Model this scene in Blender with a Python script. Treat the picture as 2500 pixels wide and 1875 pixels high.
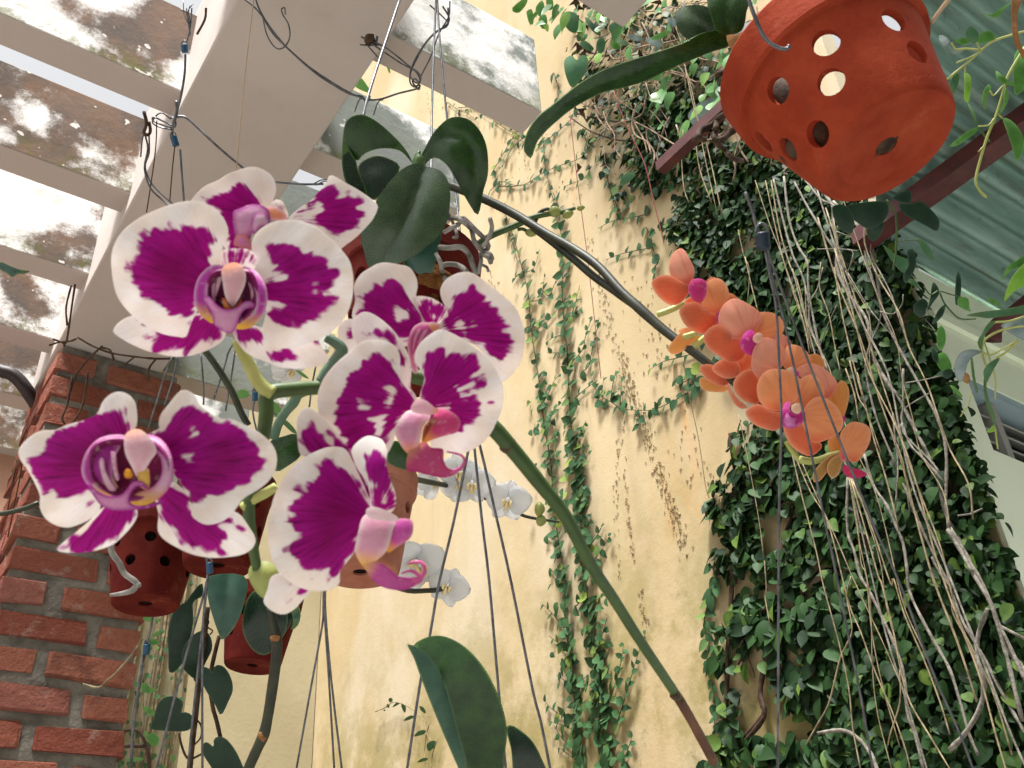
import bpy, bmesh, math, random
import numpy as np
from mathutils import Vector, Matrix
from mathutils.geometry import delaunay_2d_cdt

for o in list(bpy.data.objects):
    bpy.data.objects.remove(o)
random.seed(7)
np.random.seed(7)
scene = bpy.context.scene
COL = scene.collection

# ------------------------------------------------------------------ camera
# World axes: X along the pergola slats, Y along the main beam, Z up.
F = 2450.0                     # focal length in photograph pixels (2500 wide)
CX, CY = 1250.0, 937.5
UP = Vector((-240, -3640, 2450)).normalized()
V1 = Vector((4050, 1370, 2450))
V1 = (V1 - UP * V1.dot(UP)).normalized()
V2 = UP.cross(V1).normalized()
CAM = Vector((0.0, 0.0, 1.5))


def c2w(c):
    return Vector((V1.dot(c), V2.dot(c), UP.dot(c)))


cam_data = bpy.data.cameras.new("camera")
cam = bpy.data.objects.new("camera", cam_data)
COL.objects.link(cam)
r_, u_, b_ = c2w(Vector((1, 0, 0))), c2w(Vector((0, -1, 0))), c2w(Vector((0, 0, -1)))
cam.matrix_world = Matrix(((r_.x, u_.x, b_.x, CAM.x), (r_.y, u_.y, b_.y, CAM.y),
                           (r_.z, u_.z, b_.z, CAM.z), (0, 0, 0, 1)))
cam_data.sensor_width = 36.0
cam_data.lens = 36.0 * F / 2500.0
cam_data.clip_start = 0.02
cam_data.clip_end = 600
cam_data.dof.use_dof = True
cam_data.dof.focus_distance = 1.5
cam_data.dof.aperture_fstop = 30
scene.camera = cam

# ------------------------------------------------------------------ sky, sun, exposure
SUN_DIR = Vector((-0.30, -0.20, 0.93)).normalized()     # towards the sun
world = bpy.data.worlds.new("World")
scene.world = world
world.use_nodes = True
wn = world.node_tree.nodes
wl = world.node_tree.links
bg = wn["Background"]
sky = wn.new("ShaderNodeTexSky")
sky.sky_type = 'NISHITA'
sky.sun_disc = False
sky.sun_elevation = math.asin(SUN_DIR.z)
sky.sun_rotation = math.atan2(SUN_DIR.x, SUN_DIR.y)
sky.air_density = 1.0
sky.dust_density = 4.0
sky.ozone_density = 1.0
veil = wn.new("ShaderNodeHueSaturation")      # thin bright cloud over the whole sky
veil.inputs['Saturation'].default_value = 0.08
veil.inputs['Value'].default_value = 1.6
wl.new(sky.outputs[0], veil.inputs['Color'])
wl.new(veil.outputs[0], bg.inputs[0])
bg.inputs[1].default_value = 0.08
sun_data = bpy.data.lights.new("sun", 'SUN')
sun_data.energy = 4.9
sun_data.angle = math.radians(12)
sun_data.color = (1.0, 0.975, 0.94)
sun = bpy.data.objects.new("sun", sun_data)
COL.objects.link(sun)
sun.rotation_euler = SUN_DIR.to_track_quat('Z', 'Y').to_euler()
sun.location = (-3, -5, 9)
vs = scene.view_settings
vs.view_transform = 'Standard'
vs.look = 'None'
vs.gamma = 1.0
vs.use_curve_mapping = False
vs.exposure = 1.08

# ------------------------------------------------------------------ helpers
LOC = {}


def ray(x, y):
    return c2w(Vector(((x - CX) / F, (y - CY) / F, 1.0)))


def P(x, y, d):
    return CAM + ray(x, y) * d


def PX(x, y, X):
    r = ray(x, y)
    return CAM + r * ((X - CAM.x) / r.x)


def PY(x, y, Y):
    r = ray(x, y)
    return CAM + r * ((Y - CAM.y) / r.y)


def PZ(x, y, Z):
    r = ray(x, y)
    return CAM + r * ((Z - CAM.z) / r.z)


def proj(p):
    v = p - CAM
    c = V1 * v.x + V2 * v.y + UP * v.z
    return (CX + F * c.x / c.z, CY + F * c.y / c.z, c.z)


def grp(i, pts):
    """points read from a 3.16x enlargement tile of the photograph -> photograph pixels"""
    ox = ((i - 1) % 4) * 600
    oy = ((i - 1) // 4) * 450
    return [(ox + p[0] / 3.16, oy + p[1] / 3.16) for p in pts]


G = grp


def link(o, parent=None):
    COL.objects.link(o)
    if parent is not None:
        o.parent = parent
    return o


def tag(o, label=None, cat=None, group=None, kind=None):
    if label:
        o["label"] = label
    if cat:
        o["category"] = cat
    if group:
        o["group"] = group
    if kind:
        o["kind"] = kind
    return o


def empty(name, loc, label=None, cat=None, group=None):
    o = bpy.data.objects.new(name, None)
    o.empty_display_size = 0.05
    o.location = loc
    LOC[o.name] = Vector(loc)
    link(o)
    return tag(o, label, cat, group)


def build(name, verts, faces, mat, parent=None, smooth=True, origin=None, thick=0.0):
    vv = np.array([tuple(v) for v in verts], dtype=float)
    if origin is None:
        origin = vv.mean(axis=0)
    origin = np.array(tuple(origin))
    me = bpy.data.meshes.new(name)
    me.from_pydata((vv - origin).tolist(), [], faces)
    me.polygons.foreach_set('use_smooth', [smooth] * len(me.polygons))
    if mat:
        me.materials.append(mat)
    me.update()
    o = bpy.data.objects.new(name, me)
    pl = LOC[parent.name] if parent is not None else Vector((0, 0, 0))
    o.location = Vector(origin) - pl
    link(o, parent)
    LOC[o.name] = Vector(origin)
    if thick > 0:
        bm = bmesh.new()
        bm.from_mesh(me)
        for e in bm.edges:
            if e.is_boundary:
                e.smooth = False
        bm.to_mesh(me)
        bm.free()
        m = o.modifiers.new("thickness", 'SOLIDIFY')
        m.thickness = thick
        m.offset = 0
    return o


def place(name, mesh, M, parent):
    """object that shares mesh data, matrix M in world space"""
    o = bpy.data.objects.new(name, mesh)
    pl = LOC[parent.name] if parent is not None else Vector((0, 0, 0))
    link(o, parent)
    o.matrix_basis = Matrix.Translation(-pl) @ M
    LOC[o.name] = M.translation.copy()
    return o


def catmull(pts, sub=4, closed=False):
    pts = [Vector(p) for p in pts]
    n = len(pts)
    if n < 3 and not closed:
        return pts
    out = []
    rng = n if closed else n - 1
    for i in range(rng):
        p1, p2 = pts[i], pts[(i + 1) % n]
        p0 = pts[(i - 1) % n] if (closed or i > 0) else p1 * 2 - p2
        p3 = pts[(i + 2) % n] if (closed or i + 2 < n) else p2 * 2 - p1
        for s in range(sub):
            t = s / sub
            out.append(0.5 * ((2 * p1) + (p2 - p0) * t + (2 * p0 - 5 * p1 + 4 * p2 - p3) * t * t
                              + (3 * p1 - p0 - 3 * p2 + p3) * t ** 3))
    if not closed:
        out.append(pts[-1])
    return out


def sweep(pts, r, n=6, sub=4, knob=0.0):
    """verts, faces of a tube through the points"""
    m = len(pts)
    rr = r if isinstance(r, (list, tuple)) else [r] * m
    sp = catmull(pts, sub)
    rad = np.interp(np.linspace(0, 1, len(sp)), np.linspace(0, 1, len(rr)), rr)
    verts, faces = [], []
    t0 = (sp[1] - sp[0]).normalized()
    a = t0.orthogonal().normalized()
    L = len(sp)
    for i, p in enumerate(sp):
        t = (sp[min(i + 1, L - 1)] - sp[max(i - 1, 0)])
        if t.length < 1e-9:
            t = t0
        t = t.normalized()
        a = (a - t * a.dot(t))
        a = a.normalized() if a.length > 1e-6 else t.orthogonal().normalized()
        b = t.cross(a)
        q = rad[i] * (1 + knob * random.uniform(-1, 1))
        for k in range(n):
            w = 2 * math.pi * k / n
            verts.append(p + a * (q * math.cos(w)) + b * (q * math.sin(w)))
        if i:
            o, s = (i - 1) * n, i * n
            for k in range(n):
                faces.append((o + k, o + (k + 1) % n, s + (k + 1) % n, s + k))
    faces.append(tuple(range(n))[::-1])
    faces.append(tuple((L - 1) * n + k for k in range(n)))
    return verts, faces


def tube(name, pts, r, mat, parent=None, n=6, sub=4, knob=0.0):
    v, f = sweep(pts, r, n, sub, knob)
    return build(name, v, f, mat, parent)


def tubes(name, paths, mat, parent=None, n=5, sub=3, knob=0.0):
    V, Fc = [], []
    for pts, r in paths:
        v, f = sweep(pts, r, n, sub, knob)
        k = len(V)
        V += v
        Fc += [tuple(i + k for i in q) for q in f]
    return build(name, V, Fc, mat, parent)


def boxes(name, bl, mat, parent=None, bevel=0.0, smooth=False):
    """one mesh of axis-aligned boxes (x0,x1,y0,y1,z0,z1)"""
    V, Fc = [], []
    for (x0, x1, y0, y1, z0, z1) in bl:
        k = len(V)
        V += [(x0, y0, z0), (x1, y0, z0), (x1, y1, z0), (x0, y1, z0), (x0, y0, z1), (x1, y0, z1), (x1, y1, z1), (x0, y1, z1)]
        Fc += [tuple(k + i for i in q) for q in
               [(0, 3, 2, 1), (4, 5, 6, 7), (0, 1, 5, 4), (1, 2, 6, 5), (2, 3, 7, 6), (3, 0, 4, 7)]]
    o = build(name, V, Fc, mat, parent, smooth)
    if bevel:
        m = o.modifiers.new("bevel", 'BEVEL')
        m.width = bevel
        m.segments = 2
    return o


def seg_dist(q, poly, closed=True):
    """distance of points q (N,2) to polyline"""
    a = np.array(poly, float)
    b = np.roll(a, -1, axis=0) if closed else a[1:]
    a = a if closed else a[:-1]
    d = b - a
    l2 = np.maximum((d ** 2).sum(1), 1e-9)
    t = np.clip(((q[:, None, :] - a[None]) * d[None]).sum(2) / l2[None], 0, 1)
    c = a[None] + t[..., None] * d[None]
    return np.sqrt(((q[:, None, :] - c) ** 2).sum(2)).min(1)


def inside(q, poly):
    a = np.array(poly, float)
    b = np.roll(a, -1, axis=0)
    x, y = q[:, 0:1], q[:, 1:2]
    cond = (a[None, :, 1] > y) != (b[None, :, 1] > y)
    dy = (b[:, 1] - a[:, 1])
    dy = np.where(np.abs(dy) < 1e-9, 1e-9, dy)
    xi = (b[:, 0] - a[:, 0])[None] * (y - a[None, :, 1]) / dy[None] + a[None, :, 0]
    return (np.sum(cond & (x < xi), axis=1) % 2) == 1


def traced(name, outline, d, mat, parent, base=None, tilt=(0, 0), k=0.15, grid=12, thick=0.0007, blotch=(), holes=(),
           pig=None, crease=None, wave=0.0, smooth_out=3, crease_amt=0.25, bend=0.0, ripple=0.0):
    """A thin sheet (petal, leaf) with real depth, tilt and curvature.
    d: distance of the base; tilt: slope (depth per unit sideways / downwards); k: how far the rim curves back;
    crease: polyline of the midrib; bend: extra curvature along base -> far end."""
    ol = [tuple(p) for p in outline]
    sm = [(p.x, p.y) for p in catmull([(p[0], p[1], 0) for p in ol], smooth_out, True)]
    # resample evenly
    pts = np.array(sm + [sm[0]])
    sl = np.sqrt((np.diff(pts, axis=0) ** 2).sum(1))
    cl = np.concatenate([[0], np.cumsum(sl)])
    n = max(12, int(cl[-1] / grid))
    s = np.linspace(0, cl[-1], n, endpoint=False)
    ring = np.stack([np.interp(s, cl, pts[:, 0]), np.interp(s, cl, pts[:, 1])], 1)
    lo, hi = ring.min(0), ring.max(0)
    gx, gy = [], []
    yy = lo[1] + grid * 0.5
    row = 0
    while yy < hi[1]:
        xs = np.arange(lo[0] + (grid * .5 if row % 2 else 0), hi[0], grid)
        gx.append(xs)
        gy.append(np.full(len(xs), yy))
        yy += grid * 0.866
        row += 1
    if gx:
        g = np.stack([np.concatenate(gx), np.concatenate(gy)], 1)
        ins = inside(g, ring) & (seg_dist(g, ring) > grid * 0.55)
        g = g[ins]
    else:
        g = np.zeros((0, 2))
    extra = np.zeros((0, 2))
    allp = np.concatenate([ring, g])
    vin = [Vector((p[0], p[1])) for p in allp]
    res = delaunay_2d_cdt(vin, [], [list(range(n))], 1, 1e-4)
    q = np.array([(v[0], v[1]) for v in res[0]])
    faces = [tuple(f) for f in res[2]]
    cen = q.mean(0)
    if base is None:
        base = tuple(cen)
    b = np.array(base, float)
    R = max(1.0, np.sqrt(((q - cen) ** 2).sum(1)).max())
    mpp = d / F
    ed = seg_dist(q, ring)
    dx = q - b
    off = tilt[0] * dx[:, 0] + tilt[1] * dx[:, 1]
    rc2 = ((q - cen) ** 2).sum(1) / R
    off = off + k * rc2
    far = np.sqrt((dx ** 2).sum(1))
    off = off + bend * far ** 2 / max(far.max(), 1)
    if wave:
        th = np.arctan2(dx[:, 1], dx[:, 0])
        ph = random.uniform(0, 6)
        off = off + wave * np.sin(th * 7 + ph) * (far / max(far.max(), 1)) ** 2
        off = off + wave * 0.6 * np.sin(th * 13 + ph * 2) * (far / max(far.max(), 1)) ** 3
    ph2 = [random.uniform(0, 6) for _ in range(4)]
    off = off + ripple * (np.sin(q[:, 0] / 47 + ph2[0]) * np.sin(q[:, 1] / 41 + ph2[1]) + .5 * np.sin(q[:, 0] / 19 + q[:, 1] / 23 + ph2[2]))
    cd = None
    if crease is not None:
        cd = seg_dist(q, crease, False)
        wmax = max(cd.max(), 1)
        off = off + crease_amt * wmax * np.exp(-cd / (0.35 * wmax))
    dep = d + mpp * off
    verts = [P(x, y, z) for (x, y), z in zip(q, dep)]
    o = build(name, verts, faces, mat, parent, True, None, thick)
    me = o.data
    # orient towards the camera
    nv = sum((p.normal for p in me.polygons), Vector())
    if nv.dot(CAM - LOC[o.name]) < 0:
        me.flip_normals()
    at = me.attributes.new('sd', 'FLOAT', 'POINT')
    if len(blotch):
        sd = np.full(len(q), -99.0)
        for poly in blotch:
            dd = seg_dist(q, poly)
            dd = np.where(inside(q, poly), dd, -dd)
            sd = np.maximum(sd, dd)
        for poly in holes:
            dd = seg_dist(q, poly)
            dd = np.where(inside(q, poly), dd, -dd)
            sd = np.minimum(sd, -dd)
    else:
        sd = ed
    at.data.foreach_set('value', (sd / 50.0).tolist())
    at = me.attributes.new('edge', 'FLOAT', 'POINT')
    at.data.foreach_set('value', (ed / 50.0).tolist())
    at = me.attributes.new('rib', 'FLOAT', 'POINT')
    at.data.foreach_set('value', ((cd if cd is not None else ed) / 50.0).tolist())
    at = me.attributes.new('pq', 'FLOAT_VECTOR', 'POINT')
    ang = np.arctan2(dx[:, 1], dx[:, 0])
    at.data.foreach_set('vector', np.stack([q[:, 0] / 100, q[:, 1] / 100, np.zeros(len(q))], 1).ravel().tolist())
    at = me.attributes.new('polar', 'FLOAT_VECTOR', 'POINT')
    at.data.foreach_set('vector', np.stack([np.cos(ang), np.sin(ang), far / 400], 1).ravel().tolist())
    if pig is not None:
        # pigment: (inner, rim, rim width px, third colour, direction of third colour)
        ci, ce, wpx, cg, gd = pig
        t = np.clip(ed / wpx, 0, 1)[:, None]
        c = np.array(ce)[None] * (1 - t) + np.array(ci)[None] * t
        if cg is not None:
            gl = math.hypot(*gd)
            u = ((q - cen) @ (np.array(gd) / gl)) / R
            u = np.clip((u - (1 - gl)) / 0.5, 0, 1)[:, None]
            c = c * (1 - u) + np.array(cg)[None] * u
        ca = me.color_attributes.new('pigment', 'FLOAT_COLOR', 'POINT')
        ca.data.foreach_set('color', np.concatenate([c, np.ones((len(q), 1))], 1).ravel().tolist())
    return o


# ------------------------------------------------------------------ material helpers
MATS = {}


class NT:
    def __init__(self, name):
        self.m = bpy.data.materials.new(name)
        self.m.use_nodes = True
        self.t = self.m.node_tree
        self.n = self.t.nodes
        self.l = self.t.links
        self.b = self.n["Principled BSDF"]
        self.out = self.n["Material Output"]

    def node(self, typ, **kw):
        n = self.n.new(typ)
        for k, v in kw.items():
            if k.startswith('i_'):
                n.inputs[k[2:].replace('_', ' ')].default_value = v
            else:
                setattr(n, k, v)
        return n

    def link(self, a, b):
        self.l.new(a, b)

    def set(self, sock, val):
        if hasattr(val, 'is_linked') or hasattr(val, 'links'):
            self.l.new(val, sock)
        else:
            sock.default_value = val

    def attr(self, name, out='Fac'):
        n = self.node('ShaderNodeAttribute', attribute_name=name)
        return n.outputs[out]

    def noise(self, vec=None, scale=5, detail=4, rough=.55, dist=0.0):
        n = self.node('ShaderNodeTexNoise')
        n.inputs['Scale'].default_value = scale
        n.inputs['Detail'].default_value = detail
        n.inputs['Roughness'].default_value = rough
        n.inputs['Distortion'].default_value = dist
        if vec is not None:
            self.l.new(vec, n.inputs['Vector'])
        return n.outputs['Fac']

    def math(self, op, a, b=0.0, c=0.0):
        n = self.node('ShaderNodeMath', operation=op)
        self.set(n.inputs[0], a)
        self.set(n.inputs[1], b)
        self.set(n.inputs[2], c)
        return n.outputs[0]

    def ramp(self, v, a, b, lo=0.0, hi=1.0, smooth=True):
        n = self.node('ShaderNodeMapRange', interpolation_type='SMOOTHSTEP' if smooth else 'LINEAR')
        self.set(n.inputs[0], v)
        n.inputs[1].default_value = a
        n.inputs[2].default_value = b
        n.inputs[3].default_value = lo
        n.inputs[4].default_value = hi
        return n.outputs[0]

    def mix(self, f, a, b, blend='MIX'):
        n = self.node('ShaderNodeMix', data_type='RGBA', blend_type=blend)
        self.set(n.inputs[0], f)
        for s, v in ((n.inputs[6], a), (n.inputs[7], b)):
            if isinstance(v, (tuple, list)):
                s.default_value = (v[0], v[1], v[2], 1)
            else:
                self.l.new(v, s)
        return n.outputs[2]

    def coord(self, which='Object'):
        return self.node('ShaderNodeTexCoord').outputs[which]

    def geo(self, which='Position'):
        return self.node('ShaderNodeNewGeometry').outputs[which]

    def mapping(self, vec, scale=(1, 1, 1), loc=(0, 0, 0), rot=(0, 0, 0)):
        n = self.node('ShaderNodeMapping')
        self.l.new(vec, n.inputs[0])
        n.inputs['Scale'].default_value = scale
        n.inputs['Location'].default_value = loc
        n.inputs['Rotation'].default_value = rot
        return n.outputs[0]

    def random(self):
        return self.node('ShaderNodeObjectInfo').outputs['Random']

    def bump(self, h, strength=.3, dist=.01):
        n = self.node('ShaderNodeBump')
        n.inputs['Strength'].default_value = strength
        n.inputs['Distance'].default_value = dist
        self.l.new(h, n.inputs['Height'])
        self.l.new(n.outputs[0], self.b.inputs['Normal'])

    def finish(self, col, rough=.6, spec=.4, trans=0.0, tcol=None):
        self.set(self.b.inputs['Base Color'], col if not isinstance(col, tuple) else (*col, 1))
        self.set(self.b.inputs['Roughness'], rough)
        self.b.inputs['Specular IOR Level'].default_value = spec
        if trans:
            tr = self.node('ShaderNodeBsdfTranslucent')
            c = col if tcol is None else tcol
            self.set(tr.inputs[0], c if not isinstance(c, tuple) else (*c, 1))
            mx = self.node('ShaderNodeMixShader')
            mx.inputs[0].default_value = trans
            self.l.new(self.b.outputs[0], mx.inputs[1])
            self.l.new(tr.outputs[0], mx.inputs[2])
            self.l.new(mx.outputs[0], self.out.inputs[0])
        return self.m


def m_simple(name, c1, c2, scale=8, rough=.6, spec=.4, bump=.2, bd=.004, rand=0.0, trans=0.0, stretch=(1, 1, 1)):
    t = NT(name)
    v = t.mapping(t.coord('Object'), stretch)
    n = t.noise(v, scale, 5, .6)
    f = t.ramp(n, .3, .7)
    if rand:
        f = t.math('ADD', t.math('MULTIPLY', f, 1 - rand), t.math('MULTIPLY', t.random(), rand))
    col = t.mix(f, c1, c2)
    if bump:
        t.bump(t.noise(v, scale * 4, 4, .6), bump, bd)
    return t.finish(col, rough, spec, trans)


# --- petals
def m_purple():
    t = NT('purple_petal')
    sd, edge = t.attr('sd'), t.attr('edge')
    pq, po = t.attr('pq', 'Vector'), t.attr('polar', 'Vector')
    vor = t.node('ShaderNodeTexVoronoi', feature='SMOOTH_F1')
    vor.inputs['Scale'].default_value = 3.1
    vor.inputs['Smoothness'].default_value = .25
    vor.inputs['Randomness'].default_value = .9
    t.link(pq, vor.inputs['Vector'])
    n1 = t.noise(pq, 5, 2, .5)
    streak = t.noise(t.mapping(po, (26, 26, 3)), 1.0, 4, .6)
    s = t.math('ADD', sd, t.math('MULTIPLY', t.math('SUBTRACT', .46, vor.outputs['Distance']), .40))
    s = t.math('ADD', s, t.math('MULTIPLY', t.math('SUBTRACT', n1, .5), .18))
    fing = t.noise(t.mapping(po, (11, 11, .8)), 1.0, 2, .5)
    s = t.math('ADD', s, t.math('MULTIPLY', t.math('SUBTRACT', fing, .5), .75))
    mask = t.ramp(s, -.08, .12)
    deep = t.ramp(t.attr('sd'), 0.0, 1.6)
    pur = t.mix(deep, (.46, .008, .30), (.30, .003, .155))
    pur = t.mix(t.math('MULTIPLY', t.ramp(streak, .52, .75), .40), pur, (.42, .03, .36))
    pur = t.mix(t.math('MULTIPLY', t.ramp(streak, .50, .30), .6), pur, (.13, .0006, .050))
    fine = t.noise(t.mapping(po, (60, 60, 6)), 1.0, 3, .6)
    wht = t.mix(t.ramp(t.noise(pq, 1.3, 3, .5), .3, .7), (.84, .77, .71), (.89, .86, .85))
    wht = t.mix(t.math('MULTIPLY', t.ramp(fine, .45, .7), .3), wht, (.78, .70, .66))
    vein = t.ramp(t.math('ABSOLUTE', t.math('SUBTRACT', t.noise(t.mapping(po, (16, 16, 2.2)), 1.0, 3, .6), .5)), .0, .022, 1, 0)
    pur = t.mix(t.math('MULTIPLY', vein, .45), pur, (.06, .0005, .03))
    wht = t.mix(t.math('MULTIPLY', vein, .22), wht, (.70, .55, .52))
    speck = t.ramp(t.noise(pq, 22, 1, .3), .755, .79)
    wht = t.mix(t.math('MULTIPLY', speck, .45), wht, (.40, .2, .3))
    col = t.mix(mask, wht, pur)
    t.bump(t.math('ADD', t.math('MULTIPLY', fine, .4), t.math('MULTIPLY', streak, .7)), .25, .0010)
    return t.finish(col, .5, .12, .42)


def m_pigment(name='lip', trans=.25, rough=.5):
    t = NT(name)
    c = t.attr('pigment', 'Color')
    pq = t.attr('pq', 'Vector')
    po = t.attr('polar', 'Vector')
    st = t.ramp(t.noise(t.mapping(po, (12, 12, 2)), 1.0, 4, .65), .55, .72)
    col = t.mix(t.math('MULTIPLY', st, .45), c, (.36, .015, .18))
    pl = t.ramp(t.noise(pq, 4.5, 3, .6), .55, .75)
    col = t.mix(t.math('MULTIPLY', pl, .35), col, (.82, .68, .66))
    t.bump(t.noise(pq, 8, 3, .5), .25, .001)
    return t.finish(col, rough, .2, trans)


def m_orange():
    t = NT('orange_petal')
    edge = t.attr('edge')
    pq, po = t.attr('pq', 'Vector'), t.attr('polar', 'Vector')
    c = t.attr('pigment', 'Color')
    st = t.noise(t.mapping(po, (9, 9, 2.5)), 1.0, 4, .65)
    col = t.mix(t.math('MULTIPLY', t.ramp(st, .46, .75), .26), c, (.62, .11, .055))
    sp = t.noise(pq, 34, 1, .5)
    near = t.ramp(po_z(t, po), .28, .05)
    col = t.mix(t.math('MULTIPLY', t.math('MULTIPLY', t.ramp(sp, .52, .62), near), .5), col, (.80, .33, .22))
    vein = t.ramp(t.math('ABSOLUTE', t.math('SUBTRACT', t.noise(t.mapping(po, (11, 11, 2)), 1.0, 3, .6), .5)), .0, .03, 1, 0)
    col = t.mix(t.math('MULTIPLY', vein, .20), col, (.62, .15, .08))
    col = t.mix(t.ramp(edge, .10, .0, 0, .5), col, (.88, .55, .36))
    t.bump(t.math('MULTIPLY', sp, .6), .15, .0005)
    return t.finish(col, .5, .12, .45)


def po_z(t, po):
    n = t.node('ShaderNodeSeparateXYZ')
    t.link(po, n.inputs[0])
    return n.outputs[2]


def m_white_petal():
    t = NT('white_petal')
    st = t.noise(t.coord('Object'), 60, 3, .5)
    col = t.mix(st, (.88, .89, .90), (.94, .94, .94))
    return t.finish(col, .45, .2, .5)


def m_leaf(name, dark, light, rough=.3, trans=.12, spec=.5, rib=(.10, .19, .05), dust=0.10):
    t = NT(name)
    pq = t.attr('pq', 'Vector')
    n = t.noise(pq, 2.2, 5, .6)
    col = t.mix(t.ramp(n, .3, .7), dark, light)
    col = t.mix(t.ramp(t.attr('rib'), .10, .0, 0, .35), col, rib)
    col = t.mix(t.ramp(t.attr('edge'), .06, .0, 0, .45), col, rib)
    gr = t.noise(pq, 28, 4, .7)
    col = t.mix(t.math('MULTIPLY', t.ramp(gr, .56, .72), dust), col, (.20, .25, .17))
    spots = t.ramp(t.noise(pq, 9, 2, .5), .70, .74)
    col = t.mix(t.math('MULTIPLY', spots, .35), col, (.12, .11, .03))
    t.bump(t.math('ADD', t.noise(t.mapping(pq, (3, 3, 1)), 6, 5, .65), t.math('MULTIPLY', gr, .3)), .12, .002)
    ro = t.ramp(gr, .3, .7, rough - .06, rough + .16)
    return t.finish(col, ro, spec, trans)


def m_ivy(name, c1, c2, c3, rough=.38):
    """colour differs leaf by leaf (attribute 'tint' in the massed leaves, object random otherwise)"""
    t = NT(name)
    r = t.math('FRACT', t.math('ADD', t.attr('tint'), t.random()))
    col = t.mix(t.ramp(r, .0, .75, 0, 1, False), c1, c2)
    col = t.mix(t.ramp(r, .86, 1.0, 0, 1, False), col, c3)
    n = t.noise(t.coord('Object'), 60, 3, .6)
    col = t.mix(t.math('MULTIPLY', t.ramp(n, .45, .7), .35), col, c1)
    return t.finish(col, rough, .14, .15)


M = MATS
M['purple'] = m_purple()
M['lip'] = m_pigment('lip')
M['orange'] = m_orange()
M['white_petal'] = m_white_petal()
M['leaf'] = m_leaf('orchid_leaf', (.008, .038, .004), (.024, .080, .010), .20, .28)
M['leaf_pale'] = m_leaf('orchid_leaf_underside', (.045, .115, .075), (.075, .165, .105), .4, .1, .5, (.09, .2, .09))
M['leaf_dark'] = m_leaf('dark_orchid_leaf', (.004, .016, .007), (.008, .030, .012), .28, .06)
M['leaf_grey'] = m_leaf('grey_green_leaf', (.018, .046, .016), (.042, .078, .030), .22, .06, .6, (.01, .04, .012), .25)
M['leaf_teal'] = m_leaf('blue_green_leaf', (.016, .066, .044), (.036, .11, .075), .3, .08)
M['leaf_fresh'] = m_leaf('fresh_leaf', (.06, .20, .03), (.12, .32, .06), .4, .3, .4, (.18, .38, .10))
M['leaf_lime'] = m_leaf('lime_leaf', (.20, .42, .05), (.32, .55, .08), .4, .4, .4, (.35, .55, .15))
M['leaf_heart'] = m_leaf('heart_vine_leaf', (.004, .024, .010), (.009, .042, .017), .38, .15, .4, (.03, .09, .05))
M['leaf_silver'] = m_leaf('silvery_leaf', (.16, .24, .24), (.32, .38, .38), .3, .1, .8, (.10, .17, .12))
M['leaf_bean'] = m_leaf('bean_vine_leaf', (.035, .13, .055), (.07, .21, .085), .4, .2)
M['leaf_dry'] = m_leaf('dry_leaf', (.30, .15, .06), (.50, .30, .14), .7, .3, .2, (.35, .15, .05))
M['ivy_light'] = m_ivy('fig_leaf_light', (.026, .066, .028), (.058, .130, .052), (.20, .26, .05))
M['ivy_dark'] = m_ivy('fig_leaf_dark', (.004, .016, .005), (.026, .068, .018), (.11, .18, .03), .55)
M['vine_light'] = m_ivy('vine_leaf_light', (.035, .10, .025), (.085, .20, .055), (.20, .34, .07), .4)
M['bark_grey'] = m_simple('grey_bark', (.10, .088, .07), (.27, .25, .21), 60, .85, .2, .5, .003)
M['bark_tan'] = m_simple('tan_stem', (.12, .092, .052), (.33, .265, .16), 50, .8, .2, .3, .002)
M['bark_brown'] = m_simple('brown_stem', (.030, .018, .012), (.09, .055, .035), 60, .8, .2, .4, .002)
M['wire'] = m_simple('grey_wire', (.06, .065, .075), (.16, .165, .18), 90, .45, .6, .2, .001)
M['wire'].node_tree.nodes['Principled BSDF'].inputs['Metallic'].default_value = .6
M['clip'] = m_simple('blue_plastic', (.006, .045, .10), (.012, .075, .15), 40, .45, .4, .1, .001)
M['clip_dark'] = m_simple('dark_blue_plastic', (.004, .010, .020), (.010, .022, .040), 40, .5, .4, .1, .001)
M['spike_green'] = m_simple('green_spike', (.028, .060, .012), (.055, .105, .022), 45, .45, .4, .15, .001)
M['spike_dark'] = m_simple('dark_spike', (.012, .014, .008), (.035, .040, .018), 45, .5, .4, .15, .001)
M['spike_pale'] = m_simple('pale_pedicel', (.26, .31, .06), (.42, .44, .14), 30, .45, .4, .1, .001)
M['spike_teal'] = m_simple('grey_green_spike', (.045, .10, .06), (.09, .16, .10), 40, .45, .4, .1, .001)
M['root'] = m_simple('orchid_root', (.14, .13, .11), (.32, .30, .27), 40, .7, .3, .4, .001)
M['thread_pink'] = m_simple('pink_thread', (.45, .14, .14), (.55, .22, .2), 40, .8, .2, 0)
M['thread_tan'] = m_simple('tan_thread', (.38, .27, .16), (.5, .36, .22), 40, .8, .2, 0)
M['bud'] = m_simple('orchid_bud', (.16, .19, .04), (.30, .33, .09), 60, .4, .4, .1, .001)

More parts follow.
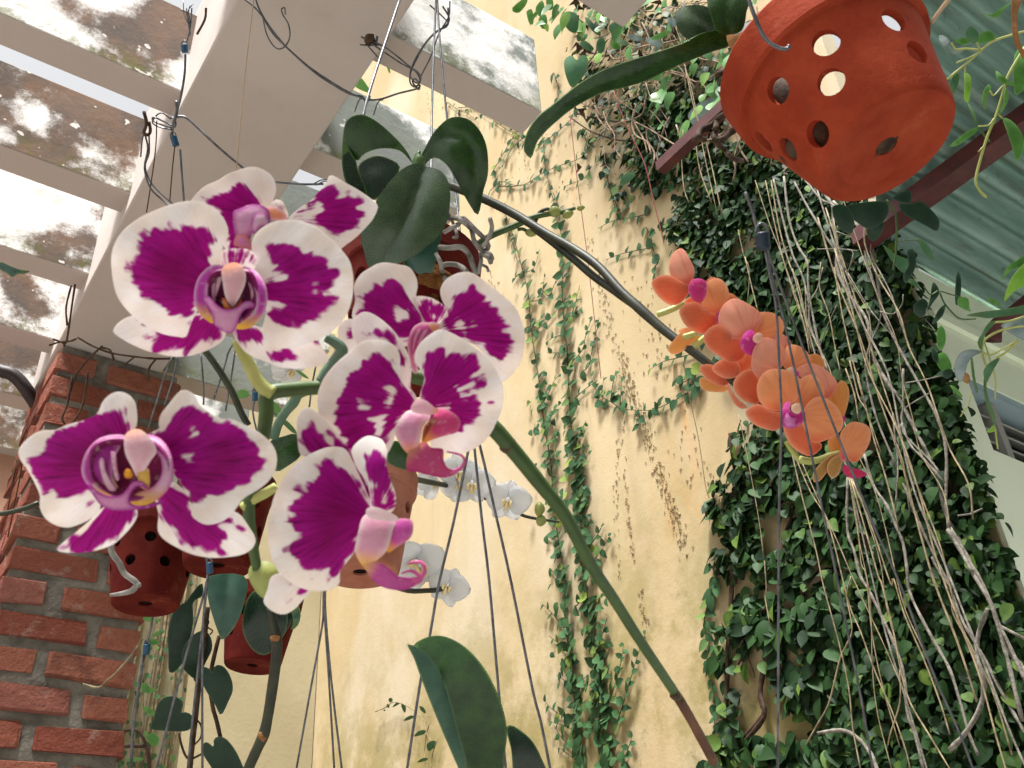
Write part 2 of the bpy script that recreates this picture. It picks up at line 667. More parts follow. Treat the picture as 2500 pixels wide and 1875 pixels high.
# ------------------------------------------------------------------ setting materials
def m_yellow_wall():
    t = NT('yellow_plaster')
    p = t.geo()
    big = t.noise(p, 1.6, 5, .6)
    streak = t.noise(t.mapping(p, (3, 3, .35)), 2.2, 5, .65)
    fine = t.noise(p, 40, 4, .6)
    col = t.mix(t.ramp(big, .3, .72), (.41, .312, .170), (.50, .405, .250))
    col = t.mix(t.math('MULTIPLY', t.ramp(streak, .48, .72), .6), col, (.42, .335, .22))
    run = t.noise(t.mapping(p, (9, 9, .45)), 1.5, 6, .7)
    col = t.mix(t.math('MULTIPLY', t.ramp(run, .56, .74), .30), col, (.33, .25, .125))
    sep = t.node('ShaderNodeSeparateXYZ')
    t.link(p, sep.inputs[0])
    # algae creeping up from the damp foot of the wall and in a few vertical runs
    bl = t.ramp(t.noise(t.mapping(p, (1, 1, .55)), 1.9, 4, .55), .50, .72)
    col = t.mix(t.math('MULTIPLY', bl, .65), col, (.52, .455, .35))
    low = t.ramp(sep.outputs[2], 3.15, 2.15)
    al = t.ramp(t.noise(p, 4.0, 7, .72), .40, .60)
    col = t.mix(t.math('MULTIPLY', t.math('MULTIPLY', low, al), .85), col, (.24, .20, .07))
    dk = t.ramp(t.noise(p, 9, 7, .78), .54, .70)
    col = t.mix(t.math('MULTIPLY', t.math('MULTIPLY', low, dk), .6), col, (.12, .11, .06))
    rust = t.ramp(t.noise(t.mapping(p, (7, 7, .9)), 1.3, 4, .6), .63, .76)
    col = t.mix(t.math('MULTIPLY', rust, .45), col, (.52, .27, .10))
    sp = t.ramp(t.noise(t.mapping(p, (1, 1, .5)), 95, 3, .6), .68, .76)
    col = t.mix(t.math('MULTIPLY', sp, .25), col, (.22, .16, .08))
    t.bump(t.math('ADD', fine, t.noise(p, 120, 4, .65)), .22, .003)
    return t.finish(col, .9, .15)


def m_plaster(name, a, b, dirt=(.3, .25, .2), amt=.3, sc=2.0, bump=.25):
    t = NT(name)
    p = t.geo()
    col = t.mix(t.ramp(t.noise(p, sc, 5, .6), .3, .7), a, b)
    d = t.ramp(t.noise(t.mapping(p, (4, 4, .6)), 2.0, 5, .65), .55, .78)
    col = t.mix(t.math('MULTIPLY', d, amt), col, dirt)
    sp = t.ramp(t.noise(p, 70, 3, .6), .71, .77)
    col = t.mix(t.math('MULTIPLY', sp, .2), col, dirt)
    t.bump(t.noise(p, 55, 5, .6), bump, .004)
    return t.finish(col, .88, .15)


def m_slat():
    """white-painted concrete, streaked by algae on the weathered upright faces"""
    t = NT('weathered_white_concrete')
    p = t.geo()
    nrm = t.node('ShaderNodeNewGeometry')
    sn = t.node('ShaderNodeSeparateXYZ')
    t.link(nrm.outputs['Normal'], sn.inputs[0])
    sp_ = t.node('ShaderNodeSeparateXYZ')
    t.link(p, sp_.inputs[0])
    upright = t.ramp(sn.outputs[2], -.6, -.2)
    n1 = t.noise(t.mapping(p, (2.6, 9, 2.6), (.35, .2, .1)), 1.7, 3, .5)
    n2 = t.noise(p, 26, 8, .78)
    n3 = t.noise(p, 11, 5, .7)
    base = t.mix(t.noise(p, 6, 4, .6), (.74, .72, .69), (.86, .85, .83))
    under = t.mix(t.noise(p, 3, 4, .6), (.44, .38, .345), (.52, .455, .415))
    s = t.math('ADD', t.math('MULTIPLY', n1, .74), t.math('MULTIPLY', n2, .20))
    s = t.math('ADD', s, t.math('MULTIPLY', n3, .10))
    damp = t.math('ADD', t.math('MULTIPLY', t.ramp(sp_.outputs[0], -.06, .20), .135), -.105)
    brown = t.ramp(t.math('ADD', s, damp), .490, .565)
    bcol = t.mix(t.ramp(n3, .3, .7), (.030, .012, .004), (.125, .052, .015))
    far = t.ramp(sp_.outputs[0], .38, .48)
    bcol = t.mix(far, bcol, t.mix(n3, (.07, .08, .085), (.20, .23, .18)))
    grey = t.ramp(t.math('ADD', t.math('MULTIPLY', t.noise(t.mapping(p, (2, 7, 3), (3.1, 0, 1)), 1.6, 3, .5), .6),
                         t.math('MULTIPLY', n2, .4)), .50, .60)
    cw = t.mix(t.math('MULTIPLY', grey, .42), base, (.32, .30, .23))
    cw = t.mix(t.math('MULTIPLY', brown, .9), cw, bcol)
    moss = t.math('MULTIPLY', t.ramp(sp_.outputs[2], 3.05, 2.985), t.ramp(n2, .45, .62))
    cw = t.mix(t.math('MULTIPLY', moss, .7), cw, (.13, .14, .035))
    lich = t.ramp(t.noise(p, 42, 2, .4), .69, .72)
    cw = t.mix(t.math('MULTIPLY', lich, .8), cw, (.75, .72, .68))
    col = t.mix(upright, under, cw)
    t.bump(t.math('ADD', n2, t.noise(p, 90, 4, .6)), .3, .003)
    return t.finish(col, .9, .15)


def m_brick():
    t = NT('fired_brick')
    p = t.geo()
    r = t.random()
    a = t.mix(r, (.21, .060, .040), (.35, .135, .088))
    a = t.mix(t.ramp(t.math('FRACT', t.math('MULTIPLY', r, 7.3)), .75, 1), a, (.30, .12, .10))
    n = t.noise(p, 22, 6, .7)
    col = t.mix(t.math('MULTIPLY', t.ramp(n, .42, .72), .6), a, (.20, .055, .032))
    ms = t.ramp(t.noise(p, 17, 7, .78), .54, .68)
    col = t.mix(t.math('MULTIPLY', ms, .55), col, (.36, .27, .22))
    so = t.ramp(t.noise(p, 6, 4, .6), .56, .74)
    col = t.mix(t.math('MULTIPLY', so, .7), col, (.05, .02, .016))
    t.bump(t.math('ADD', t.math('MULTIPLY', n, 1.6), t.noise(p, 90, 5, .7)), .9, .008)
    return t.finish(col, .9, .15)


def m_corr():
    t = NT('weathered_tin')
    p = t.geo()
    n = t.noise(t.mapping(p, (.8, 6, 6)), 3, 5, .65)
    col = t.mix(t.ramp(n, .3, .7), (.12, .22, .185), (.27, .40, .345))
    ru = t.ramp(t.noise(t.mapping(p, (.7, 5, 5)), 3.5, 5, .7), .50, .66)
    col = t.mix(t.math('MULTIPLY', ru, .45), col, (.13, .10, .045))
    sp = t.ramp(t.noise(p, 45, 3, .6), .62, .7)
    col = t.mix(t.math('MULTIPLY', sp, .4), col, (.05, .08, .085))
    t.bump(t.noise(p, 60, 4, .6), .15, .002)
    t.b.inputs['Metallic'].default_value = .1
    return t.finish(col, .6, .4)


def m_terracotta(name='terracotta', a=(.23, .028, .011), b=(.32, .050, .020)):
    t = NT(name)
    p = t.coord('Object')
    n = t.noise(p, 22, 5, .65)
    col = t.mix(t.ramp(n, .3, .7), a, b)
    bl = t.ramp(t.noise(p, 60, 4, .7), .66, .74)
    col = t.mix(t.math('MULTIPLY', bl, .5), col, (.14, .03, .02))
    wh = t.ramp(t.noise(p, 14, 5, .7), .58, .75)
    col = t.mix(t.math('MULTIPLY', wh, .22), col, (.55, .22, .14))
    mn = t.ramp(t.noise(t.mapping(p, (1, 1, .4)), 38, 6, .75), .57, .70)
    col = t.mix(t.math('MULTIPLY', mn, .22), col, (.10, .03, .02))
    ef = t.ramp(t.noise(p, 75, 4, .7), .69, .75)
    col = t.mix(t.math('MULTIPLY', ef, .4), col, (.62, .45, .38))
    t.bump(t.math('ADD', t.noise(p, 240, 3, .6), t.math('MULTIPLY', t.noise(t.mapping(p, (1, 1, 6)), 18, 3, .5), .6)), .3, .0014)
    return t.finish(col, .8, .1)


M['yellow'] = m_yellow_wall()
M['backwall'] = m_plaster('pale_plaster', (.35, .30, .185), (.42, .37, .24), (.35, .32, .2), .25)
M['pinkwall'] = m_plaster('pink_plaster', (.52, .30, .22), (.60, .37, .28), (.3, .16, .12), .4)
M['greenwall'] = m_plaster('pale_green_paint', (.80, .88, .66), (.86, .92, .74), (.5, .5, .3), .15, 1.2, .1)
M['soffit'] = m_plaster('blue_grey_paint', (.30, .40, .44), (.36, .46, .50), (.2, .25, .28), .2)
M['greyframe'] = m_plaster('grey_concrete', (.30, .30, .28), (.40, .40, .37), (.2, .2, .18), .3)
M['dark'] = m_simple('unlit_interior', (.008, .009, .012), (.016, .018, .022), 20, .6, .3, .1)  # near-black colour for the darkness inside the window
M['slat'] = m_slat()
M['beam'] = m_plaster('pinkish_plaster', (.46, .405, .375), (.53, .47, .435), (.34, .25, .22), .25, 2.5, .2)
M['mortar'] = m_simple('mortar', (.11, .10, .085), (.25, .225, .19), 16, .95, .1, .7, .008)
M['brick'] = m_brick()
M['corr'] = m_corr()
M['red_steel'] = m_simple('red_oxide_steel', (.055, .012, .012), (.10, .022, .020), 25, .55, .4, .2, .002)
M['pipe'] = m_simple('dark_pipe', (.018, .010, .012), (.035, .022, .022), 20, .55, .4, .1)
M['ground'] = m_plaster('paving', (.23, .23, .22), (.29, .29, .28), (.25, .22, .18), .4, .6)
M['terra'] = m_terracotta()
M['terra_shaded'] = m_terracotta('shaded_red_clay', (.075, .006, .005), (.12, .014, .008))  # red clay darkened, with the pots' shade taken into its colour
M['terra_pale'] = m_terracotta('pale_terracotta', (.30, .105, .065), (.40, .165, .11))

# ------------------------------------------------------------------ ground and walls
Z0 = 1.5
g = boxes('ground', [(-150, 150, -150, 150, -.3, 0)], M['ground'])
tag(g, 'pale paved courtyard floor below the pergola', 'ground', kind='structure')

rear = boxes('sky_block_wall', [(-7, 7, -2.7, -2.5, 0, 4.4)], M['greyframe'])  # unseen wall, added behind the camera to cut low sky light
tag(rear, 'plain wall added unseen behind the viewer to block low sky light', 'wall', kind='structure')

WX = 1.805                     # face of the yellow wall
wall = boxes('yellow_wall', [(WX, 1.87, .893, 4.2, 0, 8.2)], M['yellow'])
tag(wall, 'tall yellow plastered wall with creeping fig growing on it', 'wall')
WB = 3.96
bw = boxes('pale_wall', [(-4.5, WX - .004, WB, 4.12, 0, 4.75)], M['backwall'])
tag(bw, 'pale cream wall meeting the yellow wall in a corner behind the pots', 'wall')
pw = boxes('pink_wall', [(-2.4, .45, 2.78, 2.9, 0, 3.35)], M['pinkwall'])
tag(pw, 'pinkish wall left of the brick column', 'wall')
vp = boxes('garden_pillar', [(.715, .955, 3.02, 3.2, 0, 2.95)], M['backwall'], bevel=.004)
tag(vp, 'cream pillar overgrown with thin stems right of the brick column', 'pillar')
pipe = tube('drain_pipe', [P(-60, 880, 2.45), P(0, 905, 2.45), P(25, 912, 2.45), P(48, 930, 2.45), P(72, 962, 2.45), P(110, 1020, 2.47), P(180, 1120, 2.5)],
            .0165, M['pipe'], None, 12)
tag(pipe, 'dark brown bent drain pipe on the pink wall', 'pipe')

# old rootlet marks left by the fig on the plaster
V, Fc = [], []


def rootmarks(path, n, spread):
    sp = catmull([(p[0], p[1], 0) for p in path], 12)
    for i in range(n):
        a = random.choice(sp)
        x = a.x + random.gauss(0, spread)
        y = a.y + random.gauss(0, spread * .8)
        c = PX(x, y, WX - .0012)
        L = random.uniform(.002, .0065)
        w = random.uniform(.0005, .0013)
        an = random.gauss(.6, .7)
        dy, dz = math.cos(an), -math.sin(an)
        k = len(V)
        h = .0035
        for sgl, sgw in ((-1, -1), (1, -1), (1, 1), (-1, 1)):
            V.append((c.x, c.y + sgl * L * dy - sgw * w * dz, c.z + sgl * L * dz + sgw * w * dy))
        V.append((c.x - h, c.y, c.z))
        Fc.extend([(k, k + 1, k + 4), (k + 1, k + 2, k + 4), (k + 2, k + 3, k + 4), (k + 3, k, k + 4)])


rootmarks(G(7, [(740, 430), (800, 650), (860, 880), (900, 1080), (960, 1250), (1020, 1400), (1080, 1560), (1090, 1659)]), 136, 8)
rootmarks(G(11, [(1040, 50), (1090, 220), (1170, 430), (1220, 600), (1270, 760), (1330, 900), (1380, 1060), (1430, 1200), (1500, 1420)]), 220, 9)
rootmarks(G(11, [(1010, 370), (1030, 700), (1040, 1000), (1070, 1250), (1095, 1480)]), 46, 3)
rootmarks(G(11, [(970, 480), (980, 700), (955, 950), (970, 1250), (1000, 1600)]), 31, 4)
rootmarks(G(15, [(1150, 270), (1170, 420), (1200, 560)]), 21, 4)
rootmarks(G(3, [(250, 1250), (600, 1350), (900, 1450)]), 46, 48)
rootmarks(G(7, [(1150, 750), (1230, 950), (1300, 1250), (1200, 1500)]), 57, 30)
rootmarks(G(11, [(1500, 600), (1600, 800), (1450, 300)]), 31, 30)
rootmarks(G(6, [(1880, 700), (1960, 850), (1900, 900)]), 25, 10)
rootmarks(G(2, [(1500, 650), (1400, 800), (1600, 780)]), 31, 16)
rm = build('rootlet_marks', V, Fc, m_simple('rootlets', (.24, .17, .085), (.38, .28, .15), 60, .9, .1, 0), wall)
rm['kind'] = 'stuff'

# ------------------------------------------------------------------ house on the right
HW = .885
house = empty('house', (2.6, HW, 0), 'pale green house with a corrugated tin roof at the right edge', 'house')
a = PY(2363, 919, HW)
b = PY(2420, 1096, HW)
wx0, wz1, wz0 = (a.x + b.x) / 2, a.z, b.z
wx1 = wx0 + .62
top = 2.965
boxes('wall', [(WX + .006, wx0, HW, .99, 0, top), (wx1, 5.5, HW, .99, 0, top), (wx0, wx1, HW, .99, 0, wz0), (wx0, wx1, HW, .99, wz1, top)],
      M['greenwall'], house)
win = boxes('window', [(wx0 - .002, wx1, .975, 1.05, wz0 - .02, wz1 + .02)], M['dark'], house)  # black panel stands in for the unlit room behind the opening
LOC[win.name] = LOC[win.name]
boxes('lintel', [(wx0 + .001, wx1, HW + .004, .974, wz1 - .022, wz1 - .001)], M['soffit'], win)
boxes('frame', [(wx0 + .10, wx0 + .125, HW + .02, .97, wz0 + .002, wz1 - .024)], M['greyframe'], win)
for i in range(4):
    z = wz0 + .02 + i * (wz1 - wz0 - .05) / 4
    v = [(wx0 + .003, HW + .03, z), (wx0 + .50, HW + .03, z + .005), (wx0 + .50, HW + .075, z + .035), (wx0 + .003, HW + .075, z + .03)]
    build('louvre', v, [(0, 1, 2, 3)], M['greyframe'], win, False, None, .004)
# moulding under the eave
boxes('moulding', [(WX + .02, 5.5, HW - .014, HW - .001, top - .155, top - .13)], M['greenwall'], house)
# corrugated roof sheet seen from below
V, Fc = [], []
ny, nx = 200, 26
for j in range(ny + 1):
    y = .22 + (HW + .02 - .22) * j / ny
    xl = 1.60 - (.80 - y) * 1.0
    for i in range(nx + 1):
        x = xl + (5.2 - xl) * (i / nx) ** 1.5
        V.append((x, y, 2.985 +  .0165 * math.cos(2 * math.pi * y / .060) + .05 * (HW - y) + .003 * math.sin(x * 9 + y * 4)))
for j in range(ny):
    for i in range(nx):
        k = j * (nx + 1) + i
        Fc.append((k, k + 1, k + nx + 2, k + nx + 1))
roof = build('roof', V, Fc, M['corr'], house, True, None, .001)
boxes('purlin', [(1.605, 1.655, .22, HW - .002, 2.925, 2.962)], M['red_steel'], house)
boxes('purlin', [(3.10, 3.15, .22, HW - .002, 2.925, 2.962)], M['red_steel'], house)
pa, pb = PZ(1625, 420, 2.96), PZ(1790, 225, 2.96)
boxes('purlin', [((pa.x + pb.x) / 2 - .011, (pa.x + pb.x) / 2 + .011, pb.y, pa.y, 2.95, 2.975)], M['red_steel'], house)
# metal gutter bracket at the far right
tb = tube('bracket', [P(2520, 730, 2.1), P(2470, 770, 2.1), P(2430, 800, 2.12), P(2425, 835, 2.12)], .018, M['red_steel'], house, 6)

# ------------------------------------------------------------------ pergola
BX0, BX1, BZ = .263, .505, 2.935
perg = empty('pergola', (BX0, 2.2, 2.935), 'weathered white concrete pergola of one wide beam and cross slats', 'pergola')
bm_ = boxes('main_beam', [(BX0, BX1, -.6, 2.375, BZ, BZ + .30)], M['beam'], perg, bevel=.004)
for i, y in enumerate([.39, .69, .985, 1.29, 1.592, 1.884, 2.165, 2.455, 2.745]):
    x1 = .855 + random.uniform(-.012, .012)
    s = boxes('slat', [(-2.6, x1, y, y + .066, BZ + .05 + random.uniform(-.002, .002), BZ + .268 + random.uniform(-.003, .003))], M['slat'], perg, bevel=.003)
    if y > 2.5:
        s['label'] = 'slat behind the brick column'

# ------------------------------------------------------------------ brick column
CX0, CX1, CY0, CY1 = .272, .548, 2.10, 2.376
colm = empty('brick_column', (.41, 2.24, 0), 'red brick column with grey mortar carrying the pergola beam', 'column')
boxes('mortar_core', [(CX0 + .004, CX1 - .004, CY0 + .0015, CY1 - .004, 0, BZ - .002)], M['mortar'], colm)
brick_meshes = {}


def brick_mesh(lx, ly, lz, var):
    key = (round(lx, 3), round(ly, 3), var)
    if key in brick_meshes:
        return brick_meshes[key]
    bm = bmesh.new()
    bmesh.ops.create_cube(bm, size=1)
    bmesh.ops.scale(bm, vec=(lx, ly, lz), verts=bm.verts)
    bmesh.ops.bevel(bm, geom=bm.edges[:], offset=.0022, segments=1, affect='EDGES')
    rs = random.Random(var * 31 + int(lx * 1000))
    for v in bm.verts:
        v.co += Vector((rs.uniform(-1, 1), rs.uniform(-1, 1), rs.uniform(-1, 1))) * .0030
    me = bpy.data.meshes.new('brick')
    bm.to_mesh(me)
    bm.free()
    me.materials.append(M['brick'])
    brick_meshes[key] = me
    return me


rows = 42
pitch = (BZ - .012) / rows
for i in range(rows):
    z = BZ - .012 - pitch * (i + .5)
    hz = .049
    if i % 2:
        segs = [(CX0 - .004, CX0 + .168), (CX0 + .195, CX1 + .004)]
    else:
        segs = [(CX0 - .004, CX0 + .083), (CX0 + .112, CX1 + .004)]
    for q, (x0, x1) in enumerate(segs):
        me = brick_mesh(x1 - x0, .105, hz, (i * 3 + q) % 5)
        x = (x0 + x1) / 2 + random.uniform(-.004, .004)
        y = CY0 + .0525 - random.uniform(.001, .007)
        rt = Matrix.Rotation(random.uniform(-.025, .025), 4, 'Y') @ Matrix.Rotation(random.uniform(-.02, .02), 4, 'Z')
        place('brick', me, Matrix.Translation((x, y, z + random.uniform(-.002, .002))) @ rt, colm)
    # bricks showing on the left side of the column
    y0 = CY0 + .115
    for (ya, yb) in ([(y0, y0 + .155)] if i % 2 == 0 else [(y0, y0 + .07), (y0 + .085, y0 + .155)]):
        me = brick_mesh(.09, yb - ya, hz, (i + 2) % 5)
        place('brick', me, Matrix.Translation((CX0 + .045 - random.uniform(.003, .012), (ya + yb) / 2, z)) @
              Matrix.Rotation(random.uniform(-.02, .02), 4, 'X'), colm)

# ------------------------------------------------------------------ purple and white orchid (foreground)
WHT, MAG, PINK, YEL, ORA = (.80, .66, .66), (.36, .02, .27), (.62, .22, .42), (.78, .50, .06), (.75, .33, .17)
PALE = (.80, .55, .58)
purple = empty('purple_orchid', P(1760, 1880, .62), 'orchid with purple and white flowers on an arching green spike in the foreground', 'orchid')


def flower(parent, column, d, pig, name='flower', k=.42):
    return traced(name, column, d, M['lip'], parent, k=k, grid=7, thick=.0016, pig=pig)


def petal(fl, name, o, d, blotch=(), holes=(), base=None, tilt=(0, 0), k=.2, wave=2.5, bend=0.0):
    return traced(name, o, d, M['purple'], fl, base=base, tilt=tilt, k=k * .62, grid=9, thick=.0004, blotch=blotch, holes=holes, wave=wave * 1.4, bend=bend, ripple=3.2)


def lobe(fl, name, o, d, pig, k=.45, tilt=(0, 0), base=None):
    return traced(name, o, d, M['lip'], fl, k=k, grid=6, thick=.0011, pig=pig, tilt=tilt, base=base)


COLPIG = ((.70, .40, .44), (.78, .60, .60), 9, (.75, .36, .20), (-.2, -.75))

# ---- flower A: upper left, facing the camera
dA = .405
bA = G(5, [(1780, 840)])[0]
fA = flower(purple, G(5, [(1720, 660), (1780, 615), (1850, 620), (1892, 680), (1892, 760), (1862, 840), (1812, 930), (1790, 945), (1762, 900), (1740, 840), (1724, 740)]), dA - .011, COLPIG)
petal(fA, 'petal', G(5, [(1450, 130), (1340, 150), (1200, 200), (1060, 270), (950, 360), (890, 450), (860, 560), (865, 680), (885, 800), (920, 890), (990, 980), (1080, 1060), (1170, 1120), (1280, 1160), (1370, 1175), (1430, 1180), (1452, 1140), (1475, 1070), (1530, 960), (1600, 860), (1660, 740), (1695, 620), (1705, 540), (1722, 470), (1750, 430), (1762, 360), (1740, 290), (1700, 230), (1620, 165), (1540, 135)]), dA,
      [G(5, [(1075, 350), (1110, 360), (1150, 385), (1200, 350), (1250, 358), (1300, 340), (1350, 350), (1385, 365), (1400, 310), (1440, 285), (1480, 300), (1510, 335), (1550, 320), (1600, 330), (1640, 390), (1650, 440), (1618, 490), (1640, 540), (1615, 600), (1680, 680), (1620, 860), (1500, 920), (1490, 990), (1460, 1035), (1405, 1020), (1350, 1032), (1310, 990), (1250, 965), (1200, 930), (1160, 890), (1110, 850), (1060, 800), (1020, 760), (990, 712), (940, 712), (922, 690), (960, 678), (1005, 675), (985, 640), (960, 605), (945, 575), (965, 560), (990, 592), (1030, 600), (1040, 540), (1070, 510), (1080, 440), (1060, 390)])],
      base=bA, tilt=(.05, .12), k=.22)
petal(fA, 'petal', G(6, [(300, 275), (200, 295), (110, 350), (60, 410), (45, 480), (58, 560), (80, 640), (60, 740), (20, 800), (60, 900), (150, 940), (152, 1020), (130, 1110), (140, 1190), (190, 1240), (260, 1265), (350, 1260), (450, 1235), (560, 1195), (660, 1140), (730, 1070), (790, 980), (820, 880), (830, 780), (825, 680), (800, 590), (750, 520), (690, 450), (620, 390), (540, 330), (450, 290), (370, 275)]), dA + .002,
      [G(6, [(150, 480), (190, 450), (240, 472), (290, 452), (340, 445), (395, 468), (450, 478), (465, 525), (520, 500), (540, 540), (600, 575), (640, 578), (655, 625), (720, 630), (735, 670), (690, 710), (702, 760), (640, 775), (650, 830), (600, 852), (660, 862), (740, 842), (745, 862), (690, 905), (660, 940), (655, 990), (600, 1010), (560, 1055), (480, 1092), (400, 1100), (330, 1085), (250, 1105), (200, 1060), (175, 1000), (210, 965), (295, 932), (230, 918), (160, 910), (60, 860), (60, 760), (140, 740), (200, 722), (272, 722), (250, 680), (200, 620), (165, 580), (165, 520)])],
      [G(6, [(520, 790), (545, 800), (540, 835), (520, 830)])], base=bA, tilt=(.10, -.05), k=.22)
petal(fA, 'sepal', G(5, [(1690, 580), (1705, 515), (1780, 498), (1900, 500), (1972, 540), (1985, 600), (1965, 655), (1900, 650), (1800, 640), (1710, 640)]), dA + .008,
      [G(5, [(1700, 530), (1735, 510), (1745, 610), (1705, 610)]), G(5, [(1765, 505), (1812, 503), (1815, 600), (1765, 610)]), G(5, [(1835, 505), (1885, 505), (1895, 610), (1840, 600)]), G(5, [(1915, 515), (1965, 545), (1970, 640), (1915, 610)])],
      base=bA, tilt=(0, .5), k=.5, wave=0)
petal(fA, 'sepal', G(5, [(875, 1135), (920, 1065), (1020, 1015), (1150, 1040), (1300, 1060), (1500, 1000), (1650, 1000), (1740, 1080), (1730, 1190), (1640, 1260), (1520, 1310), (1400, 1330), (1280, 1320), (1150, 1290), (1030, 1240), (940, 1190)]), dA + .014,
      [G(5, [(1045, 1035), (1150, 1095), (1215, 1165), (1115, 1150), (1100, 1180), (1180, 1250), (1240, 1300), (1300, 1312), (1365, 1265), (1420, 1312), (1490, 1290), (1560, 1195), (1625, 1255), (1700, 1180), (1735, 1090), (1650, 1010), (1500, 1010), (1350, 1080), (1200, 1060), (1100, 1020)])],
      base=bA, tilt=(-.10, .12), k=.22)
petal(fA, 'sepal', G(6, [(-90, 1060), (0, 1090), (100, 1100), (200, 1180), (300, 1230), (420, 1230), (540, 1200), (590, 1260), (640, 1350), (600, 1388), (500, 1415), (380, 1425), (250, 1405), (130, 1360), (20, 1310), (-50, 1240), (-95, 1150)]), dA + .013,
      [G(6, [(-85, 1070), (60, 1100), (140, 1150), (160, 1230), (90, 1270), (60, 1215), (-10, 1180), (30, 1290), (-20, 1290), (-80, 1170)]), G(6, [(150, 1290), (250, 1275), (340, 1265), (420, 1310), (425, 1345), (350, 1350), (280, 1375), (190, 1360)]), G(6, [(470, 1230), (540, 1195), (570, 1250), (530, 1280)])],
      base=bA, tilt=(.05, .10), k=.22)
dk = (.13, .004, .05)
lobe(fA, 'lip_throat', G(5, [(1600, 740), (1680, 660), (1900, 660), (1970, 740), (1990, 880), (1920, 1010), (1800, 1080), (1680, 1050), (1600, 940)]), dA - .003, (dk, (.28, .02, .15), 12, None, None), -.5)
lobe(fA, 'lip_lobe', G(5, [(1735, 640), (1640, 630), (1560, 690), (1520, 760), (1503, 850), (1512, 930), (1550, 1000), (1600, 1045), (1645, 1065), (1655, 1010), (1615, 930), (1600, 840), (1612, 770), (1650, 712), (1745, 690)]), dA - .008, ((.42, .035, .32), (.68, .34, .56), 8, YEL, (-.15, .62)), .6)
lobe(fA, 'lip_lobe', G(5, [(1870, 640), (1960, 665), (2020, 730), (2055, 810), (2062, 900), (2040, 985), (1990, 1055), (1920, 1105), (1840, 1112), (1815, 1080), (1900, 1035), (1962, 985), (1982, 900), (1970, 820), (1930, 750), (1870, 705)]), dA - .008, ((.42, .035, .32), (.68, .34, .56), 8, YEL, (-.1, .66)), .6)
for (pl) in (G(5, [(1640, 760), (1665, 740), (1655, 850), (1668, 900), (1640, 880)]), G(5, [(1695, 690), (1725, 700), (1690, 800), (1660, 880), (1668, 780)]), G(5, [(1890, 690), (1920, 700), (1960, 800), (1975, 900), (1945, 960), (1935, 820)])):
    lobe(fA, 'lip_stripe', pl, dA - .0065, ((.72, .50, .55), (.6, .3, .42), 5, None, None), .2)
lobe(fA, 'lip_callus', G(5, [(1720, 880), (1745, 890), (1770, 940), (1800, 960), (1835, 920), (1860, 880), (1850, 950), (1800, 990), (1740, 970)]), dA - .0095, ((.72, .28, .02), (.5, .1, .02), 5, None, None), .5)
lobe(fA, 'lip', G(5, [(1565, 880), (1620, 868), (1680, 935), (1750, 968), (1830, 950), (1880, 908), (1940, 905), (1965, 950), (1905, 958), (1855, 1010), (1832, 1080), (1792, 1145), (1730, 1135), (1660, 1082), (1640, 1000), (1600, 930)]), dA - .012, ((.68, .32, .50), (.42, .03, .32), 9, None, None), .4)

# ---- flower B: behind A, turned to the right
dB = .47
bB = G(5, [(2080, 260)])[0]
fB = flower(purple, G(5, [(2050, 200), (2095, 175), (2150, 190), (2200, 230), (2215, 275), (2150, 280), (2090, 270)]), dB - .012, (ORA, PALE, 8, None, None))
petal(fB, 'petal', G(5, [(1460, 170), (1560, 30), (1680, -30), (1760, -80), (1850, -112), (1920, -132), (2000, -126), (2080, -80), (2120, -20), (2130, 50), (2105, 130), (2085, 230), (1990, 330), (1900, 420), (1840, 500), (1740, 500), (1700, 400), (1600, 250)]), dB,
      [G(5, [(1540, 100), (1600, 97), (1680, 92), (1700, 50), (1780, 32), (1800, 3), (1850, 0), (1870, 22), (1930, 30), (1985, 42), (1980, 80), (2030, 130), (2045, 170), (2060, 250), (1950, 350), (1840, 500), (1740, 480), (1730, 350), (1680, 230), (1600, 150)])],
      base=bB, tilt=(.25, .0), k=.22)
petal(fB, 'petal', G(6, [(330, 262), (420, 180), (500, 130), (560, 60), (620, -10), (655, -72), (760, -15), (860, 40), (950, 100), (1010, 150), (1017, 190), (980, 270), (920, 340), (850, 410), (780, 462), (720, 497), (640, 440), (540, 380), (440, 320), (350, 290)]), dB + .004,
      [G(6, [(340, 262), (450, 170), (560, 75), (600, 22), (660, -2), (692, 22), (722, 82), (800, 60), (832, 102), (922, 110), (932, 150), (862, 180), (880, 205), (940, 222), (940, 250), (860, 280), (880, 302), (860, 332), (780, 350), (722, 402), (660, 412), (590, 362), (520, 322), (430, 292)])],
      [G(6, [(400, 245), (480, 195), (560, 165), (600, 200), (540, 232), (440, 252)]), G(6, [(540, 300), (590, 330), (600, 355), (560, 350)])],
      base=bB, tilt=(.30, -.15), k=.2)
petal(fB, 'sepal', G(6, [(195, 160), (230, 120), (280, 130), (310, 180), (330, 260), (280, 270), (220, 220)]), dB - .004, [G(6, [(240, 160), (290, 170), (320, 250), (270, 230)])], base=bB, tilt=(.2, 0), k=.5, wave=0)
lobe(fB, 'lip_lobe', G(5, [(1800, 225), (1850, 190), (1950, 158), (2040, 178), (2085, 240), (2060, 300), (2000, 290), (1960, 340), (1930, 420), (1900, 490), (1840, 470), (1812, 380)]), dB - .016, ((.62, .34, .50), MAG, 14, None, None), .5)
lobe(fB, 'lip_lobe', G(5, [(1960, 250), (2020, 220), (2070, 260), (2075, 320), (2010, 330), (1965, 380), (1940, 330)]), dB - .020, ((.66, .45, .55), MAG, 8, None, None), .5)
lobe(fB, 'lip', G(5, [(1830, 400), (1900, 400), (1945, 470), (1960, 520), (1890, 490), (1810, 470)]), dB - .017, (PINK, (.6, .2, .1), 8, None, None), .4)

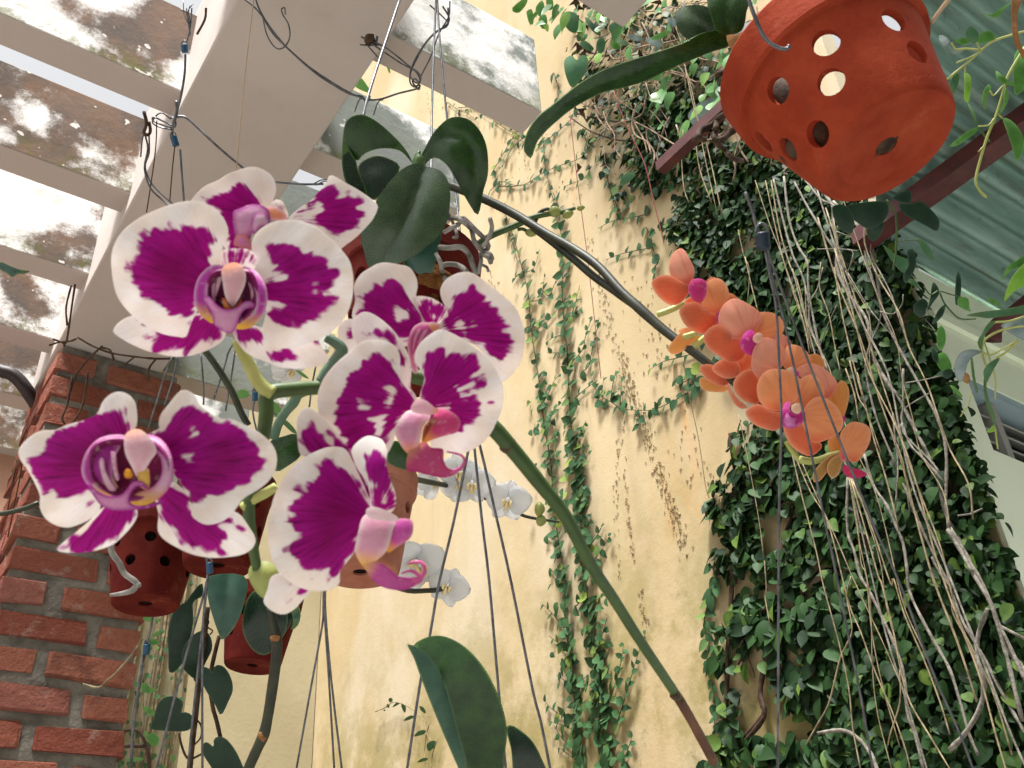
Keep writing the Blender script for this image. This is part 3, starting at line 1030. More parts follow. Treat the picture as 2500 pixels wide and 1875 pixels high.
# ---- flower C: right, behind D
dC = .475
bC = G(6, [(1440, 1140)])[0]
fC = flower(purple, G(6, [(1380, 1100), (1430, 1068), (1490, 1080), (1510, 1110), (1470, 1150), (1400, 1170)]), dC - .014, (ORA, PALE, 8, None, None))
petal(fC, 'petal', G(6, [(835, 790), (880, 700), (950, 650), (1020, 612), (1090, 604), (1180, 620), (1260, 640), (1310, 710), (1326, 790), (1312, 860), (1330, 960), (1400, 1100), (1400, 1200), (1280, 1240), (1180, 1250), (1000, 1200), (850, 1080), (820, 1000), (845, 900)]), dC,
      [G(6, [(838, 862), (900, 832), (960, 772), (1000, 742), (1050, 752), (1120, 728), (1170, 745), (1230, 770), (1270, 830), (1292, 900), (1330, 980), (1400, 1140), (1300, 1220), (1150, 1200), (950, 1060), (830, 1010), (890, 960), (868, 900)])],
      [G(6, [(1170, 940), (1195, 975), (1232, 990), (1232, 1035), (1170, 1045)])], base=bC, tilt=(.10, -.1), k=.2)
petal(fC, 'sepal', G(6, [(1290, 880), (1400, 868), (1480, 900), (1540, 950), (1562, 1020), (1520, 1090), (1400, 1110), (1320, 1080)]), dC + .006,
      [G(6, [(1290, 900), (1400, 885), (1480, 920), (1530, 970), (1540, 1040), (1450, 1090), (1330, 1070)])], [G(6, [(1335, 900), (1360, 905), (1355, 925), (1335, 920)]), G(6, [(1430, 1010), (1470, 1000), (1470, 1030), (1440, 1040)]), G(6, [(1380, 930), (1420, 940), (1410, 960)])],
      base=bC, tilt=(0, .4), k=.4, wave=0)
petal(fC, 'petal', G(6, [(1690, 675), (1600, 700), (1530, 750), (1500, 820), (1512, 890), (1545, 960), (1520, 1040), (1470, 1130), (1560, 1200), (1750, 1230), (1850, 1330), (1940, 1450), (1970, 1525), (2040, 1480), (2110, 1390), (2145, 1270), (2152, 1150), (2122, 1040), (2080, 950), (2000, 870), (1900, 790), (1820, 730), (1760, 690)]), dC + .003,
      [G(6, [(1735, 772), (1762, 775), (1770, 805), (1800, 820), (1850, 850), (1880, 900), (1930, 960), (1990, 1030), (2020, 1080), (2000, 1120), (2050, 1140), (2062, 1190), (2040, 1230), (2060, 1280), (2020, 1310), (2005, 1370), (1950, 1392), (1900, 1340), (1830, 1270), (1700, 1190), (1600, 1190), (1490, 1120), (1550, 980), (1590, 930), (1600, 860), (1660, 818), (1720, 832), (1735, 800)])],
      [G(6, [(1635, 1050), (1670, 1070), (1680, 1095), (1630, 1100)]), G(6, [(1765, 1070), (1785, 1070), (1785, 1090), (1765, 1090)])], base=bC, tilt=(.12, .0), k=.2)
petal(fC, 'sepal', G(6, [(712, 1110), (760, 1050), (830, 1040), (900, 1100), (900, 1250), (820, 1300), (752, 1315), (722, 1220)]), dC + .012, [G(6, [(780, 1130), (815, 1100), (850, 1160), (810, 1190)])], base=bC, tilt=(-.1, .1), k=.2, wave=0)
lobe(fC, 'lip_lobe', G(6, [(1250, 1260), (1265, 1170), (1300, 1100), (1360, 1070), (1430, 1075), (1490, 1100), (1480, 1135), (1400, 1185), (1345, 1260), (1305, 1330), (1330, 1440), (1290, 1440)]), dC - .016, ((.45, .07, .22), (.75, .45, .52), 7, None, None), .5)
for pl in (G(6, [(1300, 1180), (1330, 1120), (1350, 1120), (1310, 1200), (1290, 1290)]), G(6, [(1350, 1170), (1390, 1120), (1400, 1130), (1350, 1210), (1320, 1290)])):
    lobe(fC, 'lip_stripe', pl, dC - .019, ((.72, .45, .55), (.6, .3, .42), 4, None, None), .2)

# ---- flower D: centre right, facing right
dD = .43
bD = G(10, [(1340, 300)])[0]
fD = flower(purple, G(10, [(1285, 290), (1330, 240), (1390, 250), (1440, 290), (1482, 325), (1430, 352), (1350, 345), (1290, 330)]), dD - .018, ((.72, .42, .50), PALE, 8, ORA, (.55, .2)))
petal(fD, 'petal', G(10, [(556, 200), (570, 150), (600, 78), (660, -2), (740, -82), (830, -152), (900, -212), (990, -222), (1080, -212), (1150, -172), (1190, -92), (1190, -2), (1225, 108), (1300, 190), (1330, 300), (1230, 360), (1165, 440), (1140, 560), (1100, 645), (1060, 660), (950, 660), (800, 650), (700, 630), (620, 510), (575, 410), (556, 300)]), dD,
      [G(10, [(688, 230), (720, 180), (762, 130), (740, 90), (800, 30), (870, -10), (900, -60), (980, -98), (1060, -95), (1130, -70), (1152, -20), (1195, 80), (1240, 160), (1320, 240), (1290, 310), (1200, 390), (1155, 440), (1130, 540), (1095, 620), (1000, 640), (900, 650), (800, 640), (760, 560), (700, 480), (662, 420), (705, 380), (680, 330), (692, 280)])],
      [G(10, [(865, 255), (890, 245), (930, 270), (935, 310), (880, 312)]), G(10, [(1095, 155), (1130, 150), (1140, 230), (1130, 260), (1085, 285), (1105, 240)]), G(10, [(955, 385), (1030, 385), (1080, 365), (1085, 415), (1040, 440), (1025, 490), (1000, 435)]), G(10, [(1150, -60), (1180, -50), (1200, 60), (1175, 40)])],
      base=bD, tilt=(.12, -.05), k=.22)
petal(fD, 'petal', G(10, [(1500, -302), (1600, -270), (1700, -210), (1800, -140), (1880, -60), (1940, 30), (1980, 130), (1986, 230), (1970, 330), (1930, 420), (1890, 500), (1830, 570), (1760, 620), (1680, 650), (1600, 655), (1500, 640), (1430, 600), (1420, 500), (1400, 350), (1340, 280), (1350, 180), (1378, 80), (1350, 10), (1306, -52), (1310, -130), (1350, -200), (1420, -260)]), dD + .003,
      [G(10, [(1370, -20), (1380, -75), (1420, -130), (1452, -108), (1490, -178), (1540, -172), (1560, -108), (1620, -132), (1660, -120), (1700, -78), (1770, -124), (1790, -70), (1802, -20), (1830, 20), (1785, 60), (1850, 90), (1862, 150), (1800, 180), (1762, 212), (1800, 270), (1832, 310), (1800, 360), (1782, 410), (1722, 432), (1680, 490), (1620, 512), (1560, 505), (1480, 480), (1400, 400), (1345, 260), (1370, 100)]), G(10, [(1862, 250), (1880, 238), (1898, 252), (1890, 272), (1868, 272)])],
      [G(10, [(1640, 160), (1720, 100), (1750, 70), (1770, 130), (1700, 170)]), G(10, [(1680, 215), (1750, 180), (1790, 175), (1740, 210)]), G(10, [(1500, 300), (1560, 285), (1560, 310), (1510, 320)])], base=bD, tilt=(.10, .05), k=.25)
petal(fD, 'sepal', G(6, [(828, 1050), (900, 985), (980, 1000), (1070, 1060), (1150, 1140), (1210, 1230), (1260, 1330), (1277, 1450), (1272, 1560), (1310, 1690), (1230, 1660), (1180, 1500), (1150, 1350), (1080, 1260), (950, 1250), (870, 1250), (820, 1150)]), dD + .010,
      [G(6, [(920, 1160), (1000, 1095), (1040, 1125), (1060, 1130), (1050, 1062), (1150, 1165), (1200, 1260), (1242, 1350), (1215, 1415), (1180, 1350), (1165, 1260), (1100, 1215), (1000, 1190)]), G(6, [(1265, 1540), (1275, 1450), (1310, 1690), (1260, 1680)])], base=bD, tilt=(-.1, -.1), k=.3, wave=0)
lobe(fD, 'lip_lobe', G(10, [(1235, 340), (1300, 325), (1400, 338), (1420, 380), (1365, 450), (1342, 560), (1300, 640), (1250, 650), (1190, 570), (1150, 480), (1180, 415)]), dD - .016, ((.62, .28, .42), (.80, .62, .62), 14, ORA, (.1, .62)), .5)
lobe(fD, 'lip_lobe', G(10, [(1480, 312), (1560, 325), (1630, 370), (1652, 430), (1620, 490), (1540, 512), (1440, 545), (1360, 575), (1390, 500), (1440, 400)]), dD - .014, ((.58, .06, .20), (.62, .15, .28), 9, YEL, (-.5, .45)), .55)
lobe(fD, 'lip_throat', G(10, [(1380, 440), (1470, 370), (1440, 450), (1390, 530), (1360, 560)]), dD - .017, ((.20, .01, .03), (.45, .15, .03), 7, None, None), .2)
lobe(fD, 'lip', G(10, [(1260, 640), (1320, 585), (1390, 570), (1430, 612), (1520, 622), (1522, 700), (1560, 768), (1640, 792), (1540, 838), (1430, 822), (1320, 795), (1245, 775)]), dD - .015, ((.52, .07, .20), (.45, .03, .16), 9, (.70, .42, .16), (-.5, -.45)), .4)
tube('lip_tendril', [P(*q, dD - .015) for q in G(10, [(1600, 795), (1660, 765), (1688, 715), (1670, 675), (1620, 655), (1550, 640)])], [.0011, .0009, .0007, .0006, .0005, .0003], m_simple('tendril', (.42, .03, .18), (.52, .08, .24), 60, .4), fD, 6)
tendril_mat = bpy.data.materials['tendril']

# ---- flower E: lower left, nearest
dE = .375
bE = G(9, [(1050, 780)])[0]
fE = flower(purple, G(9, [(990, 500), (1060, 472), (1120, 500), (1180, 570), (1205, 640), (1165, 700), (1115, 780), (1060, 825), (1030, 760), (980, 660), (968, 560)]), dE - .013, ((.68, .40, .46), (.78, .60, .62), 14, (.76, .40, .24), (-.15, -.62)))
petal(fE, 'petal', G(9, [(146, 630), (200, 555), (270, 500), (340, 475), (430, 472), (530, 430), (640, 400), (750, 350), (790, 260), (850, 200), (920, 178), (990, 200), (1040, 260), (1058, 350), (1056, 430), (1030, 500), (1000, 640), (960, 800), (860, 900), (770, 980), (775, 1070), (740, 1130), (640, 1190), (520, 1226), (420, 1200), (350, 1150), (310, 1070), (312, 980), (270, 880), (210, 770), (158, 700)]), dE,
      [G(9, [(360, 540), (420, 482), (540, 440), (680, 390), (770, 342), (830, 305), (920, 298), (960, 330), (980, 390), (1006, 430), (1010, 520), (990, 640), (900, 840), (760, 940), (690, 955), (600, 992), (520, 1012), (440, 995), (400, 960), (340, 978), (322, 920), (270, 830), (230, 760), (203, 690), (270, 640), (340, 600)]), G(9, [(655, 1000), (690, 985), (730, 1010), (740, 1040), (700, 1055), (665, 1030)])],
      base=bE, tilt=(-.28, .15), k=.3, wave=6)
petal(fE, 'petal', G(9, [(1110, 560), (1150, 500), (1230, 465), (1225, 420), (1245, 350), (1300, 280), (1370, 190), (1430, 164), (1500, 200), (1540, 280), (1620, 340), (1690, 385), (1780, 390), (1880, 430), (1980, 480), (2070, 550), (2120, 620), (2137, 700), (2120, 790), (2060, 880), (1980, 940), (1880, 1000), (1820, 1080), (1760, 1150), (1680, 1190), (1590, 1202), (1520, 1170), (1475, 1120), (1490, 1030), (1440, 960), (1370, 850), (1300, 760), (1180, 680)]), dE + .002,
      [G(9, [(1110, 540), (1180, 490), (1280, 460), (1330, 360), (1400, 282), (1460, 258), (1520, 290), (1600, 340), (1690, 412), (1760, 388), (1850, 430), (1885, 470), (1960, 540), (1980, 600), (2062, 680), (2040, 760), (1970, 820), (1940, 872), (1850, 900), (1780, 960), (1700, 992), (1620, 992), (1580, 1032), (1500, 1028), (1440, 960), (1360, 840), (1290, 750), (1180, 680)])],
      [G(9, [(1455, 465), (1490, 455), (1515, 500), (1490, 520), (1465, 500)]), G(9, [(1445, 680), (1485, 672), (1480, 700), (1450, 705)])], base=bE, tilt=(.02, .02), k=.28, wave=6)
petal(fE, 'sepal', G(9, [(438, 1395), (520, 1315), (600, 1250), (700, 1165), (770, 1090), (860, 1040), (960, 1020), (1040, 1060), (1062, 1130), (1020, 1210), (940, 1300), (880, 1350), (780, 1392), (650, 1418), (520, 1418)]), dE + .012,
      [G(9, [(440, 1395), (520, 1325), (620, 1245), (740, 1140), (860, 1040), (970, 1030), (1030, 1075), (1035, 1140), (990, 1220), (900, 1330), (780, 1380), (650, 1418), (520, 1420)])], base=bE, tilt=(-.1, .25), k=.25, wave=2)
petal(fE, 'sepal', G(9, [(1200, 1000), (1260, 900), (1340, 880), (1440, 960), (1500, 1080), (1600, 1150), (1720, 1120), (1790, 1098), (1860, 1135), (1920, 1220), (1972, 1310), (1950, 1382), (1880, 1430), (1760, 1452), (1620, 1456), (1480, 1430), (1350, 1370), (1260, 1310), (1218, 1240), (1225, 1120)]), dE + .012,
      [G(9, [(1210, 1000), (1260, 910), (1340, 890), (1440, 970), (1500, 1080), (1600, 1160), (1700, 1150), (1770, 1120), (1805, 1175), (1770, 1200), (1700, 1215), (1740, 1260), (1752, 1320), (1722, 1390), (1800, 1440), (1700, 1445), (1620, 1400), (1500, 1400), (1400, 1350), (1330, 1270), (1270, 1180), (1235, 1100)]), G(9, [(1815, 1215), (1850, 1205), (1872, 1230), (1860, 1258), (1825, 1255)])], base=bE, tilt=(.0, .15), k=.25, wave=2)
lobe(fE, 'lip_throat', G(9, [(700, 620), (830, 540), (1000, 540), (1180, 560), (1290, 680), (1300, 830), (1180, 960), (1000, 1020), (820, 950), (700, 840)]), dE - .002, ((.17, .006, .06), (.3, .03, .18), 12, None, None), -.5)
lobe(fE, 'lip_lobe', G(9, [(968, 525), (860, 518), (760, 550), (690, 620), (650, 700), (638, 800), (680, 890), (760, 950), (860, 978), (935, 965), (905, 900), (870, 820), (880, 700), (930, 600)]), dE - .008, ((.38, .03, .28), (.68, .36, .56), 10, YEL, (.25, .62)), .5)
for pl in (G(9, [(770, 720), (800, 690), (810, 780), (850, 860), (900, 930), (850, 940), (800, 860)]), G(9, [(860, 640), (890, 660), (900, 760), (920, 860), (890, 840), (870, 740)])):
    lobe(fE, 'lip_stripe', pl, dE - .0105, ((.76, .55, .60), (.62, .3, .45), 5, None, None), .2)
lobe(fE, 'lip_lobe', G(9, [(1130, 518), (1230, 540), (1300, 620), (1332, 720), (1335, 840), (1290, 935), (1220, 1000), (1130, 1045), (1030, 1042), (998, 1000), (1060, 960), (1160, 925), (1232, 850), (1252, 760), (1225, 670), (1150, 610)]), dE - .010, ((.66, .40, .55), (.52, .08, .34), 9, (.72, .42, .05), (-.1, .75)), .55)
lobe(fE, 'lip_callus', G(9, [(965, 800), (990, 775), (1020, 800), (1020, 835), (975, 840)]), dE - .0115, ((.80, .45, .03), (.6, .2, .02), 5, None, None), .5)
lobe(fE, 'lip_callus', G(9, [(1075, 800), (1110, 775), (1150, 790), (1150, 920), (1080, 900)]), dE - .0115, ((.76, .48, .10), (.66, .35, .08), 6, None, None), .4)
lobe(fE, 'lip', G(9, [(680, 890), (760, 955), (860, 985), (950, 965), (1020, 878), (1090, 872), (1150, 935), (1070, 905), (1015, 950), (1002, 1035), (1100, 1062), (1265, 1018), (1180, 1065), (1050, 1085), (900, 1092), (800, 1062), (735, 990)]), dE - .014, ((.66, .28, .48), (.40, .03, .30), 9, None, None), .35)

# ---- flower F: bottom, facing right
dF = .40
bF = G(10, [(1000, 1130)])[0]
fF = flower(purple, G(10, [(940, 1085), (1000, 1068), (1080, 1095), (1150, 1130), (1175, 1165), (1100, 1170), (1000, 1160), (945, 1140)]), dF - .018, ((.78, .58, .60), WHT, 10, None, None))
petal(fF, 'petal', G(10, [(750, 612), (650, 604), (540, 640), (430, 700), (340, 780), (280, 870), (230, 960), (200, 1060), (175, 1170), (170, 1290), (190, 1420), (230, 1530), (300, 1610), (400, 1680), (500, 1710), (600, 1714), (680, 1692), (725, 1650), (728, 1560), (790, 1480), (860, 1380), (930, 1260), (1000, 1160), (975, 1060), (910, 900), (840, 750), (795, 655)]), dF,
      [G(10, [(560, 730), (600, 708), (660, 740), (690, 752), (790, 780), (870, 870), (940, 1000), (990, 1110), (920, 1240), (860, 1350), (790, 1450), (742, 1545), (680, 1592), (600, 1550), (540, 1550), (480, 1582), (470, 1530), (400, 1480), (370, 1440), (308, 1420), (340, 1370), (390, 1312), (412, 1270), (380, 1222), (308, 1182), (320, 1130), (362, 1130), (350, 1060), (350, 1000), (402, 980), (350, 950), (350, 908), (430, 908), (462, 922), (450, 880), (510, 860), (552, 810)]), G(10, [(485, 1610), (520, 1590), (525, 1625), (490, 1640)]), G(10, [(605, 1615), (630, 1608), (638, 1632), (612, 1642)])],
      base=bF, tilt=(.18, -.03), k=.28, wave=4)
petal(fF, 'sepal', G(10, [(818, 630), (870, 560), (940, 520), (1010, 530), (1062, 560), (1092, 640), (1084, 720), (1112, 850), (1155, 960), (1155, 1060), (1115, 1110), (1040, 1120), (970, 1090), (955, 950), (925, 850), (880, 800), (840, 720)]), dF - .004,
      [G(10, [(908, 680), (980, 640), (1020, 628), (1072, 680), (1105, 830), (1155, 960), (1150, 1070), (1100, 1110), (1030, 1110), (968, 1050), (990, 900), (920, 780)])],
      [G(10, [(1055, 960), (1085, 970), (1080, 1030), (1060, 1030)])], base=bF, tilt=(0, -.1), k=.6, wave=0)
petal(fF, 'sepal', G(10, [(396, 390), (430, 320), (480, 298), (540, 330), (600, 380), (680, 460), (760, 570), (805, 640), (880, 760), (950, 900), (1000, 1080), (940, 1060), (860, 900), (760, 720), (640, 660), (520, 670), (425, 670), (400, 560), (394, 470)]), dF + .012,
      [G(10, [(490, 400), (540, 408), (610, 420), (680, 470), (770, 590), (860, 755), (940, 900), (990, 1060), (900, 980), (800, 760), (700, 660), (600, 650), (470, 655), (450, 590), (428, 540), (450, 500), (490, 490)])],
      [G(10, [(560, 440), (600, 430), (610, 460), (580, 470)]), G(10, [(630, 535), (665, 540), (660, 580), (635, 575)]), G(10, [(790, 760), (830, 790), (860, 850), (825, 830)])], base=bF, tilt=(.2, -.1), k=.25, wave=0)
petal(fF, 'sepal', G(14, [(138, 370), (170, 280), (200, 180), (300, 160), (440, 200), (520, 250), (490, 310), (430, 372), (380, 430), (300, 472), (230, 460), (170, 420)]), dF + .014,
      [G(14, [(300, 350), (340, 325), (380, 290), (400, 265), (490, 265), (480, 300), (430, 350), (385, 395), (370, 380), (400, 335), (335, 375), (310, 375)]), G(14, [(330, 240), (360, 235), (370, 255), (345, 265)])], base=bF, tilt=(.05, .1), k=.25, wave=0)
lobe(fF, 'lip_lobe', G(10, [(945, 1120), (900, 1160), (880, 1230), (858, 1330), (848, 1400), (880, 1480), (935, 1535), (1010, 1475), (1080, 1405), (1112, 1320), (1135, 1230), (1165, 1165), (1100, 1140), (1020, 1120)]), dF - .016, ((.68, .34, .46), (.80, .62, .62), 14, (.80, .46, .10), (-.1, .62)), .5)
lobe(fF, 'lip_lobe', G(10, [(1150, 1172), (1270, 1168), (1288, 1240), (1262, 1310), (1180, 1362), (1095, 1415), (1110, 1290)]), dF - .013, ((.60, .10, .40), (.68, .28, .42), 8, (.80, .45, .05), (-.4, .5)), .5)
lobe(fF, 'lip', G(10, [(890, 1495), (980, 1490), (1060, 1510), (1150, 1580), (1180, 1605), (1300, 1618), (1335, 1642), (1262, 1692), (1180, 1706), (1060, 1682), (980, 1622), (930, 1548)]), dF - .015, ((.56, .10, .34), (.48, .05, .28), 9, (.80, .50, .12), (-.55, -.3)), .4)
for pl in ([(1250, 1500), (1330, 1490), (1375, 1520), (1375, 1580), (1340, 1620), (1280, 1630)], [(1200, 1580), (1270, 1560), (1330, 1590), (1350, 1630), (1310, 1650)]):
    tube('lip_tendril', [P(*q, dF - .016) for q in G(10, pl)], [.0004, .0006, .0008, .0009, .001, .0011], tendril_mat, fF, 6)

# ---- spike and pedicels
tube('flower_spike', [P(x, y, d) for x, y, d in [(1790, 1935, .62), (1745, 1865, .61), (1690, 1760, .585), (1640, 1680, .56), (1560, 1560, .535), (1500, 1465, .52), (1440, 1375, .505), (1380, 1260, .495), (1310, 1170, .488), (1245, 1090, .482), (1195, 1035, .48), (1100, 950, .485), (990, 915, .485), (900, 920, .48), (790, 944, .47), (720, 950, .462), (655, 962, .455), (650, 1010, .452), (643, 1060, .452), (622, 1140, .452), (608, 1220, .452), (612, 1300, .452), (628, 1390, .452)]],
     [.0028, .0027, .0026, .0027, .0028, .0029, .0031, .0034, .0037, .0039, .0041, .0038, .0036, .0035, .0034, .0034, .0036, .0034, .0032, .0030, .0028, .0026, .0022], M['spike_green'], purple, 12, 6, .012)
for (x, y, d, rr) in [(1240, 1087, .482, .0043), (1437, 1370, .505, .0034), (1648, 1695, .562, .0031)]:
    p = P(x, y, d)
    ax = (P(x + 30, y + 45, d + .008) - p).normalized()
    tube('spike_node', [p - ax * .0016, p - ax * .0006, p + ax * .0006, p + ax * .002], [rr * .9, rr, rr * 1.02, rr * .9], M['bark_brown'], purple, 10, 3, .05)
tube('dried_tip', [P(1655, 1702, .566), P(1690, 1762, .583), P(1742, 1858, .606)], [.00285, .0028, .0030], m_simple('brown_spike', (.07, .025, .012), (.17, .075, .035), 30, .6, .3, .3, .001), purple, 12, 6, .02)
tube('pedicel', [P(*q, .452) for q in G(6, [(210, 1615), (150, 1580), (80, 1500), (20, 1380), (-40, 1280), (-70, 1200)])], [.0032, .0032, .0030, .0028, .0024, .0022], M['spike_pale'], purple, 10, 5)
tube('pedicel', [P(*q, .47) for q in G(6, [(590, 1530), (640, 1440), (720, 1330), (740, 1270), (690, 1220), (620, 1180)])], [.0034, .0034, .0032, .0028, .0025, .0022], M['spike_teal'], purple, 10, 5)
tube('pedicel', [P(*q, .452) for q in G(9, [(1880, 1080), (1950, 1010), (2050, 960), (2130, 910)])], [.0028, .0024, .0022, .002], M['spike_pale'], purple, 8, 5)
traced('bud', G(13, [(1950, 110), (2020, 78), (2100, 95), (2135, 160), (2130, 260), (2080, 330), (2020, 320), (1960, 240), (1935, 170)]), .45, M['bud'], purple, k=.6, grid=8, thick=.003)

# ------------------------------------------------------------------ orange orchid spike
orange = empty('orange_orchid', P(960, 560, 1.0), 'orchid with broad dark green leaves and a long dark spike of orange flowers', 'orchid')
CO, CP, CR, CY_ = (.84, .41, .19), (.86, .47, .34), (.50, .07, .035), (.78, .42, .12)
PG = {'o': (CO, (.86, .46, .26), 14, (.74, .19, .075), (.0, .55)),
      'p': (CP, (.84, .42, .32), 14, (.66, .12, .08), (.3, .5)),
      'r': ((.72, .21, .10), (.84, .40, .25), 12, (.62, .13, .06), (.5, .4)),
      'y': (CY_, (.78, .46, .18), 10, (.66, .26, .09), (.3, -.3)),
      'g': ((.46, .30, .09), (.55, .36, .12), 8, (.50, .14, .07), (.4, .2))}
DO = .80


def opet(fl, pts, tile, d, kind, base, tilt=(0, 0), k=.3, name='petal'):
    return traced(name, G(tile, pts), d, M['orange'], fl, base=G(tile, [base])[0], tilt=tilt, k=k * .55, grid=8, thick=.0006, pig=PG[kind], wave=2.0, ripple=1.2)


MG = ((.50, .03, .22), (.62, .08, .34), 6, (.40, .02, .30), (0, -.4))
# flower 1
f = flower(orange, G(7, [(1530, 760), (1570, 730), (1640, 740), (1660, 800), (1640, 880), (1600, 912), (1545, 880), (1520, 820)]), DO - .012, ((.52, .03, .17), (.62, .10, .30), 6, (.50, .04, .08), (0, .5)), k=.3)
opet(f, [(1450, 495), (1395, 540), (1370, 620), (1380, 700), (1440, 765), (1525, 780), (1558, 720), (1562, 650), (1530, 580), (1490, 512)], 7, DO, 'p', (1560, 790), (.1, -.2))
opet(f, [(1236, 750), (1300, 706), (1380, 705), (1470, 752), (1535, 785), (1512, 855), (1450, 920), (1380, 932), (1310, 890), (1250, 815)], 7, DO, 'r', (1560, 790), (.3, .1))
opet(f, [(1500, 890), (1560, 860), (1640, 890), (1640, 940), (1560, 930), (1490, 930)], 7, DO + .01, 'r', (1560, 790), (0, .2), name='sepal')
# flower 2
f = flower(orange, G(7, [(1740, 1000), (1770, 970), (1800, 980), (1800, 1050), (1770, 1090), (1735, 1060)]), DO - .004, MG)
opet(f, [(1720, 724), (1662, 760), (1632, 830), (1622, 900), (1642, 970), (1720, 1002), (1792, 950), (1830, 870), (1822, 800), (1780, 740)], 7, DO - .004, 'o', (1760, 1000), (.1, -.2))
opet(f, [(1447, 980), (1500, 920), (1590, 910), (1650, 960), (1745, 1015), (1732, 1095), (1660, 1152), (1570, 1140), (1490, 1082)], 7, DO, 'r', (1760, 1000), (.3, .1))
opet(f, [(1810, 850), (1850, 842), (1902, 880), (1920, 930), (1850, 960), (1800, 940)], 7, DO + .01, 'o', (1760, 1000), (0, 0), name='sepal')
opet(f, [(1640, 770), (1690, 715), (1740, 730), (1700, 780), (1640, 830)], 7, DO + .008, 'p', (1760, 1000), (0, 0), name='sepal')
# flower 3
f = flower(orange, G(7, [(2020, 1175), (2050, 1148), (2085, 1160), (2085, 1200), (2050, 1225), (2020, 1205)]), DO - .030, ((.72, .40, .28), (.8, .5, .36), 6, None, None))
opet(f, [(1850, 886), (1782, 940), (1750, 1020), (1760, 1100), (1800, 1172), (1880, 1195), (1960, 1178), (2040, 1125), (2086, 1050), (2060, 980), (1990, 930), (1910, 888)], 7, DO - .014, 'p', (1990, 1190), (.1, -.2))
opet(f, [(1635, 1170), (1690, 1102), (1760, 1080), (1830, 1130), (1935, 1195), (1962, 1300), (1920, 1362), (1830, 1372), (1740, 1320), (1660, 1255)], 7, DO - .010, 'r', (1990, 1190), (.25, .1))
opet(f, [(140, 1000), (260, 988), (330, 1030), (362, 1090), (345, 1150), (280, 1190), (200, 1190), (120, 1180), (100, 1100)], 8, DO - .006, 'o', (60, 1180), (-.1, -.1))
opet(f, [(1740, 1380), (1830, 1360), (1920, 1350), (1960, 1300), (2020, 1330), (2000, 1420), (1930, 1480), (1820, 1450)], 7, DO + .002, 'r', (1990, 1190), (0, .2), name='sepal')
traced('lip', G(7, [(1925, 1200), (1965, 1140), (2015, 1128), (2030, 1180), (2070, 1190), (2055, 1240), (2012, 1315), (1950, 1295), (1920, 1240)]), DO - .026, M['lip'], f, k=.5, grid=6, thick=.0014, pig=MG)
# flower 4
f = flower(orange, G(8, [(380, 1430), (420, 1412), (440, 1440), (430, 1480), (395, 1480)]), DO - .035, ((.76, .5, .4), (.8, .55, .45), 5, None, None))
opet(f, [(200, 1184), (140, 1240), (114, 1320), (110, 1410), (150, 1490), (220, 1502), (300, 1452), (362, 1380), (382, 1310), (340, 1240), (270, 1195)], 8, DO - .026, 'p', (400, 1450), (.15, -.15))
opet(f, [(390, 1240), (480, 1248), (550, 1310), (572, 1390), (500, 1410), (430, 1435), (370, 1425), (350, 1370), (370, 1300)], 8, DO - .020, 'o', (400, 1450), (-.1, -.2))
opet(f, [(260, 1180), (330, 1150), (390, 1185), (420, 1240), (380, 1290), (300, 1250)], 8, DO - .010, 'p', (400, 1450), (0, -.1), name='sepal')
opet(f, [(1865, 1530), (1930, 1450), (2010, 1428), (2070, 1500), (2080, 1600), (2060, 1690), (1970, 1680), (1890, 1620)], 7, DO - .018, 'r', (2300, 1450), (.2, .1))
traced('lip', G(8, [(420, 1450), (455, 1440), (475, 1465), (460, 1500), (430, 1490)]), DO - .034, M['lip'], f, k=.5, grid=6, thick=.0014, pig=MG)
# flower 5, the big one at the front
f = flower(orange, G(12, [(415, 300), (445, 270), (485, 275), (495, 310), (470, 345), (430, 335)]), DO - .058, ((.78, .48, .32), (.82, .58, .42), 6, None, None))
B5 = (430, 350)
opet(f, [(250, 8), (180, 60), (150, 150), (170, 250), (240, 312), (330, 330), (400, 300), (462, 220), (492, 140), (482, 80), (420, 28), (340, 4)], 12, DO - .044, 'o', B5, (.1, -.05))
opet(f, [(450, 110), (490, 75), (560, 48), (620, 70), (660, 130), (672, 205), (610, 260), (540, 300), (500, 330), (440, 290), (455, 200)], 12, DO - .036, 'o', B5, (-.05, -.15), name='sepal')
opet(f, [(500, 340), (560, 250), (620, 218), (700, 240), (770, 300), (812, 380), (812, 450), (760, 512), (680, 552), (600, 572), (550, 530), (505, 430)], 12, DO - .044, 'o', B5, (.0, .05))
opet(f, [(62, 340), (110, 290), (180, 275), (260, 325), (360, 345), (390, 400), (350, 445), (290, 478), (200, 462), (120, 422)], 12, DO - .036, 'r', B5, (.15, .1), name='sepal')
opet(f, [(355, 450), (430, 420), (520, 430), (570, 530), (640, 570), (650, 610), (570, 674), (480, 645), (400, 575)], 12, DO - .036, 'r', B5, (0, .1), name='sepal')
traced('lip', G(12, [(342, 340), (370, 270), (412, 262), (402, 312), (440, 352), (500, 330), (520, 345), (510, 400), (460, 445), (390, 458), (342, 420)]), DO - .056, M['lip'], f, k=.5, grid=6, thick=.0014, pig=MG)
traced('lip', G(12, [(360, 400), (385, 335), (410, 375), (460, 385), (440, 410), (450, 440), (380, 455)]), DO - .059, M['lip'], f, k=.4, grid=6, thick=.0010, pig=((.66, .22, .48), (.55, .1, .4), 5, None, None))
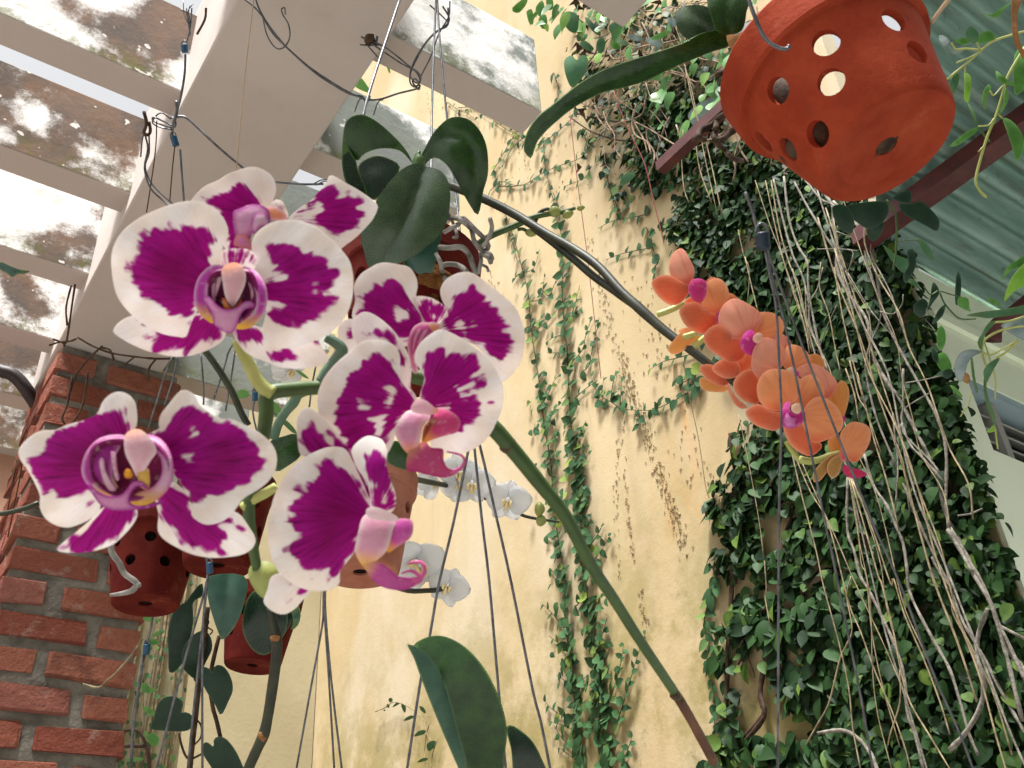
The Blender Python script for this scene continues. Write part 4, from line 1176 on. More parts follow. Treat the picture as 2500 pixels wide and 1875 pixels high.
# flower 6, behind the big one
f = flower(orange, G(12, [(800, 380), (825, 365), (838, 390), (820, 410)]), DO - .02, MG)
opet(f, [(800, 90), (850, 130), (862, 220), (830, 350), (800, 395), (750, 310), (690, 250), (740, 170)], 12, DO - .022, 'y', (810, 390), (0, -.2))
opet(f, [(450, 20), (520, -35), (620, -30), (720, 40), (772, 110), (750, 180), (700, 232), (660, 220), (650, 130), (600, 70), (500, 70)], 12, DO - .026, 'p', (780, 300), (.1, -.1))
opet(f, [(540, 1325), (620, 1308), (672, 1370), (662, 1425), (600, 1410), (540, 1390)], 8, DO - .004, 'y', (640, 1450), (0, -.1), name='sepal')
# flower 7, at the end, seen from the side
f = flower(orange, G(12, [(790, 650), (830, 640), (850, 690), (830, 720), (800, 700)]), DO - .038, ((.62, .1, .1), (.7, .2, .2), 5, None, None))
opet(f, [(900, 410), (850, 430), (800, 490), (790, 560), (815, 640), (880, 725), (940, 702), (990, 630), (1022, 560), (1030, 485), (990, 430)], 12, DO - .040, 'o', (810, 660), (.1, -.1))
opet(f, [(698, 560), (740, 515), (790, 525), (805, 620), (790, 670), (720, 650)], 12, DO - .030, 'y', (810, 660), (0, -.1), name='sepal')
opet(f, [(588, 800), (660, 712), (740, 660), (800, 665), (745, 740), (690, 800), (640, 862), (590, 875)], 12, DO - .034, 'g', (800, 660), (.1, .1), name='sepal')
opet(f, [(690, 770), (720, 700), (790, 662), (812, 680), (802, 755), (770, 825), (720, 842)], 12, DO - .038, 'g', (800, 660), (0, .1), name='sepal')
traced('lip', G(12, [(815, 790), (830, 740), (880, 770), (930, 772), (1000, 815), (930, 842), (860, 838)]), DO - .042, M['lip'], f, k=.4, grid=6, thick=.0012, pig=((.62, .03, .08), (.55, .05, .2), 6, None, None))
# back sepals and lower petals showing below the spike
f = flower(orange, G(7, [(1560, 1190), (1590, 1170), (1620, 1190), (1600, 1230), (1570, 1230)]), DO + .02, (CY_, CY_, 5, None, None))
opet(f, [(1368, 1250), (1450, 1150), (1500, 1108), (1555, 1130), (1575, 1200), (1500, 1270), (1420, 1312), (1370, 1295)], 7, DO + .026, 'y', (1600, 1200), (-.1, 0), name='sepal')
opet(f, [(1440, 1130), (1500, 1105), (1550, 1130), (1520, 1160), (1470, 1150)], 7, DO + .022, 'o', (1600, 1200), (-.1, 0), name='sepal')
f = flower(orange, G(7, [(1800, 1480), (1830, 1460), (1860, 1480), (1850, 1520), (1810, 1520)]), DO + .015, (CY_, CY_, 5, None, None))
opet(f, [(1600, 1420), (1650, 1386), (1720, 1400), (1800, 1460), (1835, 1535), (1760, 1555), (1660, 1505)], 7, DO + .012, 'r', (1860, 1520), (-.1, 0), name='sepal')
opet(f, [(1605, 1500), (1640, 1490), (1740, 1540), (1825, 1560), (1800, 1600), (1720, 1602), (1640, 1590), (1605, 1545)], 7, DO + .018, 'y', (1860, 1520), (-.1, 0), name='sepal')
opet(f, [(1830, 110), (1850, 160), (1900, 230), (1970, 290), (1950, 310), (1890, 290), (1840, 210), (1815, 130)], 11, DO + .004, 'r', (1900, 100), (0, .1), name='sepal')
opet(f, [(1700, 1420), (1780, 1350), (1900, 1370), (1920, 1460), (1840, 1500), (1760, 1480)], 7, DO + .004, 'r', (1860, 1520), (-.1, 0), name='sepal')

# spike
tube('flower_spike', [P(x, y, d) for x, y, d in [(1090, 450, 1.02), (1180, 485, 1.0), (1260, 525, .98), (1330, 568, .95), (1400, 607, .925), (1460, 650, .90), (1515, 710, .875), (1560, 752, .86), (1620, 805, .845), (1680, 850, .83), (1740, 895, .82), (1790, 930, .815), (1860, 990, .81), (1930, 1060, .80), (1965, 1120, .79)]],
     [.0046, .0046, .0045, .0042, .0041, .0040, .0040, .0046, .0040, .0037, .0035, .0036, .0032, .003, .0026], M['spike_dark'], orange, 10, 5, .02)
tube('flower_spike', [P(x, y, d) for x, y, d in [(1300, 555, .965), (1345, 588, .95), (1400, 632, .93), (1450, 675, .91), (1500, 710, .885), (1550, 745, .865)]],
     [.0034, .0038, .0038, .0037, .0037, .0040], M['spike_dark'], orange, 10, 5, .02)
for pts in ([(1280, 1005), (1350, 980), (1420, 950), (1480, 915)], [(1480, 1180), (1530, 1165), (1580, 1150)], [(1560, 1250), (1600, 1220), (1650, 1180)], [(1790, 1475), (1840, 1450), (1910, 1400)]):
    tube('pedicel', [P(*q, DO + .012) for q in G(7, pts)], .0026, M['spike_pale'], orange, 8, 4)
tube('pedicel', [P(*q, DO - .03) for q in G(12, [(480, 700), (560, 715), (640, 700), (720, 670), (790, 655)])], [.003, .0028, .0026, .0026, .0028], M['spike_pale'], orange, 8, 4)
tube('pedicel', [P(*q, DO - .0) for q in G(12, [(380, 560), (430, 640), (480, 700)])], .0024, M['spike_pale'], orange, 8, 4)

# leaves of the orange orchid (plant hanging under the beam)
traced('leaf', G(2, [(1290, 1265), (1230, 1150), (1120, 1030), (1000, 930), (900, 885), (820, 900), (770, 950), (755, 1030), (765, 1100), (800, 1170), (850, 1245), (920, 1182), (1030, 1145), (1160, 1150), (1230, 1195)]), .98, M['leaf'], orange, base=G(2, [(1290, 1265)])[0], tilt=(.15, .35), k=.3, thick=.002)
traced('leaf', G(2, [(755, 1010), (765, 1060), (800, 1160), (850, 1245), (862, 1310), (900, 1400), (940, 1505), (860, 1505), (780, 1425), (745, 1310), (742, 1150)]), .965, M['leaf_dark'], orange, base=G(2, [(800, 1100)])[0], tilt=(.4, -.1), k=.2, thick=.002)
traced('leaf', G(2, [(1320, 1270), (1380, 1150), (1440, 1040), (1500, 970), (1570, 915), (1650, 905), (1730, 930), (1800, 1000), (1850, 1100), (1870, 1220), (1866, 1360), (1830, 1480), (1812, 1600), (1782, 1657), (1740, 1600), (1680, 1500), (1620, 1380), (1560, 1280), (1470, 1215), (1400, 1240), (1360, 1300)]), .96, M['leaf'], orange, base=G(2, [(1340, 1280)])[0], tilt=(-.1, .1), k=.45, thick=.002, crease=G(2, [(1345, 1280), (1440, 1130), (1560, 1040), (1680, 1060), (1760, 1200), (1790, 1400), (1785, 1640)]), crease_amt=.3)
traced('leaf', G(2, [(1330, 1268), (1400, 1290), (1490, 1312), (1550, 1380), (1577, 1500), (1565, 1650), (1540, 1740), (1480, 1830), (1400, 1905), (1280, 1990), (1160, 2037), (1060, 2025), (950, 2062), (920, 1960), (890, 1842), (905, 1770), (960, 1670), (1005, 1560), (1080, 1440), (1180, 1330), (1260, 1278)]), .93, M['leaf_grey'], orange, base=G(2, [(1330, 1268)])[0], tilt=(.05, -.12), k=.25, thick=.002,
       crease=G(2, [(1365, 1300), (1330, 1440), (1270, 1600), (1180, 1800), (1090, 1940), (1060, 2010)]), crease_amt=.35)
traced('leaf', G(2, [(868, 1300), (930, 1232), (1020, 1205), (1110, 1230), (1190, 1290), (1120, 1420), (1000, 1540), (920, 1500)]), 1.0, M['leaf_dark'], orange, tilt=(0, -.2), k=.08, thick=.002)
traced('leaf', G(6, [(1505, 310), (1495, 480), (1450, 650), (1400, 800), (1350, 865), (1290, 790), (1232, 650), (1215, 560), (1300, 480), (1400, 400)]), .955, M['leaf_teal'], orange, tilt=(.1, 0), k=.25, thick=.002,
       crease=G(6, [(1240, 560), (1300, 700), (1350, 850)]))
tube('crown', [P(*q, .962) for q in G(2, [(1330, 1290), (1335, 1230), (1330, 1190), (1345, 1165)])], [.007, .006, .003, .0012], M['leaf_dark'], orange, 8, 3)
for pts, r in (([(1470, 540), (1500, 600), (1520, 690), (1545, 745)], .0022), ([(1500, 485), (1570, 490), (1660, 485), (1720, 540), (1750, 620), (1780, 700)], .0028), ([(1510, 625), (1580, 615), (1650, 630), (1710, 680)], .0026),
               ([(1530, 262), (1620, 262), (1680, 290), (1740, 350), (1760, 430), (1800, 490), (1840, 520)], .0024), ([(1670, 255), (1650, 300), (1580, 340), (1530, 370)], .0022), ([(1680, 260), (1760, 340), (1850, 430), (1870, 490), (1820, 530), (1870, 560), (1890, 600)], .0024),
               ([(1885, 265), (1900, 330), (1880, 400), (1840, 470), (1790, 490)], .0022), ([(1560, 225), (1600, 300), (1630, 400), (1600, 410)], .0016), ([(1810, 530), (1815, 600), (1790, 690)], .002), ([(1830, 510), (1890, 540), (1905, 575)], .0018), ([(1820, 620), (1860, 640), (1870, 670)], .0014)):
    tube('root', [P(*q, .95 + random.uniform(-.02, .02)) for q in G(6, pts)], r, M['root'], orange, 7, 4, .06)

# hanging pot of the orange orchid is built with the other pots; its bud spike:
budp = empty('budding_orchid_spike', P(1170, 600, 1.02), 'thin green orchid spike with three closed buds below the upper pot', 'orchid')
tube('stem', [P(x, y, 1.0) for x, y in [(1160, 600), (1200, 575), (1255, 552), (1310, 528), (1370, 518), (1405, 508)]], [.0034, .0034, .0033, .003, .0024, .0016], M['spike_green'], budp, 8, 4)
for (tile, c, L, w, ang) in [(7, (490, 210), 52, 40, .05), (7, (590, 230), 45, 32, -.3), (7, (690, 182), 32, 22, -.2), (7, (305, 375), 46, 30, .2)]:
    x, y = G(tile, [c])[0]
    pts = [P(x + (t - .5) * 2 * L / 3.16 * math.cos(ang), y + (t - .5) * 2 * L / 3.16 * math.sin(ang), 1.0) for t in (0, .15, .35, .6, .85, 1)]
    ww = w / 3.16 * 1.0 / F
    tube('bud', pts, [ww * .3, ww * .8, ww * 1.1, ww * 1.05, ww * .6, ww * .15], M['bud'], budp, 10, 3)
tube('pedicel', [P(*q, 1.0) for q in G(7, [(340, 290), (370, 220), (420, 192), (450, 195)])], .0018, M['spike_dark'], budp, 7, 4)
tube('pedicel', [P(*q, 1.0) for q in G(7, [(200, 350), (240, 345), (270, 360)])], .0018, M['spike_green'], budp, 7, 3)

# ------------------------------------------------------------------ terracotta pots with round holes
def lathe(profile, n=56):
    V, Fc = [], []
    m = len(profile)
    for i in range(n):
        w = 2 * math.pi * i / n
        for (r, z) in profile:
            V.append((r * math.cos(w), r * math.sin(w), z))
    for i in range(n):
        j = (i + 1) % n
        for k in range(m):
            l = (k + 1) % m
            Fc.append((i * m + k, j * m + k, j * m + l, i * m + l))
    return V, Fc


def pot_mesh(name, rb, rt, H, rimr, rimh, wall, holes, mat, bottom_hole=.010):
    bh = bottom_hole
    prof = [(bh, .0022), (rb * .70, .0022), (rb * .76, .0004), (rb * .80, 0), (rb * .955, .0), (rb * .998, .0024), (rb + (rt - rb) * .10, H * .10 - .0), (rb + (rt - rb) * .5, H * .5), (rt, H - .003), (rt + .0008, H - .0005),
            (rimr - .0015, H), (rimr, H + .003), (rimr + .0015, H + rimh - .003), (rimr - .001, H + rimh), (rimr - wall, H + rimh - .001), (rt - wall, H - .002),
            (rb - wall + (rt - rb) * .4, H * .4), (rb - wall, wall), (bh, wall)]
    V, Fc = lathe(prof)
    me = bpy.data.meshes.new(name)
    me.from_pydata(V, [], Fc)
    bm = bmesh.new()
    bm.from_mesh(me)
    bmesh.ops.recalc_face_normals(bm, faces=bm.faces[:])
    bm.to_mesh(me)
    bm.free()
    o = bpy.data.objects.new(name, me)
    COL.objects.link(o)
    bm = bmesh.new()
    for (th, z, r) in holes:
        rr = rb + (rt - rb) * z / H
        mt = Matrix.Translation((rr * math.cos(th), rr * math.sin(th), z)) @ Matrix.Rotation(th, 4, 'Z') @ Matrix.Rotation(math.pi / 2, 4, 'Y')
        bmesh.ops.create_cone(bm, cap_ends=True, segments=20, radius1=r, radius2=r, depth=.034, matrix=mt)
    cme = bpy.data.meshes.new('cut')
    bm.to_mesh(cme)
    bm.free()
    c = bpy.data.objects.new('cut', cme)
    COL.objects.link(c)
    md = o.modifiers.new('b', 'BOOLEAN')
    md.operation = 'DIFFERENCE'
    md.object = c
    md.solver = 'EXACT'
    dg = bpy.context.evaluated_depsgraph_get()
    res = bpy.data.meshes.new_from_object(o.evaluated_get(dg))
    bpy.data.objects.remove(o)
    bpy.data.objects.remove(c)
    res.name = name
    res.materials.clear()
    res.materials.append(mat)
    for p in res.polygons:
        p.use_smooth = True
    try:
        res.set_sharp_from_angle(angle=math.radians(22))
    except Exception:
        pass
    return res


def axis_matrix(origin, axis, spin=0.0):
    z = axis.normalized()
    x = Vector((0, 1, 0)).cross(z).normalized()
    y = z.cross(x)
    Mx = Matrix((x, y, z)).transposed().to_4x4()
    return Matrix.Translation(origin) @ Mx @ Matrix.Rotation(spin, 4, 'Z')


# big empty pot at the upper right, hanging tilted
dT = .74
bc = P(2168, 362, dT)
cray = Vector(((2168 - CX) / F, (362 - CY) / F, 1)).normalized()
im = Vector((-.62, -.785, 0))
im = (im - cray * im.dot(cray)).normalized()
ax = c2w(im * .835 + cray * .55).normalized()
MT = axis_matrix(bc, ax)
rb, rt, H, rimr, rimh = .0545, .0740, .080, .0810, .034
inv = MT.inverted()
holes = []
for (hx, hy) in G(4, [(685, 330), (722, 630), (1210, 155), (1395, 400), (315, 700), (618, 1035), (205, 1095), (392, 1155)]):
    o_, r2 = inv @ CAM, (inv.to_3x3() @ ray(hx, hy))
    hit = None
    for s in np.linspace(.45, 1.0, 2200):
        q = o_ + r2 * s
        rr = rb + (rt - rb) * q.z / H
        if 0 < q.z < H and math.hypot(q.x, q.y) < rr:
            hit = q
            break
    if hit is not None:
        holes.append((math.atan2(hit.y, hit.x), hit.z, .0098))
ths = [h[0] for h in holes]
for k in range(0):
    th = ths[0] + k * math.pi / 6 + .1
    if min(abs((th - t + math.pi) % (2 * math.pi) - math.pi) for t in ths) > .42:
        holes.append((th, H * (.42 if k % 2 else .74), .0098))
me = pot_mesh('terracotta_pot', rb, rt, H, rimr, rimh, .0055, holes, M['terra'], .0085)
tp = place('terracotta_pot', me, MT, None)
rb_pts = []
for (hx, hy) in G(4, [(160, 950), (315, 740), (560, 900), (618, 1050), (420, 1150)]):
    o_, r2 = inv @ CAM, (inv.to_3x3() @ ray(hx, hy))
    for s in np.linspace(.45, 1.0, 1500):
        q = o_ + r2 * s
        if 0 < q.z < H + .02 and math.hypot(q.x, q.y) < rb + (rt - rb) * q.z / H:
            rb_pts.append(MT @ (o_ + r2 * (s + .030)))
            break
tag(tp, 'big orange terracotta pot with round holes hanging at the upper right', 'pot', 'hanging clay pots')

HOL = [(k * math.pi / 3.5, .045, .0075) for k in range(7)] + [((k + .5) * math.pi / 3.5, .075, .0075) for k in range(7)]
small = {}


def hang_pot(x, y, d, scale, mat, label, spin=0.0, lean=(0, 0), top=False):
    key = mat
    if key not in small:
        small[key] = pot_mesh('clay_pot', .044, .060, .098, .064, .026, .005, HOL, M[mat], .009)
    o_ = P(x, y, d)
    a_ = (Vector((0, 0, 1)) + c2w(Vector((lean[0], lean[1], 0)))).normalized()
    if top:
        o_ = o_ - a_ * (.124 * scale)
    m_ = axis_matrix(o_, a_, spin) @ Matrix.Scale(scale, 4)
    p = place('terracotta_pot', small[key], m_, None)
    if 'medium' not in small:
        V_, F_ = lathe([(.001, .006), (.036, .006), (.0395, .02), (.053, .098), (.05, .106), (.001, .108)], 20)
        mm = bpy.data.meshes.new('growing_medium')
        mm.from_pydata(V_, [], F_)
        mm.materials.append(m_simple('charcoal_bark', (.006, .004, .003), (.03, .018, .012), 60, .95, .1, .8, .006))
        small['medium'] = mm
    gm = bpy.data.objects.new('growing_medium', small['medium'])
    link(gm, p)
    tag(p, label, 'pot', 'hanging clay pots')
    return p


hang_pot(354, 1478, 1.34, 1.0, 'terra_shaded', 'dark red clay pot with black round holes beside the brick column', .3)
hang_pot(532, 1384, 1.30, 1.0, 'terra_shaded', 'dark red clay pot whose flat base shows above the blue clip', 1.1)
hang_pot(615, 1628, 1.52, .95, 'terra_shaded', 'lowest red clay pot half hidden by dark leaves', .7, (.08, 0))
hang_pot(880, 1402, 1.16, 1.02, 'terra_pale', 'pale terracotta pot with a thick rim behind the lowest purple flower', .5)
hang_pot(1005, 640, 1.05, 1.12, 'terra_shaded', 'red clay pot of the orange orchid with grey roots over its rim', .2, (.05, .0), True)
tag(tube('coir_lump', [P(1040, 660, .985), P(1050, 690, .98), P(1062, 740, .985)], [.012, .022, .012], m_simple('coir', (.10, .035, .01), (.30, .13, .04), 120, .95, .1, .9, .006), None, 14, 5, .12),
    'lump of brown coconut fibre at the orange orchid pot', 'coir')

# ------------------------------------------------------------------ orchid in the big pot at the upper right
strap = empty('strap_leaf_orchid', P(1790, 110, .80), 'orchid with one long green strap leaf growing from the big hanging pot', 'orchid')
traced('leaf', G(3, [(1840, 240), (1720, 235), (1600, 265), (1480, 330), (1340, 380), (1200, 425), (1060, 470), (940, 510), (820, 560), (700, 630), (580, 720), (470, 810), (380, 880), (310, 960), (265, 1050), (250, 1130), (265, 1190), (310, 1222), (325, 1160), (360, 1080), (430, 1000), (520, 920), (620, 840), (720, 780), (840, 720), (960, 690), (1080, 660), (1200, 620), (1300, 570), (1450, 500), (1600, 440), (1720, 390), (1840, 350)]), .80, M['leaf'], strap,
       base=G(3, [(1830, 290)])[0], tilt=(.12, .25), k=.12, thick=.002, bend=.0, crease=G(3, [(1840, 300), (1600, 350), (1340, 460), (1080, 570), (820, 650), (560, 790), (380, 960), (300, 1120), (290, 1200)]), crease_amt=.3)
if len(rb_pts) > 2:
    tube('root_ball', [MT @ Vector((-.012, 0, .012)), MT @ Vector((0, 0, .016)), MT @ Vector((.014, .004, .012))], [.010, .018, .010], M['bark_brown'], strap, 10, 3, .15)
    tube('root_ball', rb_pts, [.010, .017, .019, .019, .014], M['bark_brown'], strap, 12, 4, .18)
traced('leaf', G(3, [(1418, 100), (1500, 50), (1600, 44), (1680, 70), (1705, 140), (1740, 235), (1620, 262), (1520, 306), (1450, 250), (1420, 170)]), .815, M['leaf_grey'], strap, tilt=(.1, -.2), k=.3, thick=.002, crease=G(3, [(1740, 230), (1600, 130), (1480, 60)]))
traced('leaf', G(3, [(1675, -30), (1990, -30), (1965, 80), (1935, 230), (1840, 270), (1740, 245), (1700, 140)]), .795, M['leaf'], strap, tilt=(.1, -.2), k=.35, thick=.002, crease=G(3, [(1820, -30), (1810, 120), (1830, 260)]))
traced('leaf', G(3, [(1740, 700 - 0), (1790, 720), (1880, 640), (1900, 700), (1890, 800), (1800, 800)]), .86, M['leaf_dark'], strap, k=.2, thick=.002)
traced('sheath', G(3, [(1815, 280), (1900, 270), (1960, 235), (2060, 265), (2060, 310), (2010, 360), (1950, 420), (1900, 415), (1850, 380)]), .785, M['leaf_dry'], strap, k=.5, thick=.002, wave=4)
for pts, r in (([(1900, 480), (1860, 560), (1890, 650), (1880, 760)], .003), ([(1890, 990), (1820, 1040), (1750, 1090), (1700, 1010), (1620, 1010), (1560, 1090)], .0028), ([(1760, 900), (1700, 960), (1610, 1000), (1600, 1060), (1640, 1080)], .0026), ([(1740, 1000), (1720, 1080), (1800, 1160), (1860, 1220), (1930, 1240)], .0024), ([(1880, 850), (1800, 880), (1740, 930), (1730, 1000)], .0026), ([(1850, 540), (1780, 560), (1740, 580)], .003)):
    tube('root', [P(*q, .88 + random.uniform(-.03, .03)) for q in G(3, pts)], r, M['bark_brown'], strap, 7, 4, .1)

# wire hooks of the big pot
hk = empty('pot_hook', P(1830, 20, .70), 'grey wire hook holding the rim of the big hanging pot', 'hook')
tube('wire', [P(*q, .672) for q in G(4, [(70, -60), (110, 60), (160, 190), (210, 290), (280, 350), (350, 378), (390, 372), (402, 350)])], .0014, M['wire'], hk, 8, 4)
tube('wire', [P(*q, .76) for q in G(4, [(1660, -40), (1580, 60), (1495, 180)])], .0016, M['thread_tan'], hk, 8, 3)
wp = tube('white_pipe', [P(1800, 90, 1.0), P(1880, 50, .98), P(1990, -25, .96)], .0085, m_simple('white_plastic', (.60, .62, .64), (.70, .72, .74), 10, .5), None, 12)
tag(wp, 'white plastic pipe behind the big hanging pot', 'pipe')

# ------------------------------------------------------------------ orchid leaves at the bottom edge
bot = empty('broad_leaf_orchid', P(1160, 1960, .72), 'orchid with one big folded dark green leaf rising at the bottom edge', 'orchid')
MID = G(14, [(1300, 715), (1390, 775), (1480, 900), (1560, 1080), (1640, 1380), (1705, 1610), (1730, 1760)])
traced('leaf', G(14, [(1300, 715), (1370, 665), (1450, 640), (1540, 645), (1640, 690), (1740, 770), (1830, 880), (1900, 1000), (1960, 1140), (2000, 1280), (2012, 1420), (1995, 1560), (1960, 1760), (1730, 1760), (1705, 1610), (1640, 1380), (1560, 1080), (1480, 900), (1390, 775)]), .70, M['leaf'], bot, base=G(14, [(1480, 900)])[0], tilt=(-.45, .0), k=.25, thick=.002)
traced('leaf', G(14, [(1247, 703), (1310, 727), (1392, 775), (1482, 900), (1562, 1080), (1642, 1380), (1707, 1610), (1732, 1760), (1690, 1760), (1590, 1540), (1500, 1330), (1420, 1130), (1350, 950), (1300, 810)]), .70, M['leaf_pale'], bot, base=G(14, [(1480, 900)])[0], tilt=(.55, .0), k=.1, thick=.002)
traced('leaf', G(14, [(2008, 1348), (2060, 1333), (2120, 1370), (2200, 1440), (2270, 1560), (2330, 1760), (2090, 1760), (2050, 1520)]), .72, M['leaf_dark'], bot, tilt=(.1, 0), k=.3, thick=.002)

# ------------------------------------------------------------------ leaves around the lower left pots
lo = empty('dark_leaf_orchid', P(560, 1500, 1.35), 'dark leaved orchid with a pointed blue-green leaf among the lower left pots', 'orchid')
traced('leaf', G(13, [(1612, 180), (1893, 180), (1885, 380), (1825, 540), (1722, 672), (1680, 600), (1640, 480), (1605, 340)]), 1.22, M['leaf_teal'], lo, tilt=(0, -.1), k=.2, thick=.002, crease=G(13, [(1752, 180), (1745, 400), (1725, 660)]))
traced('leaf', G(13, [(1875, 590), (1890, 420), (1950, 300), (2060, 300), (2140, 420), (2215, 460), (2205, 600), (2145, 700), (2080, 770), (2010, 782), (1930, 720)]), 1.24, M['leaf_dark'], lo, k=.3, thick=.002)
traced('leaf', G(14, [(200, 470), (350, 420), (380, 450), (350, 540), (290, 640), (250, 680), (220, 600)]), 1.26, M['leaf_dark'], lo, k=.3, thick=.002)
traced('leaf', G(14, [(352, 440), (400, 398), (424, 480), (402, 560), (348, 592), (368, 520)]), 1.25, M['leaf_teal'], lo, k=.3, thick=.002)
traced('leaf', G(10, [(180, 570), (300, 520), (400, 508), (430, 660), (340, 740), (235, 795), (225, 700)]), 1.12, M['leaf'], lo, k=.2, thick=.002, crease=G(10, [(240, 640), (320, 590), (400, 560)]))
traced('leaf', G(10, [(1090, 690), (1110, 600), (1160, 555), (1260, 620), (1262, 770), (1180, 765), (1100, 725)]), 1.16, M['leaf'], lo, k=.2, thick=.002)
traced('leaf', G(13, [(1960, 190), (2060, 170), (2120, 230), (2090, 320), (2010, 320)]), 1.28, M['leaf_teal'], lo, k=.2, thick=.002)
tube('spike', [P(*q, 1.18) for q in G(13, [(2090, 420), (2110, 540), (2135, 660), (2130, 820), (2100, 1050), (2065, 1270), (2035, 1400), (1985, 1510), (1900, 1700)])], [.0052, .0052, .0062, .0062, .0062, .006, .0068, .0062, .0062], M['spike_dark'], lo, 10, 4, .02)
tube('spike_node', [P(*q, 1.175) for q in G(13, [(2090, 665), (2125, 655), (2155, 668)])], [.003, .0045, .003], M['leaf_dry'], lo, 8, 3)
tube('spike_node', [P(*q, 1.175) for q in G(13, [(2010, 1380), (2015, 1410), (2045, 1445)])], [.002, .004, .003], M['leaf_dry'], lo, 8, 3)
tube('spike', [P(*q, .9) for q in G(5, [(1560, 1255), (1640, 1360), (1720, 1480), (1790, 1600), (1860, 1760), (1915, 1860)])], .0032, M['spike_dark'], lo, 8, 3)
tube('spike', [P(*q, 1.1) for q in G(10, [(620, 140), (480, 170), (400, 200), (370, 260), (310, 330), (250, 430), (215, 545)])], [.0045, .0048, .006, .0058, .005, .005, .005], M['spike_teal'], lo, 8, 4, .03)
tube('root', [P(*q, 1.27) for q in G(9, [(850, 1350), (870, 1430), (920, 1500), (960, 1580), (1040, 1640), (1065, 1680)])] + [P(*q, 1.27) for q in G(13, [(1060, 240), (1020, 290), (930, 315), (850, 325)])], [.004] * 7 + [.0038, .003, .002], M['root'], lo, 8, 4, .05)
traced('leaf', G(9, [(1830, 190), (1850, 165), (1900, 165), (1925, 200), (1900, 225), (1840, 228)]), 1.2, M['leaf_fresh'], lo, k=.2, thick=.001)
traced('leaf', G(10, [(190, 320), (220, 250), (280, 330), (240, 340)]), 1.2, M['leaf_fresh'], lo, k=.2, thick=.001)
traced('leaf', G(10, [(195, 320), (260, 360), (340, 420), (400, 500), (370, 500), (290, 430)]), 1.2, M['leaf_bean'], lo, k=.2, thick=.001)
traced('leaf', G(6, [(385, 1432), (430, 1445), (490, 1500), (450, 1490), (410, 1460)]), 1.2, M['leaf_fresh'], lo, k=.2, thick=.001)

hv = empty('heart_leaf_vine', P(450, 1880, 1.5), 'vine with dark heart-shaped leaves hanging right of the brick column', 'vine')
for pts, d, tl in (([(1165, 1355), (1190, 1260), (1220, 1160), (1290, 1108), (1370, 1115), (1415, 1160), (1398, 1232), (1440, 1228), (1490, 1265), (1492, 1330), (1440, 1372), (1340, 1376), (1240, 1368)], 1.50, (0, .3)),
                   ([(1556, 880), (1610, 888), (1642, 930), (1650, 880), (1690, 862), (1740, 890), (1785, 970), (1796, 1060), (1760, 1150), (1705, 1252), (1660, 1170), (1600, 1080), (1558, 1000), (1530, 930)], 1.48, (.2, 0)),
                   ([(1565, 1475), (1600, 1458), (1650, 1500), (1648, 1440), (1690, 1415), (1750, 1440), (1820, 1530), (1870, 1640), (1890, 1730), (1700, 1730), (1610, 1620), (1563, 1540)], 1.47, (-.1, .2)),
                   ([(1470, 650), (1520, 612), (1580, 598), (1626, 650), (1637, 740), (1600, 820), (1560, 900), (1510, 972), (1450, 930), (1410, 880), (1400, 780), (1430, 700)], 1.53, (0, .2)),
                   ([(1298, 600), (1350, 430), (1430, 380), (1490, 300), (1560, 230), (1562, 330), (1490, 380), (1492, 520), (1460, 680), (1400, 860), (1308, 925), (1300, 760)], 1.56, (.2, 0)),
                   ([(1490, 900), (1560, 880), (1560, 1000), (1500, 990)], 1.55, (0, 0))):
    traced('leaf', G(13, pts), d, M['leaf_heart'], hv, tilt=tl, k=.15, grid=10, thick=.0008)
for pts, r in (([(1600, 420), (1560, 800), (1530, 1050), (1510, 1250), (1480, 1500), (1460, 1720)], .0042), ([(1690, 640), (1640, 850), (1620, 1000), (1640, 1180), (1670, 1290), (1700, 1420)], .0032), ([(1380, 1390), (1400, 1480), (1430, 1560), (1470, 1590), (1560, 1550)], .0018), ([(1500, 1270), (1550, 1330), (1550, 1420), (1500, 1480)], .0014), ([(960, 1490), (1080, 1490), (1130, 1500), (1150, 1600), (1150, 1720)], .003), ([(960, 1370), (1050, 1370), (1110, 1440), (1150, 1560)], .0022), ([(1590, 490), (1610, 530), (1600, 570), (1640, 600), (1620, 630)], .0012)):
    tube('stem', [P(*q, 1.52) for q in G(13, pts)], r, M['bark_brown'], hv, 7, 4, .05)

# ------------------------------------------------------------------ white orchids
WL = {}


